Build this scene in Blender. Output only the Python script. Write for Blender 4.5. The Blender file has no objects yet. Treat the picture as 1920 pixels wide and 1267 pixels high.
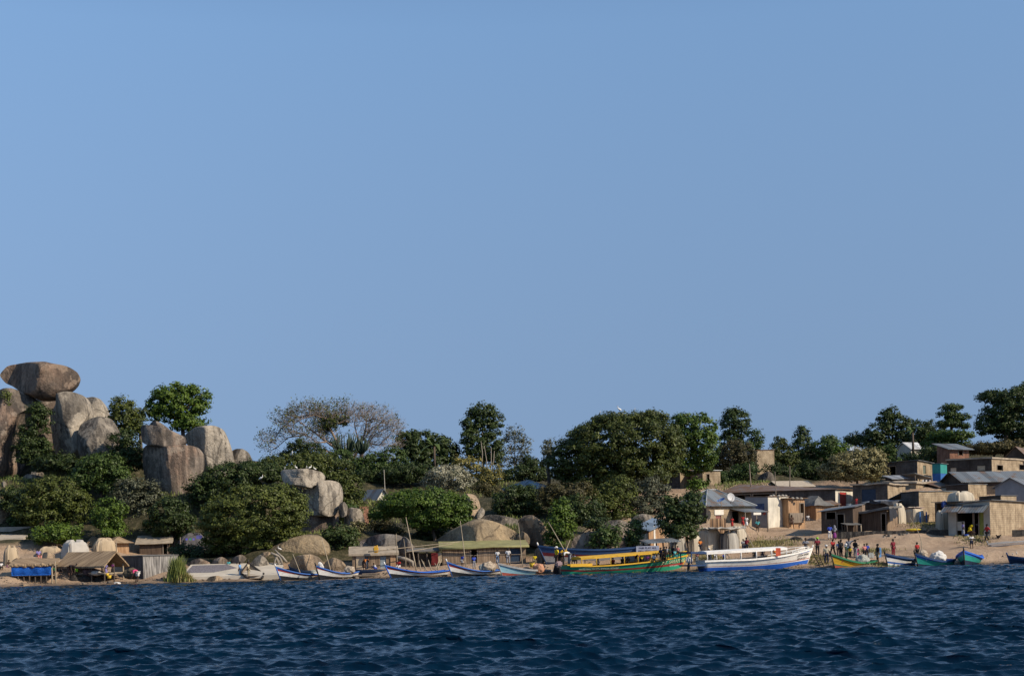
import bpy, bmesh, math, random
import numpy as np
from mathutils import Vector, Matrix, noise
C = bpy.context.scene.collection
rad = math.radians
random.seed(7)
# ------------------------------------------------------------------ camera, sky, sun, exposure
F, HX, HY, ROLL, EYE = 2730.0, 960.0, 1018.0, rad(1.3), 2.86
SC = bpy.context.scene
cam = bpy.data.objects.new('camera', bpy.data.cameras.new('camera')); C.objects.link(cam)
cam.data.sensor_width = 36; cam.data.lens = F/1920*36
cam.data.shift_y = (HY-633.5)/1920
cam.data.clip_end = 5000
cam.matrix_world = Matrix.Translation((0, 0, EYE)) @ Matrix.Rotation(rad(90), 4, 'X') @ Matrix.Rotation(-ROLL, 4, 'Z')
SC.camera = cam
SUN_AZ, SUN_EL = rad(62), rad(34)          # azimuth measured from behind the camera towards the right
sdir = Vector((math.sin(SUN_AZ)*math.cos(SUN_EL), -math.cos(SUN_AZ)*math.cos(SUN_EL), math.sin(SUN_EL)))
W = bpy.data.worlds.new("World"); SC.world = W; W.use_nodes = True
nt = W.node_tree; nt.nodes.clear()
wo = nt.nodes.new('ShaderNodeOutputWorld'); bg = nt.nodes.new('ShaderNodeBackground')
sky = nt.nodes.new('ShaderNodeTexSky'); sky.sky_type = 'NISHITA'; sky.sun_disc = False
sky.sun_elevation = SUN_EL; sky.sun_rotation = math.pi - SUN_AZ
sky.air_density = 1.0; sky.dust_density = 0.3; sky.ozone_density = 3.0; sky.altitude = 1100
tc = nt.nodes.new('ShaderNodeTexCoord')
sp = nt.nodes.new('ShaderNodeSeparateXYZ'); zl = nt.nodes.new('ShaderNodeMath'); zl.operation = 'MULTIPLY_ADD'   # no pale haze band: the clear blue of about 18 degrees reaches down to the horizon
zl.inputs[1].default_value = 0.04; zl.inputs[2].default_value = 0.32
zm = nt.nodes.new('ShaderNodeMath'); zm.operation = 'MAXIMUM'; vm = nt.nodes.new('ShaderNodeCombineXYZ')
nt.links.new(tc.outputs['Generated'], sp.inputs[0]); nt.links.new(sp.outputs[2], zl.inputs[0]); nt.links.new(zl.outputs[0], zm.inputs[0]); nt.links.new(sp.outputs[2], zm.inputs[1])
for i_, s_ in ((0, sp.outputs[0]), (1, sp.outputs[1]), (2, zm.outputs[0])): nt.links.new(s_, vm.inputs[i_])
nrm = nt.nodes.new('ShaderNodeVectorMath'); nrm.operation = 'NORMALIZE'
hs = nt.nodes.new('ShaderNodeHueSaturation'); hs.inputs['Saturation'].default_value = 0.95
nt.links.new(vm.outputs[0], nrm.inputs[0])
nt.links.new(nrm.outputs[0], sky.inputs['Vector']); nt.links.new(sky.outputs[0], hs.inputs['Color'])
hs.inputs['Hue'].default_value = 0.495
for sk_, a_, b_ in (('Saturation', .82, .98), ('Value', .79, .99)):      # the air greys a little towards the horizon
    mr = nt.nodes.new('ShaderNodeMapRange'); mr.inputs['From Min'].default_value = 0; mr.inputs['From Max'].default_value = .34; mr.inputs['To Min'].default_value = a_; mr.inputs['To Max'].default_value = b_
    nt.links.new(sp.outputs[2], mr.inputs['Value']); nt.links.new(mr.outputs[0], hs.inputs[sk_])
nt.links.new(hs.outputs[0], bg.inputs[0]); bg.inputs[1].default_value = 0.15
nt.links.new(bg.outputs[0], wo.inputs[0])
sun = bpy.data.objects.new('sun', bpy.data.lights.new('sun', 'SUN')); C.objects.link(sun)
sun.data.energy = 4.7; sun.data.angle = rad(0.5); sun.data.color = (1, 0.86, 0.68)
sun.rotation_euler = sdir.to_track_quat('Z', 'Y').to_euler()
SC.view_settings.view_transform = 'Standard'; SC.view_settings.look = 'None'
SC.view_settings.exposure = 0.12; SC.view_settings.gamma = 1
# ------------------------------------------------------------------ pixels to places
def uv(px, py):
    du, dv = px-HX, HY-py
    return du*math.cos(ROLL)+dv*math.sin(ROLL), -du*math.sin(ROLL)+dv*math.cos(ROLL)
def at(px, py, Y):
    u, v = uv(px, py)
    return Vector((u/F*Y, Y, EYE+v/F*Y))
# ------------------------------------------------------------------ terrain heights (surveyed points)
GP = [(1548,1041,136),(1550,1058,131.2),(1640,1056,131.5),(1620,1040,137),(1700,1030,139),(1760,1030,139),(1830,1030,138),(1900,1030,138),(1555,1000,151),(1640,996,151),(1700,1000,148),(1565,1012,147),
      (1780,1006,146),(1855,1005,145),(1915,1005,145),(1820,1024,140),(1485,992,160),(1441,988,161),(1421,998,157),(1400,1020,146),(1440,1015,149),(1480,1025,143),(1500,1005,152),(1450,1040,136.5),(1400,1045,136),(1340,1034,140),
      (1290,1040,137),(1580,950,171),(1640,946,168),(1700,982,154),(1760,978,156),(1720,914,180),(1820,935,168),(1900,940,162),(1761,905,186),(1850,905,190),(1434,890,206),(1330,914,194),(1500,925,183),
      (1600,900,200),(1400,905,190),(1360,980,155),(1250,960,168),(1260,918,192),(1150,1000,150),(1090,1032,140),(1100,1050,134.5),(1000,1058,134),(900,1056,136),(760,1064,134),(700,1066,134),(600,1070,134),
      (560,1070,133),(430,1067,135),(360,1068,135),(440,1086,131),(380,1086,131),(520,1084,131.5),(300,1086,132),(200,1092,131.5),(60,1094,131),(0,1080,133),(100,1062,137),(10,1062,138),(160,1050,141),(60,1050,142),(30,1012,152),
      (150,1028,146),(300,1040,146),(400,1045,142),(100,985,156),(0,900,172),(60,900,168),(200,862,174),(340,925,160),(450,905,166),(560,1000,147),(640,995,148),(520,1030,140),(700,985,158),(700,940,176),(760,1010,146),
      (820,1015,146),(880,970,160),(930,905,196),(1000,930,176),(930,985,150),(1040,985,152),(800,905,196),(620,880,200),(560,900,190),(60,850,178),(120,838,179),(180,835,179),(235,838,179),(300,850,178),(370,860,178),(430,868,180),(-40,830,180),(1100,930,178),(1200,925,178)]
gx, gy, gh = [], [], []
for px, py, Y in GP:
    p = at(px, py, Y); gx.append(p.x); gy.append(p.y); gh.append(p.z)
for x in list(range(-70, 71, 7)):
    for Y, z in ((130.4, 0.0), (127.5, -.55), (122, -2)):
        gx.append(x); gy.append(Y); gh.append(z)
for x, y, z in ((-70,235,14),(-62,205,14.5),(-45,240,14),(-20,240,13.5),(5,240,13),(25,240,14),(45,240,16.5),(65,240,17),(85,240,17),(90,200,12),(85,165,5),(80,140,1.5),(-85,200,15),(-80,165,9),(-75,140,2.5),(-60,205,15),
                (-150,150,3),(150,150,3),(-150,230,12),(150,230,15),(0,330,14),(-150,330,14),(150,330,16),(-300,130.5,0),(300,130.5,0),(-220,130.5,0),(220,130.5,0),(-150,130.5,0),(150,130.5,0),(-105,130.5,0),(105,130.5,0),(-300,124,-2),(300,124,-2),(-150,124,-2),(150,124,-2),(400,400,14),(-400,400,14)):
    gx.append(x); gy.append(y); gh.append(z)
gx, gy, gh = map(np.array, (gx, gy, gh))
def gzs(x, y):
    x = np.atleast_1d(np.asarray(x, float)); y = np.atleast_1d(np.asarray(y, float)); o = np.empty(len(x))
    for i in range(0, len(x), 20000):
        X, Yy = x[i:i+20000, None], y[i:i+20000, None]
        w = 1/((X-gx)**2+(1.3*(Yy-gy))**2+.6)**2
        o[i:i+20000] = (w*gh).sum(1)/w.sum(1)
    o += .06*np.sin(x*1.1+y*.7)*np.sin(y*.9-x*.4)+.03*np.sin(x*2.7-y*1.9)
    return o
def gz(x, y): return float(gzs(x, y)[0])
HY_ = np.arange(127, 300, .2)
def hit(px, py):
    u, v = uv(px, py)
    d = EYE+v/F*HY_-gzs(u/F*HY_, HY_)
    i = np.where(d <= 0)[0]
    Y = HY_[i[0]] if len(i) else 150
    return Vector((u/F*Y, Y, EYE+v/F*Y))
# ------------------------------------------------------------------ materials
MATS = {}
def nmat(name):
    m = bpy.data.materials.new(name); m.use_nodes = True
    n = m.node_tree; b = n.nodes['Principled BSDF']; b.inputs['Specular IOR Level'].default_value = .25
    return m, n, b
def N(n, t, **k):
    x = n.nodes.new(t)
    for a, v in k.items(): setattr(x, a, v)
    return x
def coords(n, scale, world=False):
    if world: s = N(n, 'ShaderNodeNewGeometry').outputs['Position']
    else: s = N(n, 'ShaderNodeTexCoord').outputs['Object']
    v = N(n, 'ShaderNodeVectorMath', operation='MULTIPLY'); v.inputs[1].default_value = scale
    n.links.new(s, v.inputs[0]); return v.outputs[0]
def ramp(n, src, stops):
    r = N(n, 'ShaderNodeValToRGB'); n.links.new(src, r.inputs[0])
    e = r.color_ramp.elements
    while len(e) < len(stops): e.new(.5)
    for q, (p, c) in zip(e, stops): q.position = p; q.color = (*c, 1) if len(c) == 3 else (c[0], c[0], c[0], 1)
    return r.outputs[0]
def noi(n, vec, scale, detail=4, rough=.55):
    t = N(n, 'ShaderNodeTexNoise'); t.inputs['Scale'].default_value = scale; t.inputs['Detail'].default_value = detail
    t.inputs['Roughness'].default_value = rough; n.links.new(vec, t.inputs['Vector']); return t.outputs['Fac']
def mixc(n, f, a, b, mode='MIX'):
    m = N(n, 'ShaderNodeMix', data_type='RGBA', blend_type=mode)
    for s, i in ((f, 0), (a, 6), (b, 7)):
        if hasattr(s, 'links'): n.links.new(s, m.inputs[i])
        else: m.inputs[i].default_value = s if i == 0 else (*s, 1)
    return m.outputs[2]
def bump(n, b, h, dist, st=.6):
    u = N(n, 'ShaderNodeBump'); u.inputs['Distance'].default_value = dist; u.inputs['Strength'].default_value = st
    n.links.new(h, u.inputs['Height']); n.links.new(u.outputs[0], b.inputs['Normal'])
def sh(c, f): return tuple(min(1, x*f) for x in c)
def plain(name, col, rough=.75, var=.3, scale=3., bmp=.02, sc=(1, 1, 1)):
    if name in MATS: return MATS[name]
    m, n, b = nmat(name); v = coords(n, sc)
    f = noi(n, v, scale, 5)
    n.links.new(ramp(n, f, [(.3, sh(col, 1-var)), (.7, sh(col, 1+var*.6))]), b.inputs['Base Color'])
    b.inputs['Roughness'].default_value = rough
    if bmp: bump(n, b, noi(n, v, scale*3, 3), bmp)
    MATS[name] = m; return m
def paint(name, col):            # weathered boat paint: scuffs and bare wood showing through
    if name in MATS: return MATS[name]
    m, n, b = nmat(name); v = coords(n, (1, 1, 2.5))
    f = noi(n, v, 2.2, 8, .7)
    c = ramp(n, f, [(.33, sh(col, .7)), (.5, col), (.75, sh(col, 1.12))])
    f2 = noi(n, coords(n, (1.2, 1.2, 6)), 4, 6, .7)
    k = ramp(n, f2, [(.63, (0,)), (.68, (.75,))])
    n.links.new(mixc(n, k, c, (.23, .18, .13)), b.inputs['Base Color'])
    b.inputs['Roughness'].default_value = .5; bump(n, b, f2, .01)
    MATS[name] = m; return m
def streak(name, c1, c2, k=9, rough=.85, bmp=.03, rows=0, cut=(.3, .7)):     # upright reeds, poles, planks
    if name in MATS: return MATS[name]
    m, n, b = nmat(name)
    s = N(n, 'ShaderNodeSeparateXYZ'); n.links.new(N(n, 'ShaderNodeTexCoord').outputs['Object'], s.inputs[0])
    a = N(n, 'ShaderNodeMath', operation='ADD'); n.links.new(s.outputs[0], a.inputs[0]); n.links.new(s.outputs[1], a.inputs[1])
    q = N(n, 'ShaderNodeCombineXYZ'); n.links.new(a.outputs[0], q.inputs[0]); n.links.new(s.outputs[2], q.inputs[1])
    v = N(n, 'ShaderNodeVectorMath', operation='MULTIPLY'); v.inputs[1].default_value = (k, .35, 1); n.links.new(q.outputs[0], v.inputs[0])
    f = noi(n, v.outputs[0], 1.3, 4, .6)
    c = ramp(n, f, [(cut[0], c1), (cut[1], c2)])
    v2 = N(n, 'ShaderNodeVectorMath', operation='MULTIPLY'); v2.inputs[1].default_value = (.9, .9, 1); n.links.new(q.outputs[0], v2.inputs[0])
    c = mixc(n, .45, c, ramp(n, noi(n, v2.outputs[0], .9, 4), [(.35, (.45, .42, .4)), (.65, (1, 1, 1))]), 'MULTIPLY')
    n.links.new(c, b.inputs['Base Color']); b.inputs['Roughness'].default_value = rough; bump(n, b, f, bmp, .9)
    MATS[name] = m; return m
def blocks(name, c1, c2, mortar, bw=.42, bh=.2, bmp=.015):
    if name in MATS: return MATS[name]
    m, n, b = nmat(name)
    s = N(n, 'ShaderNodeSeparateXYZ'); n.links.new(N(n, 'ShaderNodeTexCoord').outputs['Object'], s.inputs[0])
    a = N(n, 'ShaderNodeMath', operation='ADD'); n.links.new(s.outputs[0], a.inputs[0]); n.links.new(s.outputs[1], a.inputs[1])
    q = N(n, 'ShaderNodeCombineXYZ'); n.links.new(a.outputs[0], q.inputs[0]); n.links.new(s.outputs[2], q.inputs[1])
    t = N(n, 'ShaderNodeTexBrick'); n.links.new(q.outputs[0], t.inputs['Vector'])
    t.inputs['Color1'].default_value = (*c1, 1); t.inputs['Color2'].default_value = (*c2, 1); t.inputs['Mortar'].default_value = (*mortar, 1)
    t.inputs['Scale'].default_value = 1; t.inputs['Brick Width'].default_value = bw; t.inputs['Row Height'].default_value = bh; t.inputs['Mortar Size'].default_value = .018
    f = noi(n, q.outputs[0], .8, 6, .65)
    c = mixc(n, .85, t.outputs['Color'], ramp(n, f, [(.3, (.42, .39, .36)), (.6, (1, 1, 1))]), 'MULTIPLY')
    dq = N(n, 'ShaderNodeVectorMath', operation='MULTIPLY'); dq.inputs[1].default_value = (2.2, .22, 1); n.links.new(q.outputs[0], dq.inputs[0])
    c = mixc(n, .7, c, ramp(n, noi(n, dq.outputs[0], 1.2, 4, .6), [(.36, (.55, .52, .5)), (.55, (1, 1, 1))]), 'MULTIPLY')
    n.links.new(c, b.inputs['Base Color']); b.inputs['Roughness'].default_value = .9; bump(n, b, t.outputs['Fac'], -bmp)
    MATS[name] = m; return m
def tin(name, col, axis, rust=.0, per=.28):       # corrugated sheets: ridges every few inches, sheet joints, rust
    if name in MATS: return MATS[name]
    m, n, b = nmat(name); o = N(n, 'ShaderNodeTexCoord').outputs['Object']
    s = N(n, 'ShaderNodeSeparateXYZ'); n.links.new(o, s.inputs[0]); ax = s.outputs[axis]
    k = N(n, 'ShaderNodeMath', operation='MULTIPLY'); k.inputs[1].default_value = 6.283/per; n.links.new(ax, k.inputs[0])
    w = N(n, 'ShaderNodeMath', operation='SINE'); n.links.new(k.outputs[0], w.inputs[0])
    d = N(n, 'ShaderNodeMath', operation='MULTIPLY'); d.inputs[1].default_value = 1.15; n.links.new(ax, d.inputs[0])
    fl = N(n, 'ShaderNodeMath', operation='FLOOR'); n.links.new(d.outputs[0], fl.inputs[0])
    wn = N(n, 'ShaderNodeTexWhiteNoise', noise_dimensions='1D'); n.links.new(fl.outputs[0], wn.inputs['W'])
    c = ramp(n, wn.outputs['Value'], [(0, sh(col, .62)), (1, sh(col, 1.2))])
    f = noi(n, coords(n, (1, 1, 1)), .9, 6, .65)
    c = mixc(n, ramp(n, f, [(.62-rust*.4, (0,)), (.75-rust*.3, (1,))]), c, (.20, .115, .06))
    n.links.new(c, b.inputs['Base Color']); b.inputs['Roughness'].default_value = .5; b.inputs['Metallic'].default_value = .35
    bump(n, b, w.outputs[0], .02, .8); MATS[name] = m; return m
def rockmat(name, c1, c2, dark=.55, dk=(.045, .04, .036), tint=None, sx=1.3):
    if name in MATS: return MATS[name]
    m, n, b = nmat(name)
    v1 = coords(n, (1, 1, 1), True)
    c = ramp(n, noi(n, v1, .35, 6, .6), [(.35, c1), (.65, c2)])
    if tint: c = mixc(n, ramp(n, noi(n, v1, .25, 3), [(.48, (0,)), (.62, (.8,))]), c, tint)
    vs = coords(n, (sx, sx, .2), True)
    st = noi(n, vs, 1.1, 5, .65)
    c = mixc(n, ramp(n, st, [(1-dark-.06, (0,)), (1-dark+.08, (.7,))]), c, dk)
    st2 = noi(n, coords(n, (sx*1.9, sx*1.9, .15), True), 1.6, 3, .5)
    c = mixc(n, ramp(n, st2, [(.66, (0,)), (.74, (.4,))]), c, (.44, .39, .32))
    big = noi(n, coords(n, (1, 1, .55), True), .17, 4, .6)
    c = mixc(n, ramp(n, big, [(.50, (0,)), (.62, (.62,))]), c, dk)
    sp = noi(n, v1, 3.2, 6, .7)
    c = mixc(n, .7, c, ramp(n, sp, [(.32, (.5, .48, .46)), (.6, (1, 1, 1))]), 'MULTIPLY')
    wp = N(n, 'ShaderNodeTexNoise'); wp.inputs['Scale'].default_value = .5; n.links.new(v1, wp.inputs['Vector'])
    wa = N(n, 'ShaderNodeVectorMath', operation='MULTIPLY_ADD'); wa.inputs[1].default_value = (1.6, 1.6, 1.6); n.links.new(wp.outputs['Color'], wa.inputs[0]); n.links.new(v1, wa.inputs[2])
    vo = N(n, 'ShaderNodeTexVoronoi', feature='DISTANCE_TO_EDGE'); vo.inputs['Scale'].default_value = .13; n.links.new(wa.outputs[0], vo.inputs['Vector'])      # joints in the granite
    cr = ramp(n, vo.outputs['Distance'], [(.0, (.6,)), (.014, (0,))])
    c = mixc(n, cr, c, (.018, .016, .015))
    fk = ramp(n, noi(n, v1, .55, 5, .62), [(.57, (0,)), (.585, (1,))])                     # flaked patches of fresher stone
    fm = N(n, 'ShaderNodeMath', operation='MULTIPLY'); fm.inputs[1].default_value = .45; n.links.new(fk, fm.inputs[0])
    c = mixc(n, fm.outputs[0], c, sh(c1, 1.15))
    n.links.new(c, b.inputs['Base Color']); b.inputs['Roughness'].default_value = .92
    ad = N(n, 'ShaderNodeMath', operation='ADD'); n.links.new(sp, ad.inputs[0]); n.links.new(noi(n, v1, .8, 4), ad.inputs[1])
    bump(n, b, ad.outputs[0], .22, .75); MATS[name] = m; return m
def leafmat(name, dark, light, trans=.14):
    if name in MATS: return MATS[name]
    m = bpy.data.materials.new(name); m.use_nodes = True; n = m.node_tree; n.nodes.clear()
    out = N(n, 'ShaderNodeOutputMaterial'); a = N(n, 'ShaderNodeAttribute', attribute_name='v')
    c = ramp(n, a.outputs['Fac'], [(0, dark), (1, light)])
    p = N(n, 'ShaderNodeBsdfPrincipled'); p.inputs['Roughness'].default_value = .55; p.inputs['Specular IOR Level'].default_value = .3
    t = N(n, 'ShaderNodeBsdfTranslucent'); mx = N(n, 'ShaderNodeMixShader'); mx.inputs[0].default_value = trans
    n.links.new(c, p.inputs['Base Color']); n.links.new(c, t.inputs['Color'])
    n.links.new(p.outputs[0], mx.inputs[1]); n.links.new(t.outputs[0], mx.inputs[2]); n.links.new(mx.outputs[0], out.inputs[0])
    MATS[name] = m; return m
# ------------------------------------------------------------------ object helpers
def tag(o, label=None, cat=None, group=None, kind=None):
    if label: o['label'] = label
    if cat: o['category'] = cat
    if group: o['group'] = group
    if kind: o['kind'] = kind
    return o
def empty(name, loc, rz=0, label=None, cat=None, group=None):
    o = bpy.data.objects.new(name, None); C.objects.link(o); o.location = loc; o.rotation_euler = (0, 0, rz); o.empty_display_size = .2
    return tag(o, label, cat, group)
def link(name, me, m, parent=None, loc=None):
    o = bpy.data.objects.new(name, me); C.objects.link(o)
    for q in (m if isinstance(m, (list, tuple)) else [m]):
        if q is not None: me.materials.append(q)
    if parent is not None: o.parent = parent
    if loc is not None: o.location = loc
    return o
def raw(name, vs, fs, smooth=False):
    me = bpy.data.meshes.new(name); me.from_pydata([tuple(v) for v in vs], [], fs); me.update()
    if smooth: me.polygons.foreach_set('use_smooth', [True]*len(me.polygons))
    return me
class MB:
    def __init__(s): s.b = bmesh.new()
    def box(s, c, d, rz=0, rx=0, ry=0, mi=0):
        M = Matrix.Translation(c) @ Matrix.Rotation(rz, 4, 'Z') @ Matrix.Rotation(rx, 4, 'X') @ Matrix.Rotation(ry, 4, 'Y') @ Matrix.Diagonal((d[0], d[1], d[2], 1))
        g = bmesh.ops.create_cube(s.b, size=1, matrix=M)
        if mi:
            for v in g['verts']:
                for f in v.link_faces: f.material_index = mi
        return s
    def tube(s, pts, rs, n=7, mi=0, cap=True):
        pts = [Vector(p) for p in pts]
        if not isinstance(rs, (list, tuple)): rs = [rs]*len(pts)
        rings = []
        for i, p in enumerate(pts):
            d = (pts[min(i+1, len(pts)-1)]-pts[max(i-1, 0)]).normalized()
            a = d.cross(Vector((0, 1, .01)) if abs(d.y) < .9 else Vector((1, 0, 0))).normalized(); b = d.cross(a)
            rings.append([s.b.verts.new(p+(a*math.cos(6.2832*k/n)+b*math.sin(6.2832*k/n))*rs[i]) for k in range(n)])
        for r0, r1 in zip(rings, rings[1:]):
            for k in range(n):
                f = s.b.faces.new((r0[k], r0[(k+1) % n], r1[(k+1) % n], r1[k])); f.smooth = True; f.material_index = mi
        if cap:
            for r in (rings[0], rings[-1]):
                f = s.b.faces.new(r); f.material_index = mi
        return s
    def face(s, pts, mi=0):
        f = s.b.faces.new([s.b.verts.new(p) for p in pts]); f.material_index = mi; return s
    def slab(s, pts, th, mi=0):          # a plate: polygon thickened downward
        a = [s.b.verts.new(p) for p in pts]; b = [s.b.verts.new(Vector(p)-Vector((0, 0, th))) for p in pts]; n = len(pts)
        for f in [a, b[::-1]]+[[a[i], b[i], b[(i+1) % n], a[(i+1) % n]] for i in range(n)]:
            q = s.b.faces.new(f); q.material_index = mi
        return s
    def ball(s, c, r, sub=2, sc=(1, 1, 1), mi=0):
        M = Matrix.Translation(c) @ Matrix.Diagonal((sc[0], sc[1], sc[2], 1))
        g = bmesh.ops.create_icosphere(s.b, subdivisions=sub, radius=r, matrix=M)
        for v in g['verts']:
            for f in v.link_faces: f.smooth = True; f.material_index = mi
        return s
    def rough(s, amp, fr, sub=0):
        if sub: bmesh.ops.subdivide_edges(s.b, edges=s.b.edges[:], cuts=sub, use_grid_fill=True)
        for v in s.b.verts: v.co += noise.noise_vector(v.co*fr+Vector((3, 7, 1)))*amp
        return s
    def out(s, name, m, parent=None, loc=None):
        bmesh.ops.recalc_face_normals(s.b, faces=s.b.faces[:])
        me = bpy.data.meshes.new(name); s.b.to_mesh(me); s.b.free()
        return link(name, me, m, parent, loc)
def solo(name, mb, m, loc, label, cat, group=None):     # a thing that is one mesh: built round its own base
    return tag(mb.out(name, m, None, loc), label, cat, group)
# ------------------------------------------------------------------ setting: ground and lake
def gridmesh(name, xs, ys, fz):
    X, Yv = np.meshgrid(xs, ys); z = fz(X.ravel(), Yv.ravel())
    co = np.stack([X.ravel(), Yv.ravel(), z], 1); return gridfrom(name, co, len(xs), len(ys))
def gridfrom(name, co, nx, ny):
    i = np.arange(nx*ny).reshape(ny, nx)
    q = np.stack([i[:-1, :-1], i[:-1, 1:], i[1:, 1:], i[1:, :-1]], -1).reshape(-1, 4)
    me = bpy.data.meshes.new(name); me.vertices.add(len(co)); me.vertices.foreach_set('co', co.astype(np.float32).ravel())
    me.loops.add(q.size); me.loops.foreach_set('vertex_index', q.ravel().astype(np.int32))
    me.polygons.add(len(q)); me.polygons.foreach_set('loop_start', np.arange(0, q.size, 4, dtype=np.int32))
    me.polygons.foreach_set('use_smooth', np.ones(len(q), bool)); me.update(calc_edges=True); return me
xs = np.concatenate([np.linspace(-420, -80, 30), np.arange(-78, 78.1, .45), np.linspace(80, 420, 30)])
ys = np.concatenate([np.arange(124, 200, .45), np.arange(200, 262, 1.2), np.linspace(264, 900, 30)])
me = gridmesh('ground', xs, ys, gzs)
co = np.empty(len(me.vertices)*3, np.float32); me.vertices.foreach_get('co', co); co = co.reshape(-1, 3)
u_ = HX+co[:, 0]/co[:, 1]*F
green = np.clip((1180-u_)/160, 0, 1)*np.where(u_ < 345, np.clip((co[:, 2]-2.8)/2.5, .0, 1), np.clip((co[:, 2]-.9)/1.2, 0, 1))+np.clip((co[:, 2]-8)/4, 0, 1)
at_ = me.attributes.new('green', 'FLOAT', 'POINT'); at_.data.foreach_set('value', np.clip(green, 0, 1).astype(np.float32))
m, n, b = nmat('ground'); v = coords(n, (1, 1, 1), True)
g1 = noi(n, v, .22, 5, .6); g2 = noi(n, v, 1.6, 6, .7); g3 = noi(n, v, 9, 4, .6)
sand = ramp(n, g1, [(.35, (.34, .235, .155)), (.65, (.47, .345, .235))])
sand = mixc(n, .8, sand, ramp(n, g2, [(.3, (.62, .6, .58)), (.6, (1, 1, 1))]), 'MULTIPLY')
dirt = ramp(n, g2, [(.35, (.03, .03, .015)), (.52, (.06, .055, .026)), (.7, (.16, .125, .08))])  # dark soil and plants, also painted shade in the gap between the huts
a = N(n, 'ShaderNodeAttribute', attribute_name='green')
ad = N(n, 'ShaderNodeMath', operation='ADD'); n.links.new(a.outputs['Fac'], ad.inputs[0])
sb = N(n, 'ShaderNodeMath', operation='MULTIPLY_ADD'); n.links.new(g1, sb.inputs[0]); sb.inputs[1].default_value = .8; sb.inputs[2].default_value = -.4
n.links.new(sb.outputs[0], ad.inputs[1])
c = mixc(n, ramp(n, ad.outputs[0], [(.35, (0,)), (.6, (1,))]), sand, dirt)
sz = N(n, 'ShaderNodeSeparateXYZ'); n.links.new(N(n, 'ShaderNodeNewGeometry').outputs['Position'], sz.inputs[0])
c = mixc(n, ramp(n, sz.outputs[2], [(.02, (.8,)), (.3, (0,))]), c, (.11, .08, .055))          # wet sand at the water's edge
n.links.new(c, b.inputs['Base Color']); b.inputs['Roughness'].default_value = .95
ad2 = N(n, 'ShaderNodeMath', operation='ADD'); n.links.new(g2, ad2.inputs[0]); n.links.new(g3, ad2.inputs[1]); bump(n, b, ad2.outputs[0], .18, .8)
tag(link('ground', me, m), 'sandy beach rising to a bushy hillside behind the lake', 'ground', kind='structure')

R = np.random.default_rng(3)
ks = np.concatenate([np.linspace(-1.1, -.42, 170)[:-1], np.linspace(-.42, .42, 1200), np.linspace(.42, 1.1, 170)[1:]]); yy = 17*(131.5/17)**np.linspace(0, 1, 1100)
K, Yv = np.meshgrid(ks, yy); X = (K*Yv).ravel(); Yq = Yv.ravel(); Z = np.zeros_like(X); DX = np.zeros_like(X); DY = np.zeros_like(X)
sp = np.repeat(np.gradient(yy), len(ks))
for i in range(90):
    lam = .22*(1.8/.22)**(R.random()**.9); kk = 2*math.pi/lam; th = rad(80)+R.normal()*.36; ph = R.random()*6.28
    amp = .0150*lam**.95*(1 if lam < 1.2 else .8)
    env = np.clip((lam/np.maximum(sp, .03)-1.7)/1.4, 0, 1)*(.65+.35*np.sin(X*.11*(1+.3*math.sin(i))+i)*np.sin(Yq*.13+i*2.1))
    a = kk*(math.cos(th)*X+math.sin(th)*Yq)+ph
    Z += amp*env*np.sin(a); DX += amp*env*np.cos(a)*math.cos(th); DY += amp*env*np.cos(a)*math.sin(th)
edge = np.clip((131.5-Yq)/6, .5, 1); Z *= edge
me = gridfrom('water', np.stack([X+DX, Yq+DY, Z], 1), len(ks), len(yy))
vs = [(-700,-300,-.4),(700,-300,-.4),(700,131,-.4),(-700,131,-.4)]
bm = bmesh.new(); bm.from_mesh(me); q = bm.faces.new([bm.verts.new(p) for p in vs]); q.smooth = True; bm.to_mesh(me); bm.free()
m, n, b = nmat('water'); v = coords(n, (1, 1, 1), True)
b.inputs['Base Color'].default_value = (.0002, .0108, .027, 1); b.inputs['Roughness'].default_value = .04; b.inputs['IOR'].default_value = 1.333
b.inputs['Specular IOR Level'].default_value = .33
w1 = noi(n, coords(n, (.8, 1.5, 1), True), 4.5, 5, .6); bump(n, b, w1, .05, .7)
tag(link('water', me, m), 'dark blue choppy lake water in the foreground', 'lake', kind='structure')
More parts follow.
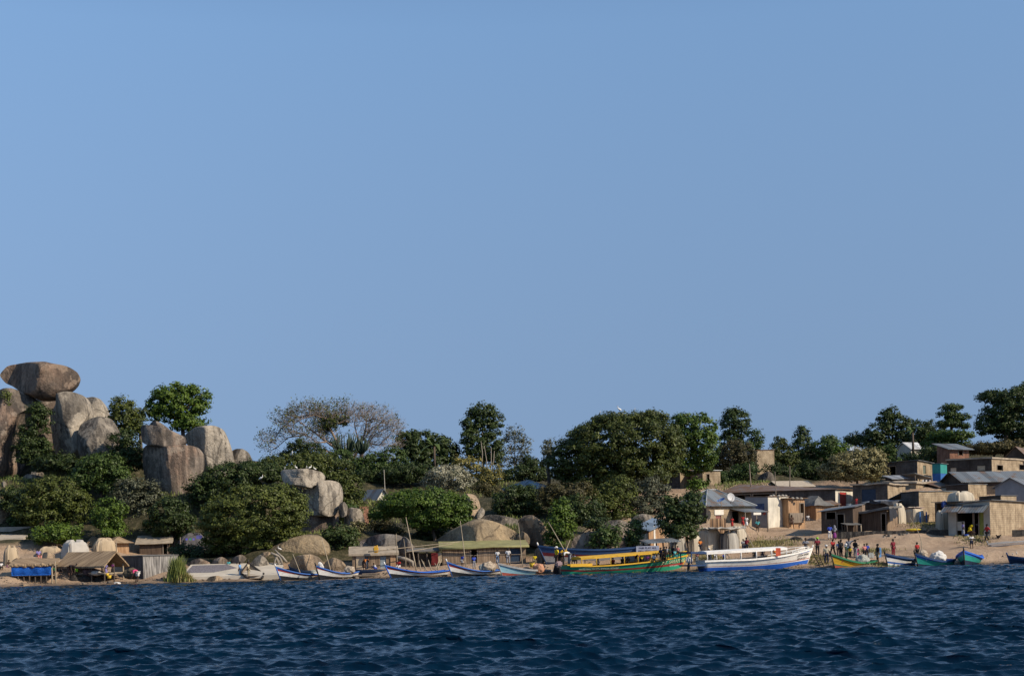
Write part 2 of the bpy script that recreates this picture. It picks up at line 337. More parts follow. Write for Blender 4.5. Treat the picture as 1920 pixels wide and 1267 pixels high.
# ------------------------------------------------------------------ boulders
RK = dict(tan=rockmat('granite tan', (.42, .31, .20), (.30, .23, .16), .46), grey=rockmat('granite grey', (.31, .27, .215), (.21, .185, .155), .52),
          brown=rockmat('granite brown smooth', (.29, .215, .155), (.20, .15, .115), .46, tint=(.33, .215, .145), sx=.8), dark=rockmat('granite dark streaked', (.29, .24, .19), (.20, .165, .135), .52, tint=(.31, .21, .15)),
          pale=rockmat('granite pale', (.46, .40, .315), (.33, .29, .235), .46), whale=rockmat('granite bare dome', (.37, .28, .17), (.25, .20, .135), .42, sx=.35),
          lichen=rockmat('granite red lichen', (.22, .2, .175), (.15, .135, .12), .45, tint=(.16, .075, .06)))
def boulder(label, pts, Y, m='tan', thick=.55, sq=.55, amp=.035, base=None, group='granite boulders of the shore and hillside', name='boulder', cat='boulder', facet=.05, seed=None, cuts=7, gap=1.035, lin=.45):
    P = [at(x, y, Y) for x, y in pts]; ctr = sum(P, Vector())/len(P)
    n0 = 72; L = len(P); ring = []
    seg = [0]
    for i in range(L): seg.append(seg[-1]+(P[(i+1) % L]-P[i]).length)
    def cat_(i, t):
        a, b_, c_, d = P[(i-1) % L], P[i % L], P[(i+1) % L], P[(i+2) % L]
        return .5*((2*b_)+(c_-a)*t+(2*a-5*b_+4*c_-d)*t*t+(3*b_-a-3*c_+d)*t**3)
    for k in range(n0):
        s = seg[-1]*k/n0; i = max(j for j in range(L) if seg[j] <= s); t = (s-seg[i])/max(1e-6, seg[i+1]-seg[i]); q = cat_(i, t).lerp(P[i].lerp(P[(i+1) % L], t), lin); ring.append(ctr+(q-ctr)*gap)
    wid = max(p.x for p in P)-min(p.x for p in P); hgt = max(p.z for p in P)-min(p.z for p in P)
    D = thick*(wid*hgt)**.5; org = Vector((ctr.x, Y, min(p.z for p in P)))
    sd = seed if seed is not None else len(bpy.data.objects)*1.37
    vs, fs, M = [], [], 13
    rows = []
    for side in (-1, 1):
        for j in range(M):
            if side == 1 and j == M-1: continue
            jj = j if side == -1 else M-2-j
            r = (jj/(M-1)); th = r*math.pi/2
            s_ = math.sin(th)**sq if r > 0 else 0; c_ = math.cos(th)**sq if r < 1 else 0
            rows.append([ctr+(p-ctr)*s_+Vector((0, side*D*c_, 0)) for p in ring])
    # rows run from the front pole, over the outline, to the back pole
    idx = []
    for rw in rows:
        if (rw[0]-rw[5]).length < 1e-6: idx.append([len(vs)]); vs.append(rw[0])
        else: idx.append(list(range(len(vs), len(vs)+n0))); vs += rw
    for a, b_ in zip(idx, idx[1:]):
        for k in range(n0):
            k2 = (k+1) % n0
            if len(a) == 1: fs.append((a[0], b_[k2], b_[k]))
            elif len(b_) == 1: fs.append((a[k], a[k2], b_[0]))
            else: fs.append((a[k], a[k2], b_[k2], b_[k]))
    size = (wid*hgt)**.5; out = []
    for v in vs:
        q = v*(1.1/size)+Vector((sd, sd*.7, 0)); d = Vector((0, 0, 0))
        d += noise.noise_vector(q*1.2)*size*facet
        d += noise.noise_vector(q*4)*size*amp*.45+noise.noise_vector(q*11)*size*amp*.14
        d.x *= .45; d.z *= .4
        out.append(v+d-org)
    rc = random.Random(int(sd*100)+5); C0 = ctr-org                      # split faces: planes cut into the near side
    for k in range(cuts):
        nx = rc.uniform(.25, .85)*(1 if k % 2 else -1); nn = Vector((nx, -rc.uniform(.45, 1), rc.uniform(-.35, .55))).normalized()
        if k < 2: nn = Vector((.78 if k == 0 else -.7, -.62, rc.uniform(-.05, .2))).normalized()
        pr = [(v-C0).dot(nn) for v in out]; dd = max(pr)*(rc.uniform(.60, .84) if k > 1 else rc.uniform(.56, .70))
        for v, p in zip(out, pr):
            if p > dd: v.y = max(v.y, min(v.y+(p-dd)/(-nn.y)*.95, C0.y+D*.25))
    me = raw(name, out, fs, True); bm = bmesh.new(); bm.from_mesh(me); bmesh.ops.recalc_face_normals(bm, faces=bm.faces[:]); bm.to_mesh(me); bm.free()
    return tag(link(name, me, RK.get(m, m), None, org), label, cat, group)
B_ = boulder
B_('huge flat boulder balanced on top of the rock pile, overhanging on both sides', [(-2,702),(11,686),(31,682),(60,682),(88,681),(98,683),(125,688),(140,698),(145,710),(140,722),(131,731),(118,738),(104,748),(80,750),(55,740),(28,726),(8,716)], 171, 'brown', .5, .7, cuts=3)
B_('tall streaked granite wall at the left edge under the balanced boulder', [(-40,750),(0,735),(25,731),(50,741),(66,756),(58,766),(46,776),(38,800),(30,830),(24,850),(26,880),(10,905),(-40,910)], 170, 'dark', .5, .5)
B_('pale upright boulder with vertical streaks under the right end of the balanced rock', [(92,777),(100,770),(112,760),(115,742),(130,737),(145,739),(157,748),(165,765),(167,785),(160,800),(157,845),(140,860),(118,860),(101,850),(95,815)], 170, 'pale', .5, .35, cuts=5)
B_('boulder with a dark right face standing behind the pale upright boulder', [(155,750),(172,745),(185,748),(196,762),(202,780),(202,805),(180,815),(160,800)], 176, 'pale', .45, .5)
B_('rounded half shaded boulder leaning low against the pale upright boulder', [(148,800),(155,792),(170,785),(185,782),(202,784),(212,795),(220,812),(219,840),(205,862),(160,862),(147,830)], 166.5, 'grey', .45, .55)
B_('flat slab boulder lying across the cracked block beside the bright green tree', [(265,800),(285,798),(310,803),(330,812),(341,818),(343,830),(330,840),(315,843),(285,836),(270,828)], 160, 'dark', .6, .3, cuts=3)
B_('small angular rock on top of the flat slab boulder', [(279,800),(284,791),(296,790),(312,801),(318,808),(298,808)], 160.5, 'dark', .5, .5)
B_('big dark cracked block carrying the flat slab boulder', [(271,840),(285,834),(310,840),(330,838),(348,836),(364,838),(374,850),(375,872),(371,892),(362,910),(345,930),(300,930),(276,910),(268,872)], 160, 'dark', .55, .33, cuts=5)
B_('tall split boulder with smooth pale faces right of the flat slab', [(343,825),(352,812),(368,803),(385,800),(403,800),(415,806),(425,828),(431,852),(434,880),(420,895),(400,900),(372,905),(365,875),(362,842)], 165, 'pale', .5, .5)
B_('dark rock wall added to fill the shadow behind the cleft bush under the balanced boulder', [(40,756),(70,748),(100,752),(122,748),(126,760),(118,800),(110,870),(40,870)], 178, 'dark', .4, .5)  # added rock: its dark colour stands in for the shade of the cleft
B_('small rounded boulder peeping over the bushes right of the split boulder', [(430,850),(440,843),(455,842),(466,850),(472,868),(465,890),(435,895),(428,870)], 168, 'grey', .5)
B_('white splashed cap boulder on top of the central rock stack with birds on it', [(526,886),(532,880),(560,879),(582,880),(600,884),(608,893),(605,905),(590,911),(585,916),(560,913),(533,906)], 150, 'pale', .6, .28, cuts=3, gap=.985)
B_('broad blocky boulder in the middle of the central rock stack', [(556,922),(585,914),(600,903),(620,900),(634,903),(640,915),(640,935),(635,952),(626,968),(600,968),(570,962),(560,948)], 151, 'pale', .5, .28, cuts=4, gap=.985)
B_('undercut streaked boulder at the foot of the central rock stack', [(565,960),(600,955),(625,950),(638,950),(635,968),(633,985),(622,998),(590,1004),(560,1004),(553,980)], 151.5, 'dark', .42, .4, cuts=4, gap=.985)
B_('knob shaped rock wedged beside the central rock stack', [(637,945),(645,941),(651,950),(649,966),(640,970),(635,960)], 150, 'grey', .8)
B_('smooth pale slab leaning right of the central rock stack', [(646,957),(660,952),(675,955),(681,968),(683,980),(668,988),(650,990),(645,975)], 151, 'pale', .35, .35)
B_('long sloping tan rock shelf below the big shoreline bush', [(492,1042),(510,1026),(538,1011),(572,1003),(598,1005),(614,1020),(616,1040),(585,1052),(520,1054)], 140, 'whale', .35, .85, cuts=0)
B_('oval boulder on the shore behind the blue striped boats', [(542,1062),(547,1049),(560,1041),(580,1039),(596,1045),(604,1056),(600,1070),(560,1073)], 134.2, 'tan', .7, .6)
B_('low rounded boulder right of the oval boulder behind the boats', [(604,1066),(611,1053),(625,1045),(640,1051),(649,1063),(645,1074),(612,1076)], 134.5, 'tan', .6)
B_('pointed grey boulder at the edge of the concrete landing', [(466,1064),(476,1048),(487,1040),(498,1047),(505,1064),(487,1070)], 136, 'grey', .6)
B_('squat round boulder beside the tree roots', [(484,1050),(490,1038),(503,1034),(514,1040),(517,1053),(505,1062),(490,1062)], 138, 'tan', .6)
B_('dark rounded rock with red lichen behind the reed hut with a yellow can', [(676,1015),(700,1004),(725,1001),(750,1004),(765,1015),(768,1040),(750,1062),(690,1062),(678,1036)], 140.5, 'lichen', .5, .6)
B_('sharp wedge of red stained rock right of the dark rounded rock', [(740,1040),(755,1008),(764,1010),(780,1030),(790,1050),(775,1065),(745,1065)], 139.5, 'lichen', .4, .5)
B_('great bare granite dome above the yellow roofed hut', [(760,1040),(790,1026),(820,1013),(850,994),(880,979),(903,973),(930,979),(960,993),(985,1012),(1000,1032),(1004,1056),(990,1072),(880,1076),(780,1070)], 143, 'whale', .42, .75)
B_('upright tan boulder standing on the slope above the granite dome', [(862,930),(875,926),(890,928),(897,938),(900,952),(895,968),(880,972),(866,960)], 151, 'tan', .55, .45)
B_('small white chunk of rock at the foot of the upright tan boulder', [(889,970),(896,958),(903,951),(909,957),(908,964),(898,974)], 149, 'pale', .6)
B_('long low ledge of dark rock behind the granite dome', [(903,970),(920,965),(945,967),(972,975),(976,992),(950,998),(915,988)], 149, 'grey', .5, .6)
B_('leaning egg shaped boulder with a shaded left half', [(972,978),(984,967),(1000,966),(1013,975),(1023,987),(1030,1002),(1028,1014),(1018,1020),(1006,1024),(992,1020),(978,1002)], 143.5, 'tan', .5, .6)
B_('small tan boulder jammed under the leaning egg shaped boulder', [(970,1006),(979,996),(989,1002),(994,1014),(988,1024),(974,1022)], 141, 'tan', .6)
B_('mottled grey rock with a pale patch beside the long grounded boat', [(1003,1032),(1012,1026),(1022,1036),(1023,1050),(1014,1058),(1004,1052)], 136, 'grey', .7)
B_('broad shaded boulder under the leafy shoots behind the long grounded boat', [(1072,1030),(1078,1008),(1103,997),(1132,998),(1166,1006),(1174,1024),(1150,1036),(1085,1040)], 139, 'dark', .5)
B_('flat pale ledge uphill of the broad shaded boulder', [(1112,1000),(1130,980),(1160,975),(1186,985),(1186,1005),(1130,1010)], 147, 'grey', .5)
B_('domed boulder behind the tin roofed plank shack', [(1176,992),(1188,970),(1205,963),(1222,968),(1233,982),(1230,1002),(1190,1006)], 149, 'grey', .5)
for lab, pts in (('rounded rock coloured dark for bush shade, back of the landing, nearest the reeds', [(352,1066),(358,1052),(376,1047),(392,1054),(394,1068)]), ('rounded rock coloured dark for bush shade, middle of the back of the landing', [(394,1068),(400,1050),(416,1044),(428,1052),(430,1068)]), ('rounded rock coloured dark for bush shade, back of the landing nearest the pointed boulder', [(430,1068),(436,1048),(452,1040),(466,1050),(468,1068)])): B_(lab, pts, 138.5, 'dark', .6)  # added rocks, dark to paint in the shade under the shoreline bush
B_('low tan boulder lying in the shallows by the landing', [(384,1095),(392,1082),(407,1079),(418,1086),(424,1098),(405,1102)], 130.8, 'tan', .7)
B_('small brown rock at the water beside the wooden boat', [(438,1094),(446,1086),(455,1087),(461,1096)], 130.6, 'tan', .8)
B_('low wet rock slab lapped by water under the blue tarp stall', [(26,1100),(40,1095),(58,1096),(64,1103),(45,1107)], 130.2, 'tan', .8)
B_('small angular white rock among bushes high on the left slope', [(59,886),(66,880),(74,881),(80,888),(78,898),(65,900)], 166, 'pale', .7)
B_('pale rounded rock under the small angular white rock', [(41,896),(52,889),(66,890),(80,894),(84,908),(66,916),(46,914)], 165, 'pale', .6)
B_('thin pale rock halfway down the left slope', [(20,931),(30,925),(42,925),(50,929),(46,936),(26,937)], 161, 'pale', .7)
B_('large rounded half shaded boulder at the left edge of the photo', [(-14,945),(6,936),(20,940),(28,952),(26,968),(12,988),(-14,994)], 160, 'tan', .6)
B_('small rounded rock above the half shaded boulder at the left edge', [(-8,930),(3,923),(11,927),(13,935),(4,940),(-8,940)], 161, 'tan', .7)
B_('grey broken rock at the foot of the streaked granite wall', [(2,910),(8,902),(13,910),(11,920),(3,920)], 163, 'grey', .7)
for lab, pts in (('brown rock behind the left end of the blue tarp stall', [(22,1052),(32,1046),(44,1047),(46,1058),(26,1060)]), ('flat brown rock behind the middle of the blue tarp stall', [(48,1052),(58,1046),(70,1049),(72,1060),(50,1060)]),
                 ('tall squarish brown rock behind the blue tarp stall', [(79,1062),(80,1037),(92,1035),(99,1040),(100,1062)]), ('brown rock between the tall squarish rock and the white tent', [(84,1066),(92,1048),(103,1046),(108,1056),(106,1068)])):
    B_(lab, pts, 137.5, 'tan', .7, .5, group='brown rocks behind the blue stall')
B_('dark hump of rock below the block tower', [(1418,912),(1424,893),(1440,884),(1450,890),(1452,912)], 197, 'grey', .5)
B_('rubble heap on the dirt slope above the ladder', [(1478,1012),(1490,1006),(1506,1008),(1516,1016),(1490,1020)], 149, 'grey', .7, amp=.2)
B_('second rubble heap on the dirt slope, nearer the plank shed', [(1508,1018),(1520,1008),(1540,1010),(1548,1019),(1525,1024)], 147.5, 'grey', .6, amp=.2)
for i in range(14):
    px = random.uniform(1655, 1712); py = random.uniform(999, 1009); s = random.uniform(2, 4.5); p = hit(px, py)
    B_('small broken white stone in the row below the dark retaining wall', [(px-s, py), (px-s*.4, py-s*.9), (px+s*.5, py-s*.8), (px+s, py), (px, py+s*.4)], p.y, 'pale', .8, .5, group='broken stones below the retaining wall', name='stone', cat='stone')
# ------------------------------------------------------------------ trees and plants
LM = dict(olive=leafmat('leaf olive', (.016, .028, .005), (.125, .148, .027)), dark=leafmat('leaf dark', (.008, .018, .005), (.058, .086, .018)), bright=leafmat('leaf bright', (.014, .040, .004), (.125, .188, .022)),
          mid=leafmat('leaf mid', (.012, .030, .006), (.085, .13, .025)), grey=leafmat('leaf grey green', (.035, .042, .024), (.18, .185, .11)), brown=leafmat('leaf brownish', (.028, .026, .010), (.13, .112, .035)),
          white=leafmat('leaf with white blossom', (.05, .06, .025), (.62, .58, .42)), yellow=leafmat('leaf with yellow blossom', (.05, .06, .02), (.55, .44, .10)), gold=leafmat('leaf with yellowed tips', (.05, .055, .02), (.42, .36, .16)),
          dry=leafmat('leaf dry grass', (.10, .11, .03), (.36, .30, .12)), reed=leafmat('leaf reed', (.06, .10, .02), (.26, .28, .08)))
BARK = streak('bark', (.06, .045, .035), (.16, .125, .095), 6, bmp=.03)
BARKP = streak('bark pale', (.22, .19, .15), (.42, .37, .3), 6, bmp=.02)
BARKD = streak('bark orange grey', (.17, .11, .075), (.30, .22, .16), 6, bmp=.02)
def leaves(cen, nor, size, asp, val, rng):
    k = len(cen); nor = nor/np.linalg.norm(nor, axis=1, keepdims=True)
    r = rng.normal(size=(k, 3)); t = np.cross(nor, r); t /= np.linalg.norm(t, axis=1, keepdims=True); b = np.cross(nor, t)
    size = size[:, None]; t = t*size*.5; b = b*size*.5*asp
    v = np.stack([cen-t, cen+b-t*.1, cen+t, cen-b-t*.1], 1).reshape(-1, 3)
    return v, np.repeat(val, 1)
def leafmesh(name, v, val):
    k = len(v)//4
    me = bpy.data.meshes.new(name); me.vertices.add(len(v)); me.vertices.foreach_set('co', v.astype(np.float32).ravel())
    me.loops.add(len(v)); me.loops.foreach_set('vertex_index', np.arange(len(v), dtype=np.int32))
    me.polygons.add(k); me.polygons.foreach_set('loop_start', np.arange(0, len(v), 4, dtype=np.int32)); me.update(calc_edges=True)
    a = me.attributes.new('v', 'FLOAT', 'FACE'); a.data.foreach_set('value', np.clip(val, 0, 1).astype(np.float32)); return me
TN = [0]
def tree(label, lobes, Y, leaf='olive', dens=1., size=.30, base=None, clump=.75, sparse=0., name='tree', cat='tree', bark=None, group='trees and bushes on the hillside', trunk=True, hang=0., r0=None, vb=0.):
    TN[0] += 1; size *= .88; rng = np.random.default_rng(100+TN[0]); s = Y/F
    Ls = []
    for q in lobes:
        c = at(q[0], q[1], Y); a = q[2]*s; h = q[3]*s; dpt = min(max(a, h)*.85, 5.5); Ls.append((np.array(c)+np.array([0, rng.uniform(-.25, .25)*dpt, 0]), np.array([a, dpt, h])))
    xl = [q[0] for q in lobes]
    bpx = base[0] if base else sum(xl)/len(xl)
    bt = base[1] if base else max(q[1]+q[3] for q in lobes)+8
    bp = at(bpx, bt, Y); g = gz(bp.x, Y); org = Vector((bp.x, Y, min(g, bp.z)-.15))
    CV, CN, CS, VV = [], [], [], []
    for li, (c, e) in enumerate(Ls):
        area = 4*math.pi*((e[0]*e[1])**1.6+(e[0]*e[2])**1.6+(e[1]*e[2])**1.6)**(1/1.6)/3**(1/1.6)
        nc = int(max(6, area/(clump**2)*1.1*(1-sparse)))
        d = rng.normal(size=(nc, 3)); d /= np.linalg.norm(d, axis=1, keepdims=True)
        rr = np.where(rng.random(nc) < .66, rng.uniform(.82, 1.0, nc), rng.uniform(.2, .82, nc))
        cc = c+d*e*rr[:, None]
        keep = np.ones(nc, bool)
        for lj, (c2, e2) in enumerate(Ls):
            if lj != li: keep &= ~((((cc-c2)/e2)**2).sum(1) < .38)
        keep &= ~((cc[:, 1]-c[1] > e[1]*.55) & (rng.random(nc) < .6))     # fewer leaves on the far side of the crown
        cc, d, rr = cc[keep], d[keep], rr[keep]; nc = len(cc)
        nl = int(40*dens*(clump/.75)**2*(.3/size)**1.6)
        rc = clump*rng.uniform(.55, 1.15, nc)
        cv = rng.uniform(.15, .85, nc)
        q = rng.normal(size=(nc, nl, 3)); q /= np.linalg.norm(q, axis=2, keepdims=True); q[..., 2] = np.where(q[..., 2] < -.3, q[..., 2]*.6, q[..., 2])
        pos = cc[:, None]+q*(rng.uniform(.3, 1, (nc, nl, 1)))*rc[:, None, None]*np.array([1, 1, .8])
        if hang: pos[..., 2] -= hang*rng.random((nc, nl))*rc[:, None]
        nr = q*.8+d[:, None]*.5+np.array([0, 0, .35])+rng.normal(size=q.shape)*.45
        CV.append(pos.reshape(-1, 3)); CN.append(nr.reshape(-1, 3))
        CS.append((size*rng.uniform(.65, 1.3, nc*nl))); VV.append((cv[:, None]*.55+rng.random((nc, nl))*.45+vb).ravel())
    cen, nor, sz, val = map(np.concatenate, (CV, CN, CS, VV))
    v, val = leaves(cen-np.array(org), nor, sz, .62, val, rng)
    root = empty(name, org, 0, label, cat, group)
    link('crown', leafmesh('crown', v, val), LM[leaf], root)
    if trunk:
        mb = MB(); top = Ls[0][0]; hgt = max(l[0][2]+l[1][2]*.3 for l in Ls)-org.z; r = r0 or max(.08, .028*hgt+.03)
        fork = Vector((top[0]*.3, 0, 0)); fork = Vector(((sum(l[0][0] for l in Ls)/len(Ls)-org.x)*.4, 0, min(l[0][2]-l[1][2]*.5 for l in Ls)-org.z)); fork.z = max(fork.z, .3)
        mb.tube([(0, 0, -.6), fork*.5+Vector((r*.6, 0, 0)), fork], [r*1.25, r, r*.85], 8)
        for c, e in Ls:
            e2 = Vector(c)-org; k = fork+(e2-fork)*.55+Vector((0, 0, .12*(e2-fork).length))
            mb.tube([fork-Vector((0, 0, .1)), k, e2, e2+Vector((e[0]*.3, 0, e[2]*.6))], [r*.62, r*.42, r*.22, .02], 6)
        mb.out('trunk', bark or BARK, root)
    return root
T = tree; G2 = 'bushes on the rocky slope'
T('bright leafy round tree against the sky above the flat slab boulder', [(335,758,45,33),(372,752,26,26),(300,765,27,27),(352,790,36,20),(325,738,34,18),(365,735,20,14)], 172, 'bright', size=.36, base=(342,822), vb=.05)
T('upright sunlit tree against the sky left of the bright round tree', [(228,762,22,22),(238,790,26,30),(215,782,12,25),(245,770,14,18)], 169, 'olive', size=.3, base=(236,840))
T('small dark tuft of a tree between the upright tree and the bright round tree', [(268,778,12,13),(258,795,12,20)], 170, 'dark', base=(262,830))
T('dark bush filling the cleft under the balanced boulder', [(72,780,22,24),(62,815,28,30),(50,850,24,22),(78,845,22,24)], 166, 'dark', group=G2, vb=.1)
T('leafy bush in shade right of the half shaded leaning boulder', [(235,835,32,28),(215,865,25,20),(255,860,22,25)], 164, 'dark', group=G2)
T('broad sunlit bush below the upright pale boulders', [(190,878,48,30),(218,905,34,30),(160,898,28,22)], 159, 'mid', group=G2)
T('large olive bush on the left slope above the flat tarp shelter', [(95,928,60,34),(60,950,38,28),(140,950,38,30),(85,965,50,22)], 155, 'olive', group=G2, size=.28)
T('greyish spreading bush below the cracked block', [(262,938,42,42),(236,925,28,28),(285,960,24,26)], 156, 'grey', group=G2, dens=.9, vb=-.2)
T('round bright green bush standing clear in front of the slope', [(204,963,33,31),(190,975,18,20),(215,985,22,16)], 150, 'bright', group=G2, size=.26)
T('low bright bush behind the tents at far left', [(105,1000,46,18),(130,995,26,17),(75,1003,24,14)], 148, 'bright', group=G2, size=.28, vb=.05)
T('small bright bush above the reed hut roof', [(213,1000,22,8),(200,997,14,7)], 149, 'bright', group=G2)
T('deep shaded tree left of the big shoreline bush', [(320,968,42,34),(300,985,30,24),(345,985,25,25)], 151, 'dark', group=G2)
T('huge rounded shoreline bush with dense olive leaves in front of the rock stack', [(480,962,90,52),(522,945,55,38),(430,975,55,44),(505,1000,58,34),(548,972,34,38),(412,1002,34,36),(460,1015,45,22)], 141, 'olive', 1.1, .27, base=(490,1062), vb=.08)
T('dark bush running uphill behind the huge shoreline bush', [(440,898,66,30),(390,922,42,34),(500,885,42,18),(470,880,30,14)], 155, 'dark', group=G2, vb=.1)
T('broad olive tree behind the central rock stack', [(560,878,76,24),(620,890,52,32),(648,930,34,50),(530,872,45,18),(590,862,40,12)], 162, 'olive', group=G2, vb=-.1)
T('small bright bush growing at the foot of the olive tree right of the rock stack', [(655,962,18,14)], 155, 'mid', group=G2)
T('wide dark tree on the skyline right of the bare tree', [(795,835,48,26),(768,830,28,26),(832,845,28,24),(790,870,58,34),(850,870,18,25)], 206, 'dark', size=.4, vb=.1)
T('mid green tree above the white gabled tin roof', [(700,880,42,33),(735,875,34,38),(720,905,32,22)], 190, 'mid', size=.32)
TALL = T('tall evergreen with clumped crown, highest of the middle trees', [(904,775,26,20),(886,798,24,20),(922,795,22,26),(882,828,18,28),(903,838,34,28),(926,842,18,30)], 206, 'dark', size=.36, clump=.85, base=(905,890), bark=BARKP, r0=.22, vb=.12)
T('thin airy grey tree beside the tall evergreen', [(965,815,21,20),(980,832,17,24),(955,842,19,28),(975,858,22,18),(945,865,16,14)], 210, 'grey', .38, .3, base=(966,895), clump=.8, sparse=.25, bark=BARKP, r0=.12, vb=-.15)
T('domed bush covered in white blossom', [(838,893,40,20),(868,907,24,14),(815,905,22,14)], 182, 'white', size=.26, vb=-.12, cat='bush', name='bush')
T('shrub with yellow flower tips below the tall evergreen', [(884,875,24,20),(860,870,12,12),(900,893,24,16)], 190, 'yellow', .7, .28, vb=-.22, cat='bush', name='bush')
T('second yellow flecked shrub right of the pale trunks', [(926,887,20,18),(915,898,22,12)], 189, 'yellow', .7, .28, vb=-.28, cat='bush', name='bush')
T('low dark thicket left of the hip roofed house', [(985,888,46,16),(1000,868,22,18),(1015,890,20,12),(960,898,25,10)], 195, 'dark', group=G2)
T('spreading shade tree with bright leaves over the gap between the two huts', [(790,943,82,26),(750,946,36,24),(840,963,42,30),(800,970,46,24),(866,948,22,22),(712,960,24,14),(860,980,22,18)], 147, 'bright', 1., .27, base=(816,1022), vb=-.05)
T('dark shrub on the slope right of the upright tan boulder', [(960,942,40,30),(1000,950,38,26),(985,925,25,16)], 166, 'dark', group=G2, vb=.12)
T('enormous dark domed tree in the middle of the skyline', [(1170,828,105,50),(1100,852,66,46),(1222,840,66,56),(1062,868,38,36),(1180,882,92,42),(1130,905,76,32),(1160,790,48,16),(1210,785,45,14),(1105,815,30,18)], 179, 'olive', 1.05, .34, base=(1150,960), clump=.95, vb=-.12)
T('small silvery tree at the left edge of the enormous domed tree', [(1030,845,14,22),(1024,860,10,12)], 183, 'grey', .8, .3)
T('bright green broad tree right of the enormous domed tree', [(1305,808,43,34),(1322,845,26,38),(1282,790,27,15),(1300,868,34,22),(1270,840,20,40)], 187, 'bright', size=.34, base=(1310,915), vb=-.08)
T('dark tall tree on the skyline behind the bright green tree', [(1380,795,28,28),(1375,780,20,14),(1372,830,26,28)], 212, 'dark', size=.36, vb=.1)
T('light feathery tree leaning out right of the dark skyline tree', [(1415,820,17,16),(1395,840,26,18),(1425,838,10,12)], 210, 'mid', .7, .34)
T('wide brownish dark bush left of the block tower', [(1380,850,38,24),(1352,862,20,20),(1400,870,22,18)], 200, 'brown', group=G2, vb=-.25)
T('sunlit olive tree in front of the enormous domed tree', [(1160,925,36,33),(1148,952,30,28),(1130,935,22,22),(1170,975,30,22)], 164, 'olive', size=.28, vb=.05)
T('pale grey green tree beside the sunlit olive tree', [(1222,925,33,32),(1212,958,40,28),(1240,950,22,22),(1195,940,22,26)], 165, 'grey', size=.28, vb=-.15)
T('brownish bush on the slope below the hip roofed house', [(1058,930,46,24),(1030,925,24,18),(1090,920,25,16)], 163, 'brown', group=G2, vb=-.15)
T('dark thick bush behind the leafy shoots', [(1090,960,42,32),(1115,975,28,24),(1060,955,22,24)], 160, 'dark', group=G2, vb=.05)
T('slim bright young tree behind the yellow shirted boatman', [(1050,950,15,22),(1052,985,22,26),(1048,1008,26,20),(1066,975,13,22),(1038,975,12,18)], 141, 'bright', size=.28, base=(1050,1042), bark=BARKP, r0=.07, vb=.02)
T('leafy shoots in front of the broad shaded boulder', [(1135,1010,30,20),(1150,996,20,14),(1118,1016,16,14)], 138, 'mid', size=.28, cat='bush', name='bush')
T('small leafy bush left of the plank shack', [(1188,1000,15,24),(1180,1015,13,14),(1195,985,10,10)], 140, 'mid', size=.28, cat='bush', name='bush')
T('thick leaved tree with a bare lower trunk standing on the beach', [(1290,960,32,38),(1262,972,26,36),(1303,935,18,16),(1278,995,32,16),(1255,945,14,18)], 138, 'dark', 1., .34, base=(1293,1050), r0=.13, vb=.12)
T('papaya like tuft of broad leaves above the tin hip roof', [(1311,905,17,12),(1300,912,12,9)], 178, 'bright', .8, .4)
T('dark thicket filling the slope behind the white gabled house', [(760,888,42,18),(722,893,30,14),(795,886,25,18),(680,893,22,14)], 187, 'dark', group=G2)
T('dark bush left of the pointed dark skyline tree', [(1475,892,34,14),(1450,880,18,12)], 203, 'dark', group=G2)
T('dark thicket below the round green tree', [(1535,890,36,14),(1515,880,26,16)], 203, 'dark', group=G2)
T('shaded brush in the hollow under the pale upright boulder', [(110,866,38,16),(140,872,30,14),(80,872,24,12)], 163, 'dark', group=G2, vb=-.05, trunk=False)
T('weedy bush below the streaked granite wall', [(30,925,30,10),(12,945,20,12),(45,955,20,12)], 158, 'dark', group=G2, trunk=False)
T('grey bushes behind the long tin roofed shed', [(1352,896,32,13),(1395,885,30,16),(1372,905,25,8)], 193, 'mid', group=G2, vb=-.15)
T('pointed dark tree rising above the trees right of the block tower', [(1505,820,16,20),(1502,848,26,26),(1515,865,22,24)], 216, 'dark', size=.36, vb=.12)
T('shaggy tree right beside the block tower', [(1462,830,11,14),(1470,868,30,33),(1455,850,14,20)], 213, 'olive', size=.34, vb=-.2)
T('round green tree below the bluish roof on the skyline', [(1548,840,28,18),(1556,826,16,10),(1562,860,32,22)], 214, 'mid', size=.36)
T('papaya like tree left of the bluish roof', [(1578,838,14,9),(1570,846,12,9)], 205, 'bright', .6, .4, vb=.15)
T('bush with yellowed leaves behind the red door building', [(1600,875,54,28),(1622,860,38,20),(1562,882,28,20),(1640,880,22,22)], 188, 'gold', size=.3, vb=-.12)
T('tall dark twin topped tree on the right skyline', [(1675,778,12,16),(1658,792,14,22),(1690,802,18,22),(1680,830,36,26),(1640,820,18,26),(1700,792,10,9)], 226, 'dark', size=.38, vb=.12)
T('papaya trees with pale crowns below the twin topped tree', [(1665,845,16,12),(1640,850,18,14),(1680,862,24,14)], 212, 'mid', .8, .38)
T('dark rounded tree right of the twin topped tree', [(1735,810,36,24),(1702,838,40,20),(1755,825,18,14)], 231, 'dark', size=.38)
T('layered tree with flat tiers of leaves on the right skyline', [(1783,764,22,7),(1774,777,20,6),(1795,782,24,6),(1778,794,26,6),(1806,798,14,5)], 223, 'mid', .9, .34, base=(1782,835), clump=.6, vb=-.1)
T('flat topped green tree under the layered tree', [(1780,818,42,10),(1762,835,34,16),(1795,835,25,14)], 216, 'bright', size=.34, vb=-.1)
T('massive spreading tree cut by the right edge of the photo', [(1888,742,52,13),(1905,768,58,22),(1868,790,36,22),(1935,790,50,40),(1850,800,18,18),(1900,800,40,26),(1925,730,25,12)], 206, 'dark', 1., .36, base=(1880,845), clump=.9, vb=.1)
T('hedge of low bushes under the massive spreading tree', [(1860,840,56,10),(1900,835,35,12),(1830,842,26,9)], 205, 'brown', group=G2, vb=-.05)
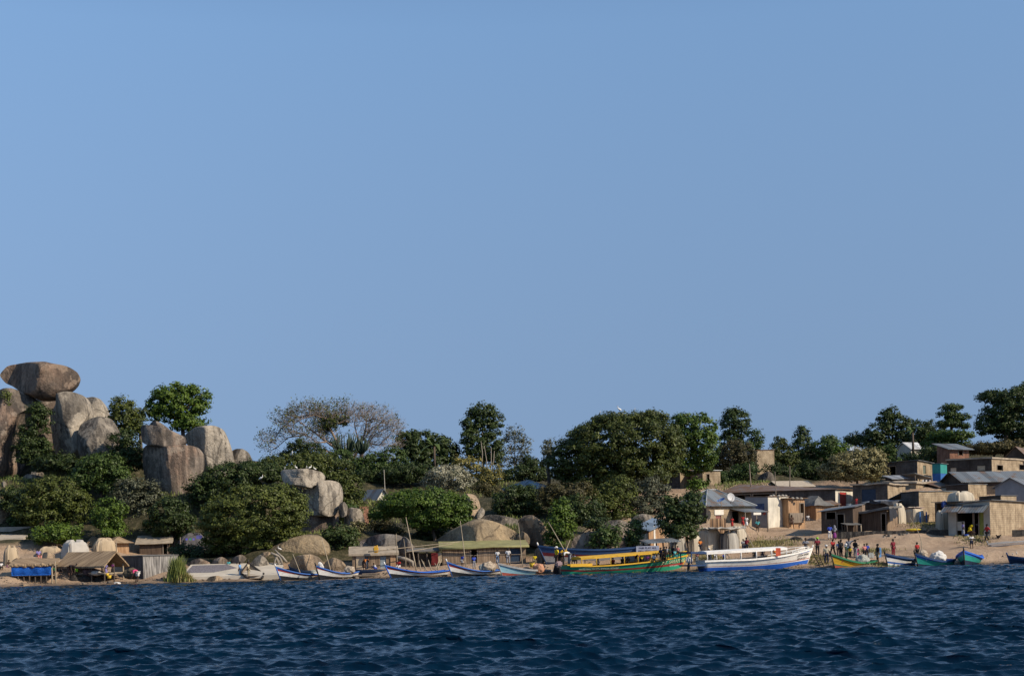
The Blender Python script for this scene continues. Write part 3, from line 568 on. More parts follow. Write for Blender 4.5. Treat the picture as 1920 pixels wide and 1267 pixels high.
T('grey green bush left of the red brick room', [(1745,862,46,24),(1715,868,25,20),(1768,850,14,18)], 204, 'dark', group=G2, vb=.05)
T('leafy bush between the twin topped tree and the low white roof', [(1610,822,24,12),(1630,835,16,14),(1595,828,14,10)], 228, 'dark', group=G2)
T('dark bush on the rocky bank above the small boats', [(640,1010,38,24),(615,1028,22,18),(660,1030,26,18)], 143, 'dark', group=G2, vb=.15, trunk=False)
T('yellowing bush beside the smooth pale slab', [(672,990,18,13),(658,996,14,10)], 146, 'gold', .9, .26, group=G2, vb=-.25, trunk=False)
T('dry brown shrubs below the spreading shade tree', [(710,985,24,12),(735,992,22,10)], 152, 'brown', .8, .28, group=G2, trunk=False)
T('scrubby tuft between streaked wall and pale rounded rock on the left slope', [(18,900,16,10),(35,915,22,12),(8,915,10,8)], 166, 'mid', .8, .26, group=G2, trunk=False)
T('ragged bush on the crest of the streaked granite wall', [(5,742,14,8),(15,752,10,6)], 168, 'olive', .7, .26, group=G2, trunk=False)
T('overhanging green bush behind the concrete frame', [(10,1000,14,10),(40,975,25,12)], 158, 'mid', group=G2)
T('dark bush behind the thatched gap at the foot of the granite dome', [(810,1005,35,18),(790,1015,20,14)], 150, 'dark', group=G2)
T('shaded undergrowth below the huge shoreline bush', [(390,1040,40,16),(440,1045,40,14),(340,1035,26,16)], 143.5, 'dark', .9, .28, group=G2, trunk=False, vb=-.1)
T('tangled shrub at the foot of the dark hillside bush', [(1040,1000,22,16),(1120,985,22,14)], 147, 'dark', group=G2)
T('green bush in front of the long low brick wall on the slope', [(925,925,20,10),(905,915,18,8)], 178, 'brown', .8, .28, group=G2, trunk=False)

# the bare tree: a bent orange-grey trunk and a net of twigs, leafy bits on its left half
def bare_tree():
    Y = 200; s = Y/F; org = at(655, 880, Y); org.z = min(org.z, gz(org.x, Y)); rng = random.Random(5)
    root = empty('bare_tree', org, 0, 'wide flat topped bare tree with twisting pale limbs on the skyline', 'tree', 'trees and bushes on the hillside')
    mb = MB(); tips = []
    def L(px, py, dy=0): return at(px, py, Y+dy)-org
    limbs = [[(655,885),(650,860),(640,845),(622,835),(612,828)], [(640,845),(617,800),(612,785),(600,780)], [(617,800),(600,800),(590,795)], [(612,828),(595,830),(575,815),(550,810)], [(655,870),(668,850),(675,832),(685,810),(687,790),(680,782)],
             [(668,850),(690,830),(705,812),(722,805)], [(675,832),(700,800),(720,790)], [(612,828),(590,810),(560,790),(540,790)], [(612,785),(590,778),(565,785),(545,800)], [(600,780),(580,777),(550,785),(525,805),(512,830)], [(612,785),(630,776),(645,774),(655,780)], [(687,790),(700,785),(715,788),(730,800)], [(672,862),(700,858),(720,850),(728,835)], [(668,850),(680,835),(695,820),(690,800)], [(617,800),(630,795),(645,790),(660,792)], [(640,845),(628,850),(610,845),(590,838)], [(675,832),(668,810),(664,795),(668,780)], [(690,830),(710,835),(725,822),(735,808)],[(575,815),(540,820),(518,840)]]
    for lm in limbs:
        dy = rng.uniform(-2.5, 2.5); pts = [L(x, y, dy*i/len(lm)) for i, (x, y) in enumerate(lm)]
        r = .34 if lm[0] in ((655,885),) else (.2 if lm[0] in ((640,845),(655,870)) else .11)
        mb.tube(pts, [r*(1-.7*i/(len(pts)-1)) for i in range(len(pts))], 6)
        for i in range(1, len(pts)):
            for _ in range(8): tips.append((pts[i-1].lerp(pts[i], rng.random()), r*.4, 0))
            if i == len(pts)-1: tips += [(pts[i], r*.35, 0)]*9
    mb.out('trunk', BARKD, root)
    tw = MB(); lc = []
    ctr = L(620, 840)
    for p, r, lv in tips:
        st = [(p, max(.03, min(.06, r)), 0)]
        while st:
            q, rr, lv = st.pop()
            d = (q-ctr).normalized()*.6+Vector((rng.uniform(-1, 1), rng.uniform(-1, 1), rng.uniform(-.5, .9)))
            e = q+d.normalized()*rng.uniform(.7, 1.5)*(1-.2*lv)
            tw.tube([q, q.lerp(e, .5)+Vector((rng.uniform(-.1, .1), 0, rng.uniform(-.05, .12))), e], [rr, rr*.75, rr*.5], 3, cap=False)
            lc.append(e)
            if lv < 2: st += [(e, rr*.6, lv+1) for _ in range(2 if rng.random() < .75 else 3)]
    tw.out('twigs', plain('twig', (.34, .285, .24), .9, .3, 2, 0), root)
    R2 = np.random.default_rng(4); lc = np.array([tuple(v) for v in lc]); pxs = HX+(lc[:, 0]+org.x)/Y*F
    pr = np.where(pxs < 655, .4, .06); k = R2.random(len(lc)) < pr; lc = np.repeat(lc[k], 4, 0)
    lc = lc+R2.normal(size=lc.shape)*.25; v, val = leaves(lc, R2.normal(size=lc.shape)+np.array([0, 0, .5]), R2.uniform(.15, .34, len(lc)), .6, R2.random(len(lc)), R2)
    link('leaves', leafmesh('leaves', v, val), LM['olive'], root)
bare_tree()
T('dense leafy clump tangled in the crown of the bare tree', [(622,790,22,14),(640,786,16,12),(605,800,12,14)], 201, 'olive', .8, .26, trunk=False, vb=-.1)
T('dark bush under the left limbs of the bare tree', [(560,838,20,14),(585,845,24,14),(540,850,14,8)], 196, 'dark', .9, .28, group=G2)
T('green thicket right of the foot of the bare tree', [(640,862,30,20),(672,878,22,16),(690,868,16,12)], 193, 'mid', group=G2, vb=-.1)
def euphorbia(label, px, py, top, spread, Y):
    base = at(px, py, Y); rng = random.Random(px); mb = MB(); h = (py-top)*Y/F
    for i in range(34):
        a = rng.uniform(-1, 1); x = a*spread*Y/F; y = rng.uniform(-1, 1)*spread*Y/F; z0 = h*rng.uniform(.25, .6)*(.5+abs(a)*.5); z1 = h*rng.uniform(.65, 1)*(1-.25*a*a)
        x2 = x*rng.uniform(.9, 1.4); mb.tube([(x*.25, y*.25, z0*.5), (x*.8, y*.8, z0), (x, y, (z0+z1)/2), (x2, y+rng.uniform(-.3, .3), max(z1, z0+.5))], [.09, .11, .10, .05], 5)
    root = empty('euphorbia', base, 0, label, 'tree', 'candelabra trees'); mb.out('branches', plain('euphorbia', (.035, .055, .03), .6, .4, 2), root)
    MB().tube([(0, 0, -1), (0, 0, h*.35)], [.3, .22], 8).out('trunk', BARK, root)
euphorbia('dark candelabra tree with spiky upright arms inside the bare tree', 648, 862, 808, 26, 197)
euphorbia('second spiky candelabra tree right of the bent trunk', 678, 855, 815, 13, 196)
def fronds(label, px, py, Y, n, ln, name='palm', wid=.3):
    p = at(px, py, Y); rng = random.Random(px+n); mb = MB(); h = 2.2
    for i in range(n):
        a = i*6.283/n+rng.uniform(-.3, .3); up = rng.uniform(.3, 1.3); pts = []
        for k in range(7):
            t = k/6; pts.append(Vector((math.cos(a)*ln*t*.8, math.sin(a)*ln*t*.8, h+up*ln*t-ln*.85*t*t)))
        sd = Vector((-math.sin(a), math.cos(a), 0))
        for k in range(6):
            w0 = wid*(math.sin(math.pi*min(1, k/6+.08))+.1); w1 = wid*(math.sin(math.pi*min(1, (k+1)/6+.02))+.05)
            mb.face([pts[k]-sd*w0, pts[k]+Vector((0, 0, .08)), pts[k+1]+Vector((0, 0, .08)), pts[k+1]-sd*w1]); mb.face([pts[k]+Vector((0, 0, .08)), pts[k]+sd*w0, pts[k+1]+sd*w1, pts[k+1]+Vector((0, 0, .08))])
    root = empty(name, p, 0, label, 'palm', 'plants with long fronds'); mb.out('fronds', plain('frond', (.09, .13, .035), .5, .35, 2), root)
    MB().tube([(0, 0, -1), (0, 0, h)], [.18, .13], 7).out('trunk', BARK, root)
fronds('palm with long arching fronds in front of the wide dark skyline tree', 815, 868, 192, 9, 2.9)
fronds('banana like plant with broad pale leaves left of the low white roof', 1712, 838, 205, 8, 1.5, 'papaya', .28)
def pale_stems(tall):
    for (x0, y0, x1, y1), lab in zip([(913,895,908,835),(917,890,921,838),(903,870,902,828),(920,880,927,845)], ('leftmost', 'second', 'shortest', 'rightmost')):
        a, b = at(x0, y0, 200), at(x1, y1, 200)
        MB().tube([(0, 0, -1.5), (b-a)*.5+Vector((.15, 0, 0)), b-a], [.08, .06, .03], 6).out('stem', BARKP, tall, a-tall.location)
pale_stems(TALL)
def blades(name, label, pts, hgt, n, leaf, rng, cat='reeds', w=.05, kind=None, group=None, spread=1):
    V, val = [], []; org = Vector(pts[0]); org.z = gz(org.x, org.y)
    for i in range(n):
        p = Vector(rng.choice(pts)) if len(pts) > 1 else Vector(pts[0])
        x, y = p.x+rng.gauss(0, spread), p.y+rng.gauss(0, spread); 
        z = org.z if kind is None else 0
        h = hgt*rng.uniform(.5, 1.1)*(math.exp(-((x-p.x)/spread/1.8)**2) if kind is None else 1); a = rng.uniform(0, 6.28); ln = Vector((math.cos(a)*h*.28, math.sin(a)*h*.28, 0)); sd = Vector((math.cos(a+1.57), math.sin(a+1.57), 0))*w
        b = Vector((x, y, z)); V.append((b, sd, ln, h)); val.append(rng.random())
    if kind:
        zz = gzs([q[0].x for q in V], [q[0].y for q in V])
        for q, z in zip(V, zz): q[0].z = z
    vs = []
    for b, sd, ln, h in V:
        b = b-org; vs += [b-sd, b+sd, b+ln*.4+Vector((0, 0, h*.6))+sd*.8, b+ln*.4+Vector((0, 0, h*.6))-sd*.8, b+ln*.4+Vector((0, 0, h*.6))-sd*.8, b+ln*.4+Vector((0, 0, h*.6))+sd*.8, b+ln+Vector((0, 0, h))+sd*.15, b+ln+Vector((0, 0, h))-sd*.15]
    o = link(name, leafmesh(name, np.array([tuple(v) for v in vs]), np.repeat(val, 2)), LM[leaf], None, org)
    return tag(o, label, cat, group, kind)
rg = random.Random(11)
def pebbles():
    V, Fc = [], []; r_ = random.Random(8)
    for i in range(900):
        x = r_.uniform(-55, 55); y = 130.7+abs(r_.gauss(0, 1.0)); s = r_.uniform(.03, .10)*(2.2 if r_.random() < .06 else 1); z = 0; V.append((x, y, s))
    zz = gzs([q[0] for q in V], [q[1] for q in V]); mb = MB()
    for (x, y, s), z in zip(V, zz): mb.ball((x, y-130, z+s*.3), s, 1, (r_.uniform(.8, 1.7), 1, r_.uniform(.5, .9)))
    tag(mb.out('pebbles', plain('pebbles', (.16, .13, .10), .9, .6, 4), None, (0, 130, 0)), 'scatter of small stones and debris along the waterline', 'pebbles', kind='stuff')
pebbles()
blades('reed_clump', 'tall clump of green and yellow reeds at the water beside the grey plank shack', [at(333, 1093, 130.9)], 2.2, 900, 'reed', rg, w=.045, spread=.45)
blades('reed_clump', 'low straw coloured reed fringe at the foot of the tall reed clump', [at(345, 1093, 130.7)], .9, 600, 'dry', rg, w=.045, spread=.5)
def patch(px, py, rx, ry, n): return [hit(px+rg.uniform(-rx, rx), py+rg.uniform(-ry, ry)) for _ in range(n)]
blades('grass', 'patches of short dry and green grass on the beach and slope', patch(1445,1018,40,6,30)+patch(1425,1022,22,4,20)+patch(1530,1050,30,7,20)+patch(1640,1033,22,3,12)+patch(1830,1010,18,2,12)+patch(1730,983,25,3,14)+patch(1330,1048,25,4,20)+patch(1640,1058,18,2,8), .22, 5200, 'dry', rg, 'grass', .03, 'stuff', spread=.7)
blades('undergrowth', 'ragged grass and weeds between the rocks of the left hillside', patch(60,905,60,25,30)+patch(330,930,60,30,12)+patch(690,960,40,20,24)+patch(930,915,60,10,20)+patch(1000,985,60,10,20)+patch(600,1000,40,8,14)+patch(1400,910,60,6,20), .36, 6500, 'reed', rg, 'undergrowth', .04, 'stuff', spread=1.4)
# ------------------------------------------------------------------ buildings
WM = dict(beige=blocks('block wall sandy', (.46, .365, .245), (.38, .30, .20), (.32, .26, .185)), grey=blocks('block wall grey shaded', (.13, .115, .105), (.105, .095, .088), (.085, .078, .07)), brown=blocks('block wall brown shaded', (.095, .075, .062), (.075, .06, .05), (.065, .052, .043)),  # grey and brown blocks darkened: shade of left-facing walls is in the colour
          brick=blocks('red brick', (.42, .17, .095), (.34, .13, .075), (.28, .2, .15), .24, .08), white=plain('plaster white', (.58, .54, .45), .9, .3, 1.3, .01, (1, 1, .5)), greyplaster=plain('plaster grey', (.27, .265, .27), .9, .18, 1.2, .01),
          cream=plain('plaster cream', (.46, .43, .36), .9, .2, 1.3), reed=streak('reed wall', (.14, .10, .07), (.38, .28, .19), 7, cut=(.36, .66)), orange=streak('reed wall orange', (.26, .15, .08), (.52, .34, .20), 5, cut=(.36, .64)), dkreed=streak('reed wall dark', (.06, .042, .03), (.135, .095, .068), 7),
          plank=streak('plank wall grey', (.09, .088, .085), (.42, .40, .37), 5.5, cut=(.38, .62)), dkplank=streak('plank wall shaded', (.03, .03, .032), (.16, .155, .15), 5.5, cut=(.38, .62)), dark=plain('dark interior', (.02, .019, .018), .9, .3), teal=plain('teal metal', (.04, .25, .23), .5, .2), blue=plain('blue metal', (.04, .13, .36), .5, .25),  # darker plank copy paints shade onto the left wall of the shack
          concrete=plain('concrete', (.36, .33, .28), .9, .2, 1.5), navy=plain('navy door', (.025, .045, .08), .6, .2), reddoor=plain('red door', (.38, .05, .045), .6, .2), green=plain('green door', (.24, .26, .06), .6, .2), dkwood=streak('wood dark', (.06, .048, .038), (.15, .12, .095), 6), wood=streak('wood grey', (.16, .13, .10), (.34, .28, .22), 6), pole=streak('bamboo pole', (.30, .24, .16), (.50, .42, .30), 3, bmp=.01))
TX, TY = tin('tin roof x', (.20, .22, .23), 0, .25), tin('tin roof y', (.20, .22, .23), 1, .25)
RX, RY = tin('tin roof rusty x', (.24, .235, .23), 0, .75), tin('tin roof rusty y', (.24, .235, .23), 1, .75)
THATCH = streak('thatch', (.13, .085, .05), (.50, .37, .23), 5, bmp=.08, cut=(.34, .68))
SACK = plain('sacking roof', (.36, .30, .225), .95, .35, 1.2, .05); SACKD = plain('dark sacking roof', (.15, .145, .135), .95, .35, 1.4, .05)
def wallgrid(mb, o, sd, ind, sl, z0, z1, holes, rev=.14):
    S = sorted({0, sl, *[h[0] for h in holes], *[h[1] for h in holes]}); Zs = sorted({z0, z1, *[h[2] for h in holes], *[h[3] for h in holes]})
    P = lambda s, z, d=0: o+sd*s+ind*d+Vector((0, 0, z))
    for s0, s1 in zip(S, S[1:]):
        for a, b in zip(Zs, Zs[1:]):
            if any(h[0]-1e-6 <= s0 and s1 <= h[1]+1e-6 and h[2]-1e-6 <= a and b <= h[3]+1e-6 for h in holes): continue
            mb.face([P(s0, a), P(s1, a), P(s1, b), P(s0, b)])
    for s0, s1, a, b in holes:
        for q in ([(s0, a), (s0, b)], [(s1, a), (s1, b)], [(s0, a), (s1, a)], [(s0, b), (s1, b)]):
            mb.face([P(*q[0]), P(*q[1]), P(*q[1], rev), P(*q[0], rev)])
def house(label, cat, xl, xc, xr, yb, yt, Y, b, wall='beige', roof='mono', rm=None, Wd=None, Ln=None, ops=(), rc=0, rl=0, rr=0, rise=1., over=.3, th=.06, name='house', group='village houses', rr_=0, hump=0, posts=None, wallname='wall', wall2=None, rk=None):
    P = at(xc, yb, Y); b = rad(b); ex = Vector((math.cos(b), math.sin(b), 0)); ey = Vector((-math.sin(b), math.cos(b), 0)); Ht = at(xc, yt, Y).z-P.z; ym = (yb+yt)/2
    def reach(px, d):
        k = uv(px, ym)[0]/F; return (k*P.y-P.x)/(d.x-k*d.y)
    Wd = Wd or max(.6, min(26, reach(xr, ex))); Ln = Ln or max(.6, min(26, reach(xl, ey)))
    root = empty(name, P, b, label, cat, group)
    def loc(side, px, py):
        u, v = uv(px, py); d = Vector((u/F, 1, v/F)); n_ = ey if side == 'R' else ex; e_ = ex if side == 'R' else ey
        t = (P-Vector((0, 0, EYE))).dot(n_)/d.dot(n_); q = Vector((0, 0, EYE))+d*t-P; return q.dot(e_), q.z
    holes = dict(R=[], L=[]); leaves_ = []
    for op in ops:
        side, x0, x1, y0, y1, kind, m = op
        a = [loc(side, x, y) for x in (x0, x1) for y in (y0, y1)]; s0, s1 = min(q[0] for q in a), max(q[0] for q in a); z0, z1 = min(a[0][1], a[1][1]), max(a[0][1], a[1][1])
        lim = Wd if side == 'R' else Ln; s0, s1 = max(.05, s0), min(lim-.05, s1); z1 = min(z1, Ht-.05); z0 = max(z0, -.2)
        if s1-s0 < .1: continue
        if kind != 'sign': holes[side].append((s0, s1, z0, z1))
        leaves_.append((side, s0, s1, z0, z1, kind, m))
    B = -1.4; X, Yv = Vector((1, 0, 0)), Vector((0, 1, 0)); ln = Ln
    if posts is None:
        mb = MB()
        wallgrid(mb, Vector(), X, Yv, Wd, B, Ht, holes['R']); 
        m2 = mb
        if wall2: m2 = MB()
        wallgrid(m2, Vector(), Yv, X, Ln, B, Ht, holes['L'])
        wallgrid(mb, Vector((0, Ln, 0)), X, -Yv, Wd, B, Ht, []); wallgrid(mb, Vector((Wd, 0, 0)), Yv, -X, Ln, B, Ht, [])
        if roof == 'gx':
            for x in (0, Wd): mb.face([(x, 0, Ht), (x, Ln, Ht), (x, Ln/2, Ht+rise)])
        if roof == 'gy':
            for y in (0, Ln): mb.face([(0, y, Ht), (Wd, y, Ht), (Wd/2, y, Ht+rise)])
        if roof == 'mono':
            zr, zl, zk = rr, rl, (rl+rr-rc if rk is None else rk)
            for a, b_, za, zb in (((0, 0), (Wd, 0), rc, zr), ((0, 0), (0, Ln), rc, zl), ((Wd, 0), (Wd, Ln), zr, zk), ((0, Ln), (Wd, Ln), zl, zk)):
                if max(za, zb) > .02: (m2 if wall2 and a == (0, 0) and b_ == (0, Ln) else mb).face([(*a, Ht), (*b_, Ht), (*b_, Ht+zb-.01), (*a, Ht+za-.01)])
        mb.out(wallname, WM[wall], root)
        if wall2: m2.out('front_wall', WM[wall2], root)  # left wall: most wall2 colours have the wall's shade painted in
    else:
        for (s, t) in posts: MB().tube([(s*Wd, t*Ln, B), (s*Wd+.03, t*Ln, Ht*.5), (s*Wd, t*Ln, Ht+.05)], .07, 6).out('post', WM['pole' if (s > .9 and t < .1) else 'dkwood'], root)
    for side, s0, s1, z0, z1, kind, m in leaves_:
        if kind == 'hole':
            mb = MB(); q = lambda s, z: Vector((s, -.03, z)) if side == 'R' else Vector((-.03, s, z)); k = .09
            for a_, b_, w_, h_ in ((s0, (z0+z1)/2, k, z1-z0+k), (s1, (z0+z1)/2, k, z1-z0+k), ((s0+s1)/2, z1, s1-s0-k, k)): mb.box(q(a_, b_), (w_, .05, h_) if side == 'R' else (.05, w_, h_))
            mb.out('door_frame' if z0 < .35 else 'window_frame', WM['wood'], root); continue
        mb = MB(); d = .09 if kind != 'sign' else -.02; ww, hh = s1-s0, z1-z0
        c = Vector(((s0+s1)/2, d, (z0+z1)/2)) if side == 'R' else Vector((d, (s0+s1)/2, (z0+z1)/2))
        D = (ww-.02, .03, hh-.02) if side == 'R' else (.03, ww-.02, hh-.02); mb.box((0, 0, 0), D)
        if kind == 'door':
            for f in (-.25, .25): mb.box((0, -.02, f*hh) if side == 'R' else (-.02, 0, f*hh), (ww*.8, .02, .05) if side == 'R' else (.02, ww*.8, .05))
        mb.out(kind, WM[m] if m in WM else m, root, c)
    o = over; rm = rm or TX
    def zf(x, y): return Ht+rc+(rr-rc)*x/Wd+(rl-rc)*y/Ln+(0 if rk is None else (rk-rl-rr+rc)*(x/Wd)*(y/Ln))
    mb = MB()
    if roof == 'mono':
        q = [(-o, -o), (Wd+o, -o), (Wd+o, Ln+o), (-o, Ln+o)]; mb.slab([(x, y, zf(x, y)+th+.01) for x, y in q], th)
    elif roof == 'gx':
        k = rise/(Ln/2); mb.slab([(-o, -o, Ht-o*k+th), (Wd+o, -o, Ht-o*k+th), (Wd+o, Ln/2, Ht+rise+th), (-o, Ln/2, Ht+rise+th)], th); mb.slab([(-o, Ln/2, Ht+rise+th+.003), (Wd+o, Ln/2, Ht+rise+th+.003), (Wd+o, Ln+o, Ht-o*k+th), (-o, Ln+o, Ht-o*k+th)], th)
    elif roof == 'gy':
        k = rise/(Wd/2); mb.slab([(-o, -o, Ht-o*k+th), (Wd/2, -o, Ht+rise+th), (Wd/2, Ln+o, Ht+rise+th), (-o, Ln+o, Ht-o*k+th)], th); mb.slab([(Wd/2, -o, Ht+rise+th+.003), (Wd+o, -o, Ht-o*k+th), (Wd+o, Ln+o, Ht-o*k+th), (Wd/2, Ln+o, Ht+rise+th+.003)], th)
    elif roof == 'hip':
        i = min(Wd, Ln)/2; h = Ht+rise
        r0, r1 = ((i, Ln/2, h), (Wd-i, Ln/2, h)) if Wd >= Ln else ((Wd/2, i, h), (Wd/2, Ln-i, h))
        if (Vector(r0)-Vector(r1)).length < .1: r1 = (r1[0]+.15, r1[1], r1[2])
        e = [(-o, -o, Ht-.1), (Wd+o, -o, Ht-.1), (Wd+o, Ln+o, Ht-.1), (-o, Ln+o, Ht-.1)]
        if Wd >= Ln: fs = [(e[0], e[1], r1, r0), (e[1], e[2], r1), (e[2], e[3], r0, r1), (e[3], e[0], r0)]
        else: fs = [(e[0], e[1], r0), (e[1], e[2], r1, r0), (e[2], e[3], r1), (e[3], e[0], r0, r1)]
        for f in fs: mb.face(f)
        bmesh.ops.remove_doubles(mb.b, verts=mb.b.verts[:], dist=1e-4); mb.face(e[::-1])
    if hump: mb.rough(hump, .7, 6)
    elif roof == 'mono': mb.rough(.035, .9, 5)
    ro = mb.out('roof', rm, root)
    if roof == 'hip':
        cp = MB(); E = [Vector(q) for q in e]
        prs = [(E[0], r0), (E[1], r1 if Wd >= Ln else r0), (E[3], r0 if Wd >= Ln else r1), (r0, r1)]
        for a, b_ in prs: cp.tube([Vector(a)+Vector((0, 0, .03)), Vector(b_)+Vector((0, 0, .03))], .07, 5)
        if rm.name.startswith(('tin', 'blue')): cp.out('ridge_cap', plain('ridge flashing', (.30, .32, .33), .5, .2), ro)
        else: cp.b.free()
    root['w'] = Wd; root['l'] = Ln; root['h'] = Ht
    return root
H_ = house
# the right hand village, front rows first
shop = H_('long block shop with grey tin awnings over its shaded front by the beach', 'shop', 1778, 1857, 1990, 1003, 946, 145.5, 52, 'beige', 'mono', TY, Ln=None, Wd=15, ops=[('L',1795,1824,960,1003,'hole',None),('L',1827,1835,958,1003,'hole',None),('L',1836,1844,958,1003,'door','green')], rl=.1, rc=.45, rr=.25, wall2='cream', name='shop')
def awning(root, y0, y1, z, d, drop, m, nm='awning'):
    MB().slab([(.0, y0, z), (.0, y1, z), (-d, y1, z-drop), (-d, y0, z-drop)], .04).out(nm, m, root)
L = shop['l']; hS = shop['h']
awning(shop, .1, L*.62, hS+.02, 1.7, .75, TY); awning(shop, L*.64, L*1.06, hS+.14, 1.5, .75, TY)
MB().box((-.03, L*.70, 1.0), (.05, L*.2, .9)).out('counter', WM['cream'], shop)
H_('dark plank shed with a pale tin roof standing alone on the dirt slope', 'shed', 1540, 1600, 1617, 998, 957, 150.5, 62, 'dkreed', 'mono', TX, ops=[('L',1549,1567,957,973,'hole',None),('L',1570,1583,963,993,'hole',None)], rl=-.0, rc=.35, rr=.7, over=.35, name='shed')
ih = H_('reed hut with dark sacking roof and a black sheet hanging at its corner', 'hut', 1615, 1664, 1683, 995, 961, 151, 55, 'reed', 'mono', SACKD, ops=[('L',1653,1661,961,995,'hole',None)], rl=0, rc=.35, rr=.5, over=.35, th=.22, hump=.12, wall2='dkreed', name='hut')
mb = MB()
for i in range(8):
    t0, t1 = i/8, (i+1)/8; z = lambda t: 2.35-.3*math.sin(t*9)*.3
    mb.face([(-.36+t0*2.1, -.4-.05*math.sin(i*2.1), z(t0)), (-.36+t1*2.1, -.4-.05*math.sin(i*2.1+2.1), z(t1)), (-.36+t1*2.1, -.42-.1*math.sin(i+1), .95+.5*t1+.12*math.sin(i*3+3)), (-.36+t0*2.1, -.42-.1*math.sin(i), .95+.5*t0+.12*math.sin(i*3))])
mb.out('hanging_sheet', plain('black sheet', (.035, .038, .045), .5, .3), ih)
H_('small grey awning on thin posts between the plank shed and the reed hut', 'shelter', 1585, 1588, 1614, 999, 984, 149.2, 6, 'dark', 'mono', SACKD, Ln=1.5, rl=.15, over=.1, posts=[(0, 0), (1, 0), (0, 1), (1, 1)], name='shelter')
H_('white plastered kiosk with a painted mural on its shaded side', 'building', 1398, 1441, 1479, 988, 931, 160, 50, 'white', 'mono', RX, rl=.1, rc=.0, rr=.05, over=.1, wall2='greyplaster', name='building',  # white building: grey on the mural side is shade put into the plaster
   ops=[('L',1417,1433,944,962,'sign',plain('mural blue', (.07, .10, .20), .8, .7, 2.2)),('L',1430,1436,956,965,'sign',plain('mural red', (.30, .08, .06), .8, .6, 3))])
rr_ = H_('reed walled room with a dark open doorway beside the white kiosk', 'hut', 1470, 1479, 1509, 980, 936, 161.5, 30, 'orange', 'mono', RY, Ln=3, ops=[('R',1500,1507,943,974,'hole',None)], rc=.1, rl=.1, rr=.1, name='hut')
MB().box((1.0, -.12, .55), (1.9, .2, 1.1)).out('counter', WM['wood'], rr_)
th = H_('small hut with a sagging grey thatch hump roof between the kiosk and the plank shed', 'hut', 1512, 1530, 1558, 972, 946, 165, 25, 'orange', 'hip', SACKD, Ln=3.6, rise=1.0, over=.4, hump=.3, name='hut')
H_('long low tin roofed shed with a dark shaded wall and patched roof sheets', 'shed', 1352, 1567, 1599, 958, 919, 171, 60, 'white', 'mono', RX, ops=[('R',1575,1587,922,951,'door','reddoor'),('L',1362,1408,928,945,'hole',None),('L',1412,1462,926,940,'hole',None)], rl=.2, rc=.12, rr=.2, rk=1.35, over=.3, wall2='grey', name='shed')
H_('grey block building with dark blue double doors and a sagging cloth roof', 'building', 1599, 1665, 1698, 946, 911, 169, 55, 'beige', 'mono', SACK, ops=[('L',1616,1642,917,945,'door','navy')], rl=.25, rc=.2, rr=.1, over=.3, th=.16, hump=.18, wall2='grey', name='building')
hg = H_('sandy block house with a blank lit wall and a lean-to at its left', 'house', 1690, 1724, 1792, 978, 923, 158, 38, 'beige', 'mono', TX, rl=.05, rc=.1, rr=.15, over=.12, wall2='grey')
MB().slab([(.1, hg['l']+.05, hg['h']+.1), (2.6, hg['l']+.05, hg['h']+.1), (2.6, hg['l']+2.4, hg['h']-.75), (.1, hg['l']+2.4, hg['h']-.75)], .05).out('lean_to_roof', SACKD, hg)
MB().tube([(.2, hg['l']+2.3, -1), (.2, hg['l']+2.3, hg['h']-.75)], .05, 6).out('post', WM['pole'], hg)
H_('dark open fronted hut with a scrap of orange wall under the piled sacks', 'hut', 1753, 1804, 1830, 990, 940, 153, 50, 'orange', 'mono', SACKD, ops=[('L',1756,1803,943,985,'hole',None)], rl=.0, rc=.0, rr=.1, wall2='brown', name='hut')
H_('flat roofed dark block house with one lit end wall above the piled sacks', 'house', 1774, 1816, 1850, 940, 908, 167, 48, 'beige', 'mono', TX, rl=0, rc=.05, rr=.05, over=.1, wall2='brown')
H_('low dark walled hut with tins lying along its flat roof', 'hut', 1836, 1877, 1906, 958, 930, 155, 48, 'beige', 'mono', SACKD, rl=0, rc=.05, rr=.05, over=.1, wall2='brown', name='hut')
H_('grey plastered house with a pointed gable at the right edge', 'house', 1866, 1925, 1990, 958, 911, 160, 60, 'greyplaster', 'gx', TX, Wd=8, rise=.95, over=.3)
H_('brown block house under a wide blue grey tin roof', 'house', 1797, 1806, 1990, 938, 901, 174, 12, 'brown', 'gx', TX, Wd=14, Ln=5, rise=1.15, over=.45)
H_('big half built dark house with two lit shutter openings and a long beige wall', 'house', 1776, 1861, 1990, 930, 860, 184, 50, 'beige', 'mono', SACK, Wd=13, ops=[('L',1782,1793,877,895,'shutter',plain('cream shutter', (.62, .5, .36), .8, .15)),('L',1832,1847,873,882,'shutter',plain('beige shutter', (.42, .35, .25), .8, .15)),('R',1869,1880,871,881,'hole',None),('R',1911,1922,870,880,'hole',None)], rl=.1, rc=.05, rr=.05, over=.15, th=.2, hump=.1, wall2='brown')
H_('dark gable roofed house end rising at the right edge above the half built house', 'house', 1880, 1930, 1990, 880, 860, 192, 60, 'brown', 'gx', RX, Wd=8, rise=1.7, over=.3)
H_('small red brick room under a tilted white edged tin roof', 'house', 1776, 1781, 1817, 862, 842, 197, 15, 'brick', 'mono', TX, Ln=3.2, ops=[('R',1797,1805,844,853,'hole',None)], rc=.05, rl=.85, rr=.0, over=.5)
H_('two storey grey house with a pale end wall and one narrow window', 'house', 1664, 1721, 1748, 915, 868, 187, 55, 'beige', 'mono', TX, ops=[('R',1731,1736,872,888,'window',plain('window green grey', (.13, .15, .12), .5, .3)),('L',1668,1680,874,890,'hole',None)], rl=.25, rc=.35, rr=.15, over=.25, wall2='grey')
kk = H_('turquoise and blue painted kiosk between two dark houses', 'kiosk', 1748, 1764, 1776, 905, 887, 183, 50, 'blue', 'mono', TX, rl=.0, rc=.0, rr=.0, over=.02, th=.01, name='kiosk')
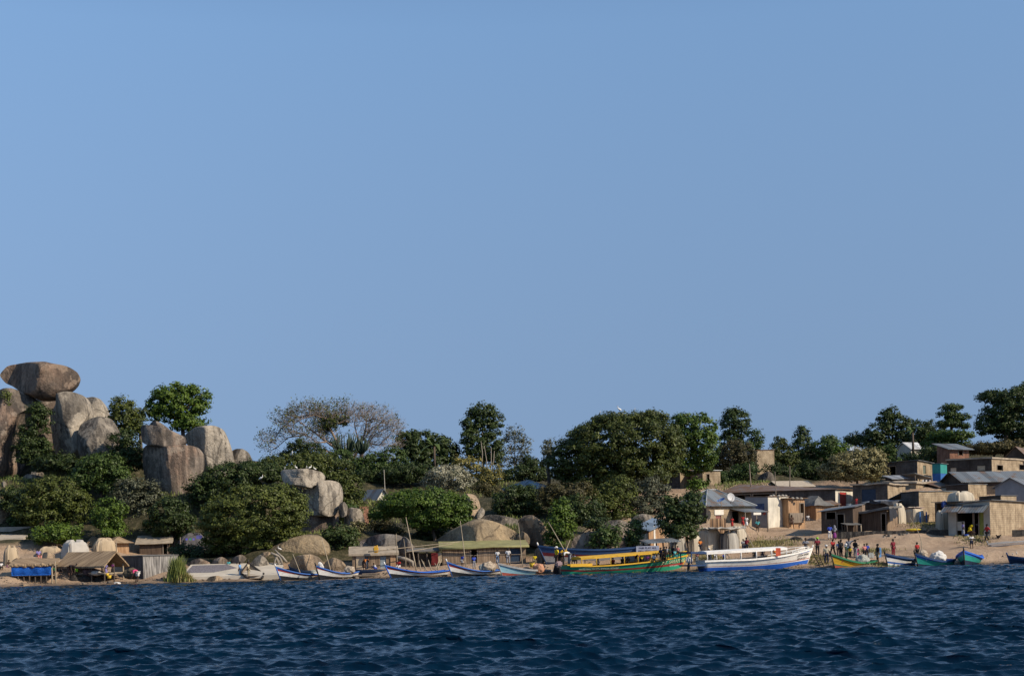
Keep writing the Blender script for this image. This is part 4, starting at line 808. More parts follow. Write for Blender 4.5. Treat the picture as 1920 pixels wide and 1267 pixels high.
w_, l_, h_ = kk['w'], kk['l'], kk['h']
mb = MB(); mb.box((w_/2, l_/2, h_+.62), (w_-.01, l_-.01, 1.2)); mb.out('upper_panel', WM['teal'], kk); MB().slab([(-.15, -.15, h_+1.3), (w_+.15, -.15, h_+1.25), (w_+.15, l_+.15, h_+1.25), (-.15, l_+.15, h_+1.3)], .06).out('top_sheet', TX, kk)
H_('low building with a wide flat roof of grey sacking and loose tiles', 'building', 1660, 1718, 1750, 930, 908, 176, 45, 'beige', 'mono', SACK, rl=.35, rc=.1, rr=.2, over=.3, th=.2, hump=.2, name='building')
sh_ = H_('little tin lean-to with a white corner post beside the two storey house', 'shelter', 1712, 1716, 1747, 908, 892, 181, 20, 'dark', 'mono', TX, Ln=2.5, rc=.3, rl=.3, rr=-.3, over=.1, posts=[(0, 0), (1, 0), (0, 1), (1, 1)], name='shelter')
H_('square tower of sandy blocks standing in the trees', 'tower', 1413, 1420, 1452, 895, 844, 205, 28, 'beige', 'mono', RX, Ln=3.6, rc=.0, rl=.05, rr=.1, over=.12, name='tower')
H_('grey house wall behind the trunk of the bright green broad tree', 'house', 1252, 1276, 1320, 922, 883, 192, 38, 'beige', 'mono', RX, rl=.1, rc=.1, rr=.1, wall2='grey')
H_('sandy house with a white roof edge right of the bright green broad tree', 'house', 1306, 1318, 1351, 915, 883, 190, 25, 'beige', 'mono', tin('white tin', (.62, .62, .6), 0), Ln=3, ops=[('R',1325,1330,888,910,'hole',None)], rc=.05, rl=.2, rr=.1, over=.2)
H_('low house with a tan sheet roof behind the long low shed', 'house', 1452, 1462, 1526, 930, 912, 185, 12, 'grey', 'gx', plain('tan roof', (.42, .36, .28), .8, .15), Ln=4.5, rise=.75, over=.2)
H_('house with a bluish hipped roof on the right skyline', 'house', 1583, 1592, 1617, 856, 843, 222, 30, 'cream', 'hip', tin('blue tin', (.48, .55, .62), 0), Ln=3, rise=.9)
H_('house with a bright white gable roof below the papaya trees', 'house', 1698, 1708, 1731, 848, 840, 220, 25, 'cream', 'gx', tin('white tin 2', (.7, .7, .68), 0), Ln=3.2, rise=.95)
hut_c = H_('round brown thatched hut roof in the bushes left of the block tower', 'hut', 1372, 1392, 1412, 915, 908, 192, 45, 'brown', 'hip', THATCH, rise=1.0, hump=.1, over=.5, name='hut')
hs = H_('tin hip roofed house with two satellite dishes and a small porch', 'house', 1262, 1325, 1409, 992, 947, 154, 35, 'beige', 'hip', TX, rise=1.75, over=.45, ops=[('R',1342,1352,962,975,'door',plain('pink door', (.22, .09, .08), .6)),('R',1372,1385,957,988,'hole',None)], wall2='brown')
wS, lS, hS2 = hs['w'], hs['l'], hs['h']
MB().slab([(wS*.52, .0, hS2-.35), (wS*1.08, .0, hS2-.35), (wS*1.08, -2.2, hS2-.75), (wS*.52, -2.2, hS2-.75)], .05).out('porch_roof', TX, hs)
for x in (wS*.55, wS*.8, wS*1.05): MB().tube([(x, -2.1, -1.2), (x, -2.1, hS2-.75)], .06, 6).out('porch_post', WM['wood'], hs)
MB().box((wS*.27, -.05, hS2-.75), (1.3, .06, .55)).out('sign_board', plain('sign white', (.7, .66, .58), .7, .1), hs); MB().box((wS*.8, -2.22, hS2-.98), (1.1, .04, .25)).out('porch_sign', plain('sign white', (.7, .66, .58), .7, .1), hs)
def dish(px, py, Y, r, az, tilt, col, label):
    p = at(px, py, Y); root = empty('satellite_dish', p, az, label, 'satellite dish', 'dishes on the tin hip roof'); mb = MB(); n = 20
    rings = [[mb.b.verts.new(Matrix.Rotation(tilt, 3, 'X') @ Vector((r*k/4*math.cos(6.2832*i/n), -.22*r*(1-(k/4)**2)*-1-.2*r, r*k/4*math.sin(6.2832*i/n)))) for i in range(n)] for k in range(1, 5)]
    for a, b in zip(rings, rings[1:]):
        for i in range(n): mb.b.faces.new((a[i], a[(i+1) % n], b[(i+1) % n], b[i]))
    mb.b.faces.new(rings[0]); mb.out('reflector', plain('dish '+col[0], col[1], .5, .1), root)
    MB().tube([(0, 0, -r*1.5), (0, .03, 0)], .045, 6).out('mast', WM['wood'], root); MB().tube([Matrix.Rotation(tilt, 3, 'X') @ Vector((0, -.1, -r*.9)), Matrix.Rotation(tilt, 3, 'X') @ Vector((0, -r*.9, -.1))], .025, 5).out('feed_arm', WM['wood'], root)
dish(1370, 932, 153, .46, rad(25), rad(-12), ('pale', (.5, .5, .5)), 'round pale satellite dish facing the lake on the hip roof'); dish(1352, 938, 153, .46, rad(-50), rad(-62), ('blue', (.12, .2, .38)), 'blue satellite dish tilted nearly flat on the hip roof')
def panel(name, label, cat, x0, x1, y0, y1, Y, m, rz=0, n=10, wav=.03, posts=True, group=None):
    a, b = at(x0, y1, Y), at(x1, y1, Y); h = at(x0, y0, Y).z-a.z; L = (b-a).length; root = empty(name, a, math.atan2(b.y-a.y, b.x-a.x)+rz, label, cat, group); mb = MB()
    for i in range(n):
        s0, s1 = L*i/n, L*(i+1)/n; d0, d1 = wav*math.sin(i*2.3), wav*math.sin(i*2.3+2.3); t = h*(1+.02*math.sin(i*5))
        mb.b.faces.new([mb.b.verts.new(q) for q in ((s0, d0, -.9), (s1, d1, -.9), (s1, d1, t), (s0, d0, t))])
    bmesh.ops.remove_doubles(mb.b, verts=mb.b.verts[:], dist=.0005); bmesh.ops.solidify(mb.b, geom=mb.b.faces[:], thickness=.05); mb.out('panel', m, root)
    if posts:
        for x in (.02, L-.02): MB().tube([(x, .08, -.9), (x, .08, h+.15)], .045, 6).out('post', WM['wood'], root)
    return root
panel('fence', 'short orange reed fence in front of the tin hip roofed house', 'fence', 1332, 1361, 972, 992, 147, WM['orange'])
panel('retaining_wall', 'low dark stone retaining wall under the reed hut and plank shed', 'wall', 1566, 1782, 997, 1008, 148.3, plain('dark stones', (.06, .055, .05), .9, .6, 3, .1), posts=False, n=40, wav=.06)
panel('wall', 'dark low wall on the sand at the right edge beside the shop', 'wall', 1898, 1990, 993, 1002, 144, plain('dark stones', (.06, .055, .05), .9, .6, 3, .1), posts=False)
H_('low hut with a tin roof and black sheeting heaped on it behind the reed hut', 'hut', 1622, 1668, 1694, 966, 942, 158, 50, 'brown', 'mono', tin('pale tin', (.30, .31, .32), 0), rl=.1, rc=.05, rr=.3, over=.3, wall2='brown', name='hut')
solo('sheeting', MB().box((0, 0, .1), (2.6, 1.8, .35), .6).rough(.3, 1.1, 5), plain('black sheet', (.035, .038, .045), .5, .3), at(1655, 943, 157), 'black plastic sheeting heaped on the roof behind the reed hut', 'sheeting')
H_('tiny shack with a brown sloping roof below the turquoise kiosk', 'shack', 1742, 1760, 1778, 922, 912, 176, 30, 'brown', 'mono', RX, rl=.4, rc=0, rr=.1, over=.4, wall2='brown', name='shack')
H_('small hut with a pale roof sheet at the foot of the two storey house', 'hut', 1660, 1672, 1700, 908, 897, 181, 35, 'grey', 'mono', tin('pale tin', (.30, .31, .32), 0), rl=.3, rc=0, rr=.05, over=.3, wall2='brown', name='hut')
H_('narrow brown hut squeezed between the long shed and the thatch hump hut', 'hut', 1545, 1556, 1572, 962, 946, 167, 45, 'brown', 'mono', RX, rl=.3, rc=0, rr=.1, over=.25, wall2='brown', name='hut')
# middle and left
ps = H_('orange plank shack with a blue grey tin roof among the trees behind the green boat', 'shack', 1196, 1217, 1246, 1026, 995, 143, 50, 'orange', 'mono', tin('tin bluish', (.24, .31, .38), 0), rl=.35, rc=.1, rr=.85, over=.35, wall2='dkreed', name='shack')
MB().box((.95, -.03, 1.05), (.28, .03, 2.1)).out('door', plain('white door', (.62, .6, .55), .7, .1), ps)
panel('screen', 'pale cloth screen left of the plank shack', 'screen', 1196, 1214, 1001, 1022, 141, plain('pale cloth', (.58, .53, .42), .9, .12), posts=True)
H_('white gabled house with a grey tin roof behind the spreading shade tree', 'house', 681, 706, 728, 948, 934, 176, 42, 'white', 'gy', TY, rise=1.1, over=.35)
H_('house with a pale tin roof glimpsed over the spreading shade tree', 'house', 752, 762, 787, 925, 917, 190, 25, 'white', 'gx', tin('white tin', (.62, .62, .6), 0), Ln=3, rise=.7)
H_('house with a grey blue hipped tin roof in the middle of the slope', 'house', 958, 976, 1032, 928, 915, 180, 22, 'brown', 'hip', tin('tin bluish', (.24, .31, .38), 0), Ln=5.5, rise=1.05, over=.5)
H_('low wall end of pinkish brick behind the smooth pale slab', 'house', 664, 674, 691, 972, 950, 162, 30, 'brick', 'mono', RX, Ln=2.5, ops=[('R',676,680,954,962,'hole',None)], over=.05)
yh = H_('long reed hut under a yellow green tarp roof with two dark doorways', 'hut', 824, 830, 986, 1063, 1027, 136.5, 4, 'reed', 'mono', plain('yellow tarp', (.26, .245, .11), .7, .25, 1.4, .04), Ln=3, ops=[('R',883,895,1029,1061,'hole',None),('R',957,975,1028,1060,'door','navy')], rc=.02, rr=.02, rl=.5, over=.28, th=.07, hump=.07, name='hut')
MB().tube([(-.3, -.42, yh['h']-.04), (yh['w']*.3, -.45, yh['h']-.1), (yh['w']*.6, -.42, yh['h']), (yh['w']+.3, -.42, yh['h']-.02)], [.14, .1, .08, .12], 7).out('rolled_edge', MATS['yellow tarp'], yh)
for z in (.35, 1.05): MB().box((yh['w']*.5, -.03, z), (yh['w'], .04, .05)).out('rail', WM['wood'], yh)
bh = H_('small patchwork reed hut with a flat thatched roof behind the small boats', 'hut', 656, 661, 742, 1069, 1041, 135.5, 6, 'reed', 'mono', SACK, Ln=2.8, ops=[('R',676,690,1043,1066,'door',plain('blue grey cloth', (.10, .13, .17), .9, .4)),('R',713,724,1042,1066,'door',plain('grey blue sheet', (.24, .29, .32), .6, .3))], rc=0, rr=.0, rl=.55, over=.3, th=.2, hump=.08, name='hut')
MB().box((.75, -.05, .7), (.8, .06, 1.4)).out('patch', plain('tan patch', (.42, .34, .24), .9, .35), bh); MB().box((bh['w']-.25, -.08, .75), (.5, .06, 1.7)).out('board', WM['orange'], bh)
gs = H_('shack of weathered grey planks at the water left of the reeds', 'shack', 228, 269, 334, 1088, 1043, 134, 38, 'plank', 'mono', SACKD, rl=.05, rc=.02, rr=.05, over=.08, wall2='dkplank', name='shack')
def gable_hut(label, xl, xc, xr, yb, yt, Y, b, rise, rm, name='stall', floor=None, posts=None, wall='reed', over=.4, cat='stall'):
    r = H_(label, cat, xl, xc, xr, yb, yt, Y, b, wall, 'gy', rm, rise=rise, over=over, th=.16, hump=.05, posts=posts, name=name, group='stalls and huts on the left shore')
    if floor: MB().box((r['w']/2, r['l']/2, floor), (r['w'], r['l'], .12)).out('platform', WM['wood'], r)
    return r
ts = gable_hut('open thatched stall on poles with a gable facing right over the water', 116, 196, 231, 1093, 1057, 132.5, 62, 1.0, THATCH, floor=.85, posts=[(0, 0), (1, 0), (0, .3), (0, .5), (0, .72), (0, 1), (1, 1), (1, .5), (.5, 0)])
for t in (0, 1): MB().tube([(t*ts['w'], -.1, .95), (t*ts['w'], ts['l'], .95)], .05, 6).out('rail', WM['wood'], ts)
MB().tube([(-.1, 0, .9), (ts['w']+.1, 0, .9)], .06, 6).out('rail', WM['pole'], ts)
bs = H_('stilted stall with a bright blue tarp hung across its front', 'stall', 19, 23, 97, 1096, 1061, 132.3, 5, 'reed', 'mono', THATCH, Ln=2.2, rc=0, rr=0, rl=.45, over=.25, th=.14, hump=.08, posts=[(i/7, t) for i in range(8) for t in (0, 1)], name='stall', group='stalls and huts on the left shore')
mb = MB(); wB, hB = bs['w'], bs['h']; nx, nz = 24, 8; g = [[mb.b.verts.new((wB*i/nx, -.12-.05*math.sin(i*.9)-.10*math.sin(j/nz*3.14)*(1+.4*math.sin(i*.45)), hB-.02-.06*math.sin(i*.7)**2*(j == 0)-(hB*.50)*j/nz)) for i in range(nx+1)] for j in range(nz+1)]
for j in range(nz):
    for i in range(nx): f = mb.b.faces.new((g[j][i], g[j][i+1], g[j+1][i+1], g[j+1][i])); f.smooth = True
bmesh.ops.solidify(mb.b, geom=mb.b.faces[:], thickness=.02); mb.out('tarp', plain('blue tarp', (.03, .18, .70), .4, .3, .8, .03), bs)
MB().box((wB/2, 1.1, hB*.46), (wB, 2.1, .1)).out('platform', WM['wood'], bs)
mb = MB()
for i in range(16): mb.ball((wB*(i+.5)/16, -.2, hB+.02+.05*math.sin(i*2.2)), .17, 1, (1.4, .8, .75+.5*(math.sin(i*1.7) > .5)))
mb.rough(.06, 3); mb.out('thatch_fringe', THATCH, bs)
H_('reed walled hut with a thick straw roof behind the tan tent', 'hut', 196, 214, 242, 1042, 1016, 146, 30, 'orange', 'hip', THATCH, Ln=3.4, rise=.6, over=.5, hump=.07, name='hut', group='stalls and huts on the left shore')
H_('thatch roofed hut half hidden between the white tent and the tan tent', 'hut', 152, 165, 196, 1032, 1021, 150, 25, 'dkreed', 'hip', THATCH, Ln=3.2, rise=.9, over=.5, hump=.08, name='hut', group='stalls and huts on the left shore')
dh = H_('dark walled hut with a pale drooping roof above the grey plank shack', 'hut', 252, 262, 316, 1044, 1019, 148, 10, 'dkreed', 'mono', SACK, Ln=3, ops=[('R',306,314,1018,1042,'hole',None)], rc=0, rr=.05, rl=.65, over=.4, th=.1, hump=.08, name='hut', group='stalls and huts on the left shore')
H_('little house with a brown sloping roof just left of the dark walled hut', 'hut', 240, 250, 276, 1040, 1014, 152, 30, 'dkreed', 'hip', SACKD, Ln=3, rise=.5, over=.3, name='hut', group='stalls and huts on the left shore')
H_('shelter with a flat pale slab roof at the far left', 'shelter', -30, -10, 42, 1034, 1016, 151, 8, 'dark', 'mono', plain('pale slab roof', (.42, .37, .30), .9, .2), Ln=4, rc=.1, rl=.55, rr=.1, over=.1, th=.3, posts=[(0, 0), (1, 0), (1, 1), (.5, 0)], name='shelter', group='stalls and huts on the left shore')
fr = empty('concrete_frame', at(17, 1008, 156), 0, 'bare concrete beam on a square pillar behind the flat slab shelter', 'concrete frame')
MB().box((.55, 0, -.3), (1.05, .5, 2.2)).out('pillar', WM['concrete'], fr); MB().box((.9, 0, .92), (3.6, .55, .5)).out('beam', WM['concrete'], fr); MB().box((-2, .5, .5), (3.8, .4, 1.2)).out('back_wall', WM['grey'], fr)
# tents: nets and sheets drawn over frames
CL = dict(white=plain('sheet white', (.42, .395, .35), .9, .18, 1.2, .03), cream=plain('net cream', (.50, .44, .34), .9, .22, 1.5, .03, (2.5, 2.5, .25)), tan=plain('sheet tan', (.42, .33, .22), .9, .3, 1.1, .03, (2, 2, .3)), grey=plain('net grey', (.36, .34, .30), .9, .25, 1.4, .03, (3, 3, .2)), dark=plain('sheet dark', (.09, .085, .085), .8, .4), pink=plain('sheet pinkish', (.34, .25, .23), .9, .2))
def tent(label, x0, x1, y0, y1, Y, cl, dep=3., rz=.5, roundness=.35, fold=.07, skew=0, name='tent', grp='net and sheet tents', top=None):
    a, b = at(x0, y1, Y), at(x1, y1, Y); h = at(x0, y0, Y).z-a.z+.3; c = (a+b)/2; c.z -= .3; Wd = (b-a).x
    root = empty(name, c+Vector((0, dep/2, 0)), rz, label, 'tent', grp); w = Wd/(abs(math.cos(rz))+abs(math.sin(rz))*.7); d = w*.7 if dep is None else min(dep, w*.9)
    nu, nv = 72, 14; rng = random.Random(x0); ph = rng.uniform(0, 6); vs, fs = [], []
    for j in range(nv+1):
        t = j/nv; pw = .2+.38*roundness; z = h*math.sin(t*1.5708)**pw if t > 0 else 0; k = max(.02, math.cos(t*1.5707))**pw; tp = 1-roundness*.2*t
        for i in range(nu):
            an = 6.2832*i/nu; cx, sx = math.cos(an), math.sin(an); e = .28+.4*roundness
            x = math.copysign(abs(cx)**e, cx)*w/2; y = math.copysign(abs(sx)**e, sx)*d/2
            f = 1+(fold*math.sin(an*11+ph+t*1.5)+fold*.7*math.sin(an*23+ph*2))*(1-t*.8)
            dz = 0
            sag = .06*h*math.sin(i*.35+ph)*(t > .75)
            vs.append((x*f*k*tp+skew*t*.3, y*f*k*tp, max(0, z+dz+sag)-.4*(j == 0)))
    for j in range(nv):
        for i in range(nu): fs.append((j*nu+i, j*nu+(i+1) % nu, (j+1)*nu+(i+1) % nu, (j+1)*nu+i))
    fs.append(tuple(nv*nu+i for i in range(nu)))
    link('cover', raw('cover', vs, fs, True), CL[cl], root)
    if top: MB().slab([(-w*.5, -d*.5, h+.05), (w*.5, -d*.5, h+.02), (w*.45, d*.5, h+.1), (-w*.5, d*.5, h+.05)], .05).rough(.08, 1.5, 3).out('top_sheet', CL[top], root)
    for i in (-1, 1): MB().tube([(i*w*.42, -d*.4, 0), (i*w*.4, -d*.38, h*.9)], .04, 5).out('pole', WM['wood'], root)
    return root
tent('grey striped net pulled into a cone left of the beach tree trunk', 1256, 1292, 1001, 1046, 139, 'grey', 3, .3, .9, .12)
tent('tall cream net tent just right of the beach tree trunk', 1294, 1318, 1003, 1046, 139, 'cream', 2.2, .5, .5, .09)
tent('boxy tan net tent behind the stern of the white ferry', 1311, 1356, 991, 1038, 141.5, 'cream', 3, .6, .25, .05, top='white')
tent('greyish rounded net tent in the middle of the beach tents', 1357, 1390, 996, 1036, 140.5, 'grey', 3, .5, .5, .08)
tent('pale net tent at the right end of the beach tents with a rope over it', 1376, 1405, 988, 1034, 142.5, 'cream', 3, .5, .3, .05)
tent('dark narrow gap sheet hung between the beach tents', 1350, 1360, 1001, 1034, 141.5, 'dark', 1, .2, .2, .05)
solo('sheet', MB().box((0, 0, 0), (3.2, 2.2, .12), .4).rough(.22, 1.3, 5), CL['grey'], at(1362, 990, 142), 'grey blue sheet bundled across the tops of the beach tents', 'sheet')
tent('white lace like net tent behind the reed hut with the black sheet', 1678, 1706, 945, 992, 153.5, 'cream', 3, .6, .45, .07)
tt = tent('cream tent with blue striped curtains and a pinkish top', 1703, 1740, 951, 984, 155, 'cream', 3, .55, .3, .05, top='pink')
for x in (-.5, .45): MB().box((x, -1.32, .95), (.16, .05, 1.5)).out('stripe', WM['blue'], tt)
tent('white net hanging on the dark open fronted hut', 1760, 1784, 958, 992, 150, 'cream', 2, .5, .4, .08)
tent('cream rounded tent with an orange side at the far left edge', -6, 28, 1024, 1064, 139, 'tan', 3, .5, .8, .05)
tent('low flat topped tan sheet shelter where a man sits', 63, 108, 1026, 1060, 144, 'tan', 3, .2, .2, .04)
tent('bright white sheet tent with a dark left side above the thatched stall', 104, 158, 1014, 1056, 141.5, 'white', 3.6, .75, .45, .04)
tent('tan domed tent right of the bright white tent', 159, 215, 1010, 1052, 143.5, 'tan', 3.6, .5, .8, .06)
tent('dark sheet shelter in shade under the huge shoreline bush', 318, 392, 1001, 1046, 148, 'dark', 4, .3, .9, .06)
tent('pale covered heap of sacks on a roof among the right hand houses', 1784, 1833, 921, 942, 154.5, 'cream', 2.6, .3, .5, .05, name='covered_heap')
solo('cloth', MB().box((0, 0, 0), (.55, .1, .35)).rough(.08, 2, 3), plain('violet cloth', (.10, .10, .30), .8, .2), at(373, 1006, 146.5), 'violet cloth drying at the edge of the huge shoreline bush', 'cloth')
for i, (px, col, lab) in enumerate(((350, (.10, .10, .5), 'small bright blue cloth drying left of the violet cloth'), (357, (.05, .3, .2), 'small green cloth drying between two blue cloths'), (363, (.16, .14, .55), 'small violet blue cloth drying nearest the violet cloth'))):
    solo('cloth', MB().box((0, 0, 0), (.2, .06, .18)).rough(.05, 3, 2), plain('cloth %d' % i, col, .8, .2), at(px, 1010, 146.4), lab, 'cloth', 'cloths drying on the dark shelter')
for i, (px, col, lab) in enumerate(((1731, (.6, .58, .55), 'white shirt hung leftmost on the lean-to'), (1734, (.03, .03, .04), 'black cloth hung second on the lean-to'), (1737, (.65, .62, .6), 'second white cloth hung on the lean-to'), (1740, (.05, .05, .06), 'black shirt hung next to the pink cloth'), (1744, (.55, .45, .45), 'pinkish cloth hung rightmost on the lean-to'))):
    solo('laundry', MB().box((0, 0, -.3), (.2, .05, .75)).rough(.05, 3, 2), plain('laundry %d' % i, col, .9, .15), at(px, 900, 180), lab, 'laundry', 'laundry on the lean-to')
# landing of concrete beside the reeds
def landing():
    pts = [at(338, 1090, 131.3), at(535, 1087, 131.3), at(530, 1063, 137), at(358, 1063, 137)]; bz = .5
    org = pts[0].copy(); mb = MB(); q = [Vector((p.x-org.x, p.y-org.y, (bz if i < 2 else 1.55))) for i, p in enumerate(pts)]; org.z = 0
    mb.slab(q, 1.2); root = empty('landing', org, 0, 'sloping pale concrete landing between the reeds and the striped boats', 'landing')
    mb.out('slab', plain('pale concrete', (.50, .45, .37), .9, .15, .8, .02), root)
    z = lambda a, b: bz+(1.55-bz)*b+.02
    e0, e1, e3 = q[0], q[1], q[3]; P2 = lambda a, b: e0.lerp(e1, a).lerp(q[3].lerp(q[2], a), b)+Vector((0, 0, .02))
    MB().slab([P2(.02, .3), P2(.30, .3), P2(.52, .62), P2(.40, .92), P2(.03, .9)], .015).rough(.01, 2).out('drying_fish', plain('drying fish', (.20, .185, .20), .8, .7, 12, .03), root)
landing()
# ------------------------------------------------------------------ boats
PT = {k: paint('paint '+k, c) for k, c in dict(white=(.80, .77, .71), blue=(.05, .14, .42), dblue=(.022, .055, .14), red=(.34, .045, .04), dark=(.022, .025, .03), sky=(.30, .52, .60), rust=(.36, .09, .065), teal=(.03, .30, .24), green=(.03, .33, .20), dgreen=(.025, .17, .085), yellow=(.62, .36, .03), ochre=(.55, .34, .035), bright=(.03, .13, .52), navy=(.02, .035, .07), wood=(.07, .05, .036), maroon=(.12, .02, .025), tar=(.04, .034, .03), aqua=(.10, .42, .38), grey=(.30, .30, .30)).items()}
INN = plain('boat inside', (.20, .155, .11), .9, .35, 2.5); DKG = plain('black plastic', (.018, .018, .02), .5, .2)
def text_mesh(s, size):
    cu = bpy.data.curves.new('t', 'FONT'); cu.body = s; cu.size = size; cu.extrude = .004; cu.align_x = 'CENTER'
    o = bpy.data.objects.new('t', cu); C.objects.link(o); dg = bpy.context.evaluated_depsgraph_get(); me = bpy.data.meshes.new_from_object(o.evaluated_get(dg)); bpy.data.objects.remove(o); return me
def boat(label, bow, stern, mid, Yb, Ys, beam, bands, rail='blue', tr=True, tm=.38, rake=(.10, .04), rest=-.35, name='fishing_boat', cat='boat', group='wooden boats along the shore', texts=(), seats=3, post='white', bw=.55, zwl=0., inner=None, sidefac=.62, rail_h=.12):
    pb, ps_ = at(*bow, Yb), at(*stern, Ys); Ym = Yb*(1-tm)+0; Ym = Ys+(Yb-Ys)*tm; zm = at(*mid, Ym).z
    d = Vector((pb.x-ps_.x, pb.y-ps_.y, 0)); L = d.length; org = Vector((ps_.x, ps_.y, zwl)); ang = math.atan2(d.y, d.x)
    zb, zs, zm = pb.z-zwl, ps_.z-zwl, zm-zwl; root = empty(name, org, ang, label, cat, group)
    def sheer(t): return zm+(zs-zm)*max(0, (tm-t)/tm)**2+(zb-zm)*max(0, (t-tm)/(1-tm))**1.8
    def half(t):
        a = min(1, (1-t)/bw); w = math.sin(a*math.pi/2)**.85
        c = (.62+.38*math.sin(min(1, t/.4)*math.pi/2)) if tr else math.sin(min(1, t/.45)*math.pi/2)**.85
        return max(.02, beam/2*w*c)
    def pt(t, f, side, inset=0):
        x0, x1 = L*rake[1]*(1-f), L*(1-rake[0]*(1-f)); z = rest+(sheer(t)-rest)*f
        return Vector((x0+(x1-x0)*t, side*max(.0, half(t)*(sidefac*(f+.02)**.35+(1-sidefac)*f)-inset), z))
    n = 30; cuts = [1.]; mis = []
    for fr, mname in bands: cuts.append(max(0, cuts[-1]-fr)); mis.append(mname)
    cuts[-1] = 0.
    mats = [PT[k] for k in dict.fromkeys(mis)]; ix = {k: i for i, k in enumerate(dict.fromkeys(mis))}
    lv = []
    for (f1, f0), k in zip(zip(cuts, cuts[1:]), mis):
        m_ = max(1, int((f1-f0)/.12))
        for i in range(m_): lv.append((f1-(f1-f0)*i/m_, f1-(f1-f0)*(i+1)/m_, ix[k]))
    mb = MB()
    for side in (-1, 1):
        V = {}
        for f in sorted({x for q in lv for x in q[:2]}): V[f] = [mb.b.verts.new(pt(i/n, f, side)) for i in range(n+1)]
        for f1, f0, mi in lv:
            for i in range(n):
                q = mb.b.faces.new((V[f0][i], V[f0][i+1], V[f1][i+1], V[f1][i])); q.material_index = mi; q.smooth = True
    for f1, f0, mi in lv:
        mb.face([pt(0, f0, -1), pt(0, f0, 1), pt(0, f1, 1), pt(0, f1, -1)], mi)
    bmesh.ops.remove_doubles(mb.b, verts=mb.b.verts[:], dist=.002)
    hull = mb.out('hull', mats, root)
    mb = MB(); fl = .34
    for side in (-1, 1):
        rows = [[mb.b.verts.new(pt(i/n*.97+.012, f, side, .05)) for i in range(n+1)] for f in (.995, .7, fl)]
        for a, b in zip(rows, rows[1:]):
            for i in range(n): mb.b.faces.new((a[i], a[i+1], b[i+1], b[i]))
    for i in range(n): mb.face([pt(i/n*.97+.012, fl, -1, .05), pt((i+1)/n*.97+.012, fl, -1, .05), pt((i+1)/n*.97+.012, fl, 1, .05), pt(i/n*.97+.012, fl, 1, .05)])
    mb.out('lining', inner or INN, root)
    mb = MB()
    for side in (-1, 1):
        for i in range(n):
            q = []
            for t in (i/n, (i+1)/n):
                o_ = pt(t, 1, side); o_.y += side*.035; q.append((o_+Vector((0, 0, .035)), o_+Vector((0, 0, -rail_h)), o_+Vector((0, -side*.13, .035)), o_+Vector((0, -side*.13, -.02))))
            a, b = q
            mb.face([a[0], b[0], b[1], a[1]]); mb.face([a[0], b[0], b[2], a[2]]); mb.face([a[2], b[2], b[3], a[3]])
    mb.out('gunwale', PT[rail], root)
    for i in range(seats):
        t = .18+.5*i/max(1, seats-1); p = pt(t, .86, 1); MB().box((0, 0, 0), (.24, p.y*2-.02, .05)).out('seat', WM['wood'], root, (p.x, 0, p.z))
    st = pt(1, 1, 1); mb = MB(); mb.tube([pt(1, .12, 1)*1+Vector((0, 0, 0)), Vector((st.x, 0, st.z))], [.05, .07], 6); sp_ = mb.out('stem_post', PT['tar' if post == 'tar' else rail], root); MB().tube([Vector((st.x, 0, st.z)), Vector((st.x+.09, 0, st.z+.28))], [.075, .065], 6).out('stem_tip', PT['tar' if post == 'tar' else rail if post == 'rail' else 'white'], sp_)
    for s, t, f, size, col, side in texts:
        me = text_mesh(s, size); o = link('lettering', me, plain('letters '+col, dict(white=(.75, .72, .66), dark=(.05, .05, .06), cream=(.70, .66, .40), red=(.5, .1, .08), yellow=(.6, .5, .1))[col], .7, .1, 3, 0), hull)
        p0, p1, p2 = pt(t-.06, f, side), pt(t+.06, f, side), pt(t, f+.06, side)
        xa = (p1-p0).normalized(); flip = math.cos(ang)*-side < 0
        if flip: xa = -xa
        up = (p2-pt(t, f-.06, side)).normalized(); nn = xa.cross(up).normalized(); up = nn.cross(xa)
        M = Matrix((xa, up, nn)).transposed().to_4x4(); M.translation = pt(t, f, side)+nn*.03; o.matrix_local = M
    root['L'] = L
    return root, pt, sheer, half, L
S3 = [(.13, 'blue'), (.12, 'red'), (.31, 'white'), (.44, 'dark')]
G_ = 'blue red and white striped boats moored at left'
b1 = boat('striped boat moored farthest left, its stern hidden by the next boat', (517, 1062), (612, 1083), (560, 1076), 129.0, 132.6, 1.6, S3, 'blue', tr=True, rest=-.12, rail_h=.06, group=G_, texts=[('MAISHA 1', .80, .79, .2, 'white', 1), ('B. 2014', .78, .56, .2, 'dark', 1)])
b2 = boat('striped boat with a pale net heap in its stern, second from left', (592, 1060), (668, 1070), (640, 1074), 129.2, 132.6, 1.7, [(.12, 'blue'), (.06, 'red'), (.38, 'white'), (.44, 'dark')], 'blue', rest=-.12, rail_h=.06, group=G_, post='tar', texts=[('T.M. BARIKI', .76, .62, .18, 'dark', 1)])
b3 = boat('striped boat with a red foredeck and upright sticks in it, third from left', (722, 1059), (839, 1068), (790, 1072), 128.8, 132.2, 1.7, S3, 'bright', rest=-.12, rail_h=.06, group=G_, texts=[('MSAFIRI 4', .84, .79, .2, 'white', 1), ('B. BMU TMV', .82, .56, .2, 'dark', 1)])
b4 = boat('striped boat loaded with nets in front of the yellow roofed hut', (838, 1053), (939, 1067), (895, 1070), 129.0, 132.4, 1.7, S3, 'blue', rest=-.12, rail_h=.06, group=G_, texts=[('NEEMA 14', .84, .79, .2, 'white', 1), ('TZ 1 TMV', .82, .57, .2, 'dark', 1)])
b5 = boat('pale blue wooden boat with a red lower hull beside the green passenger boat', (933, 1055), (1037, 1069), (985, 1068), 129.0, 132.6, 1.8, [(.08, 'grey'), (.47, 'sky'), (.45, 'rust')], 'grey', post='rail')
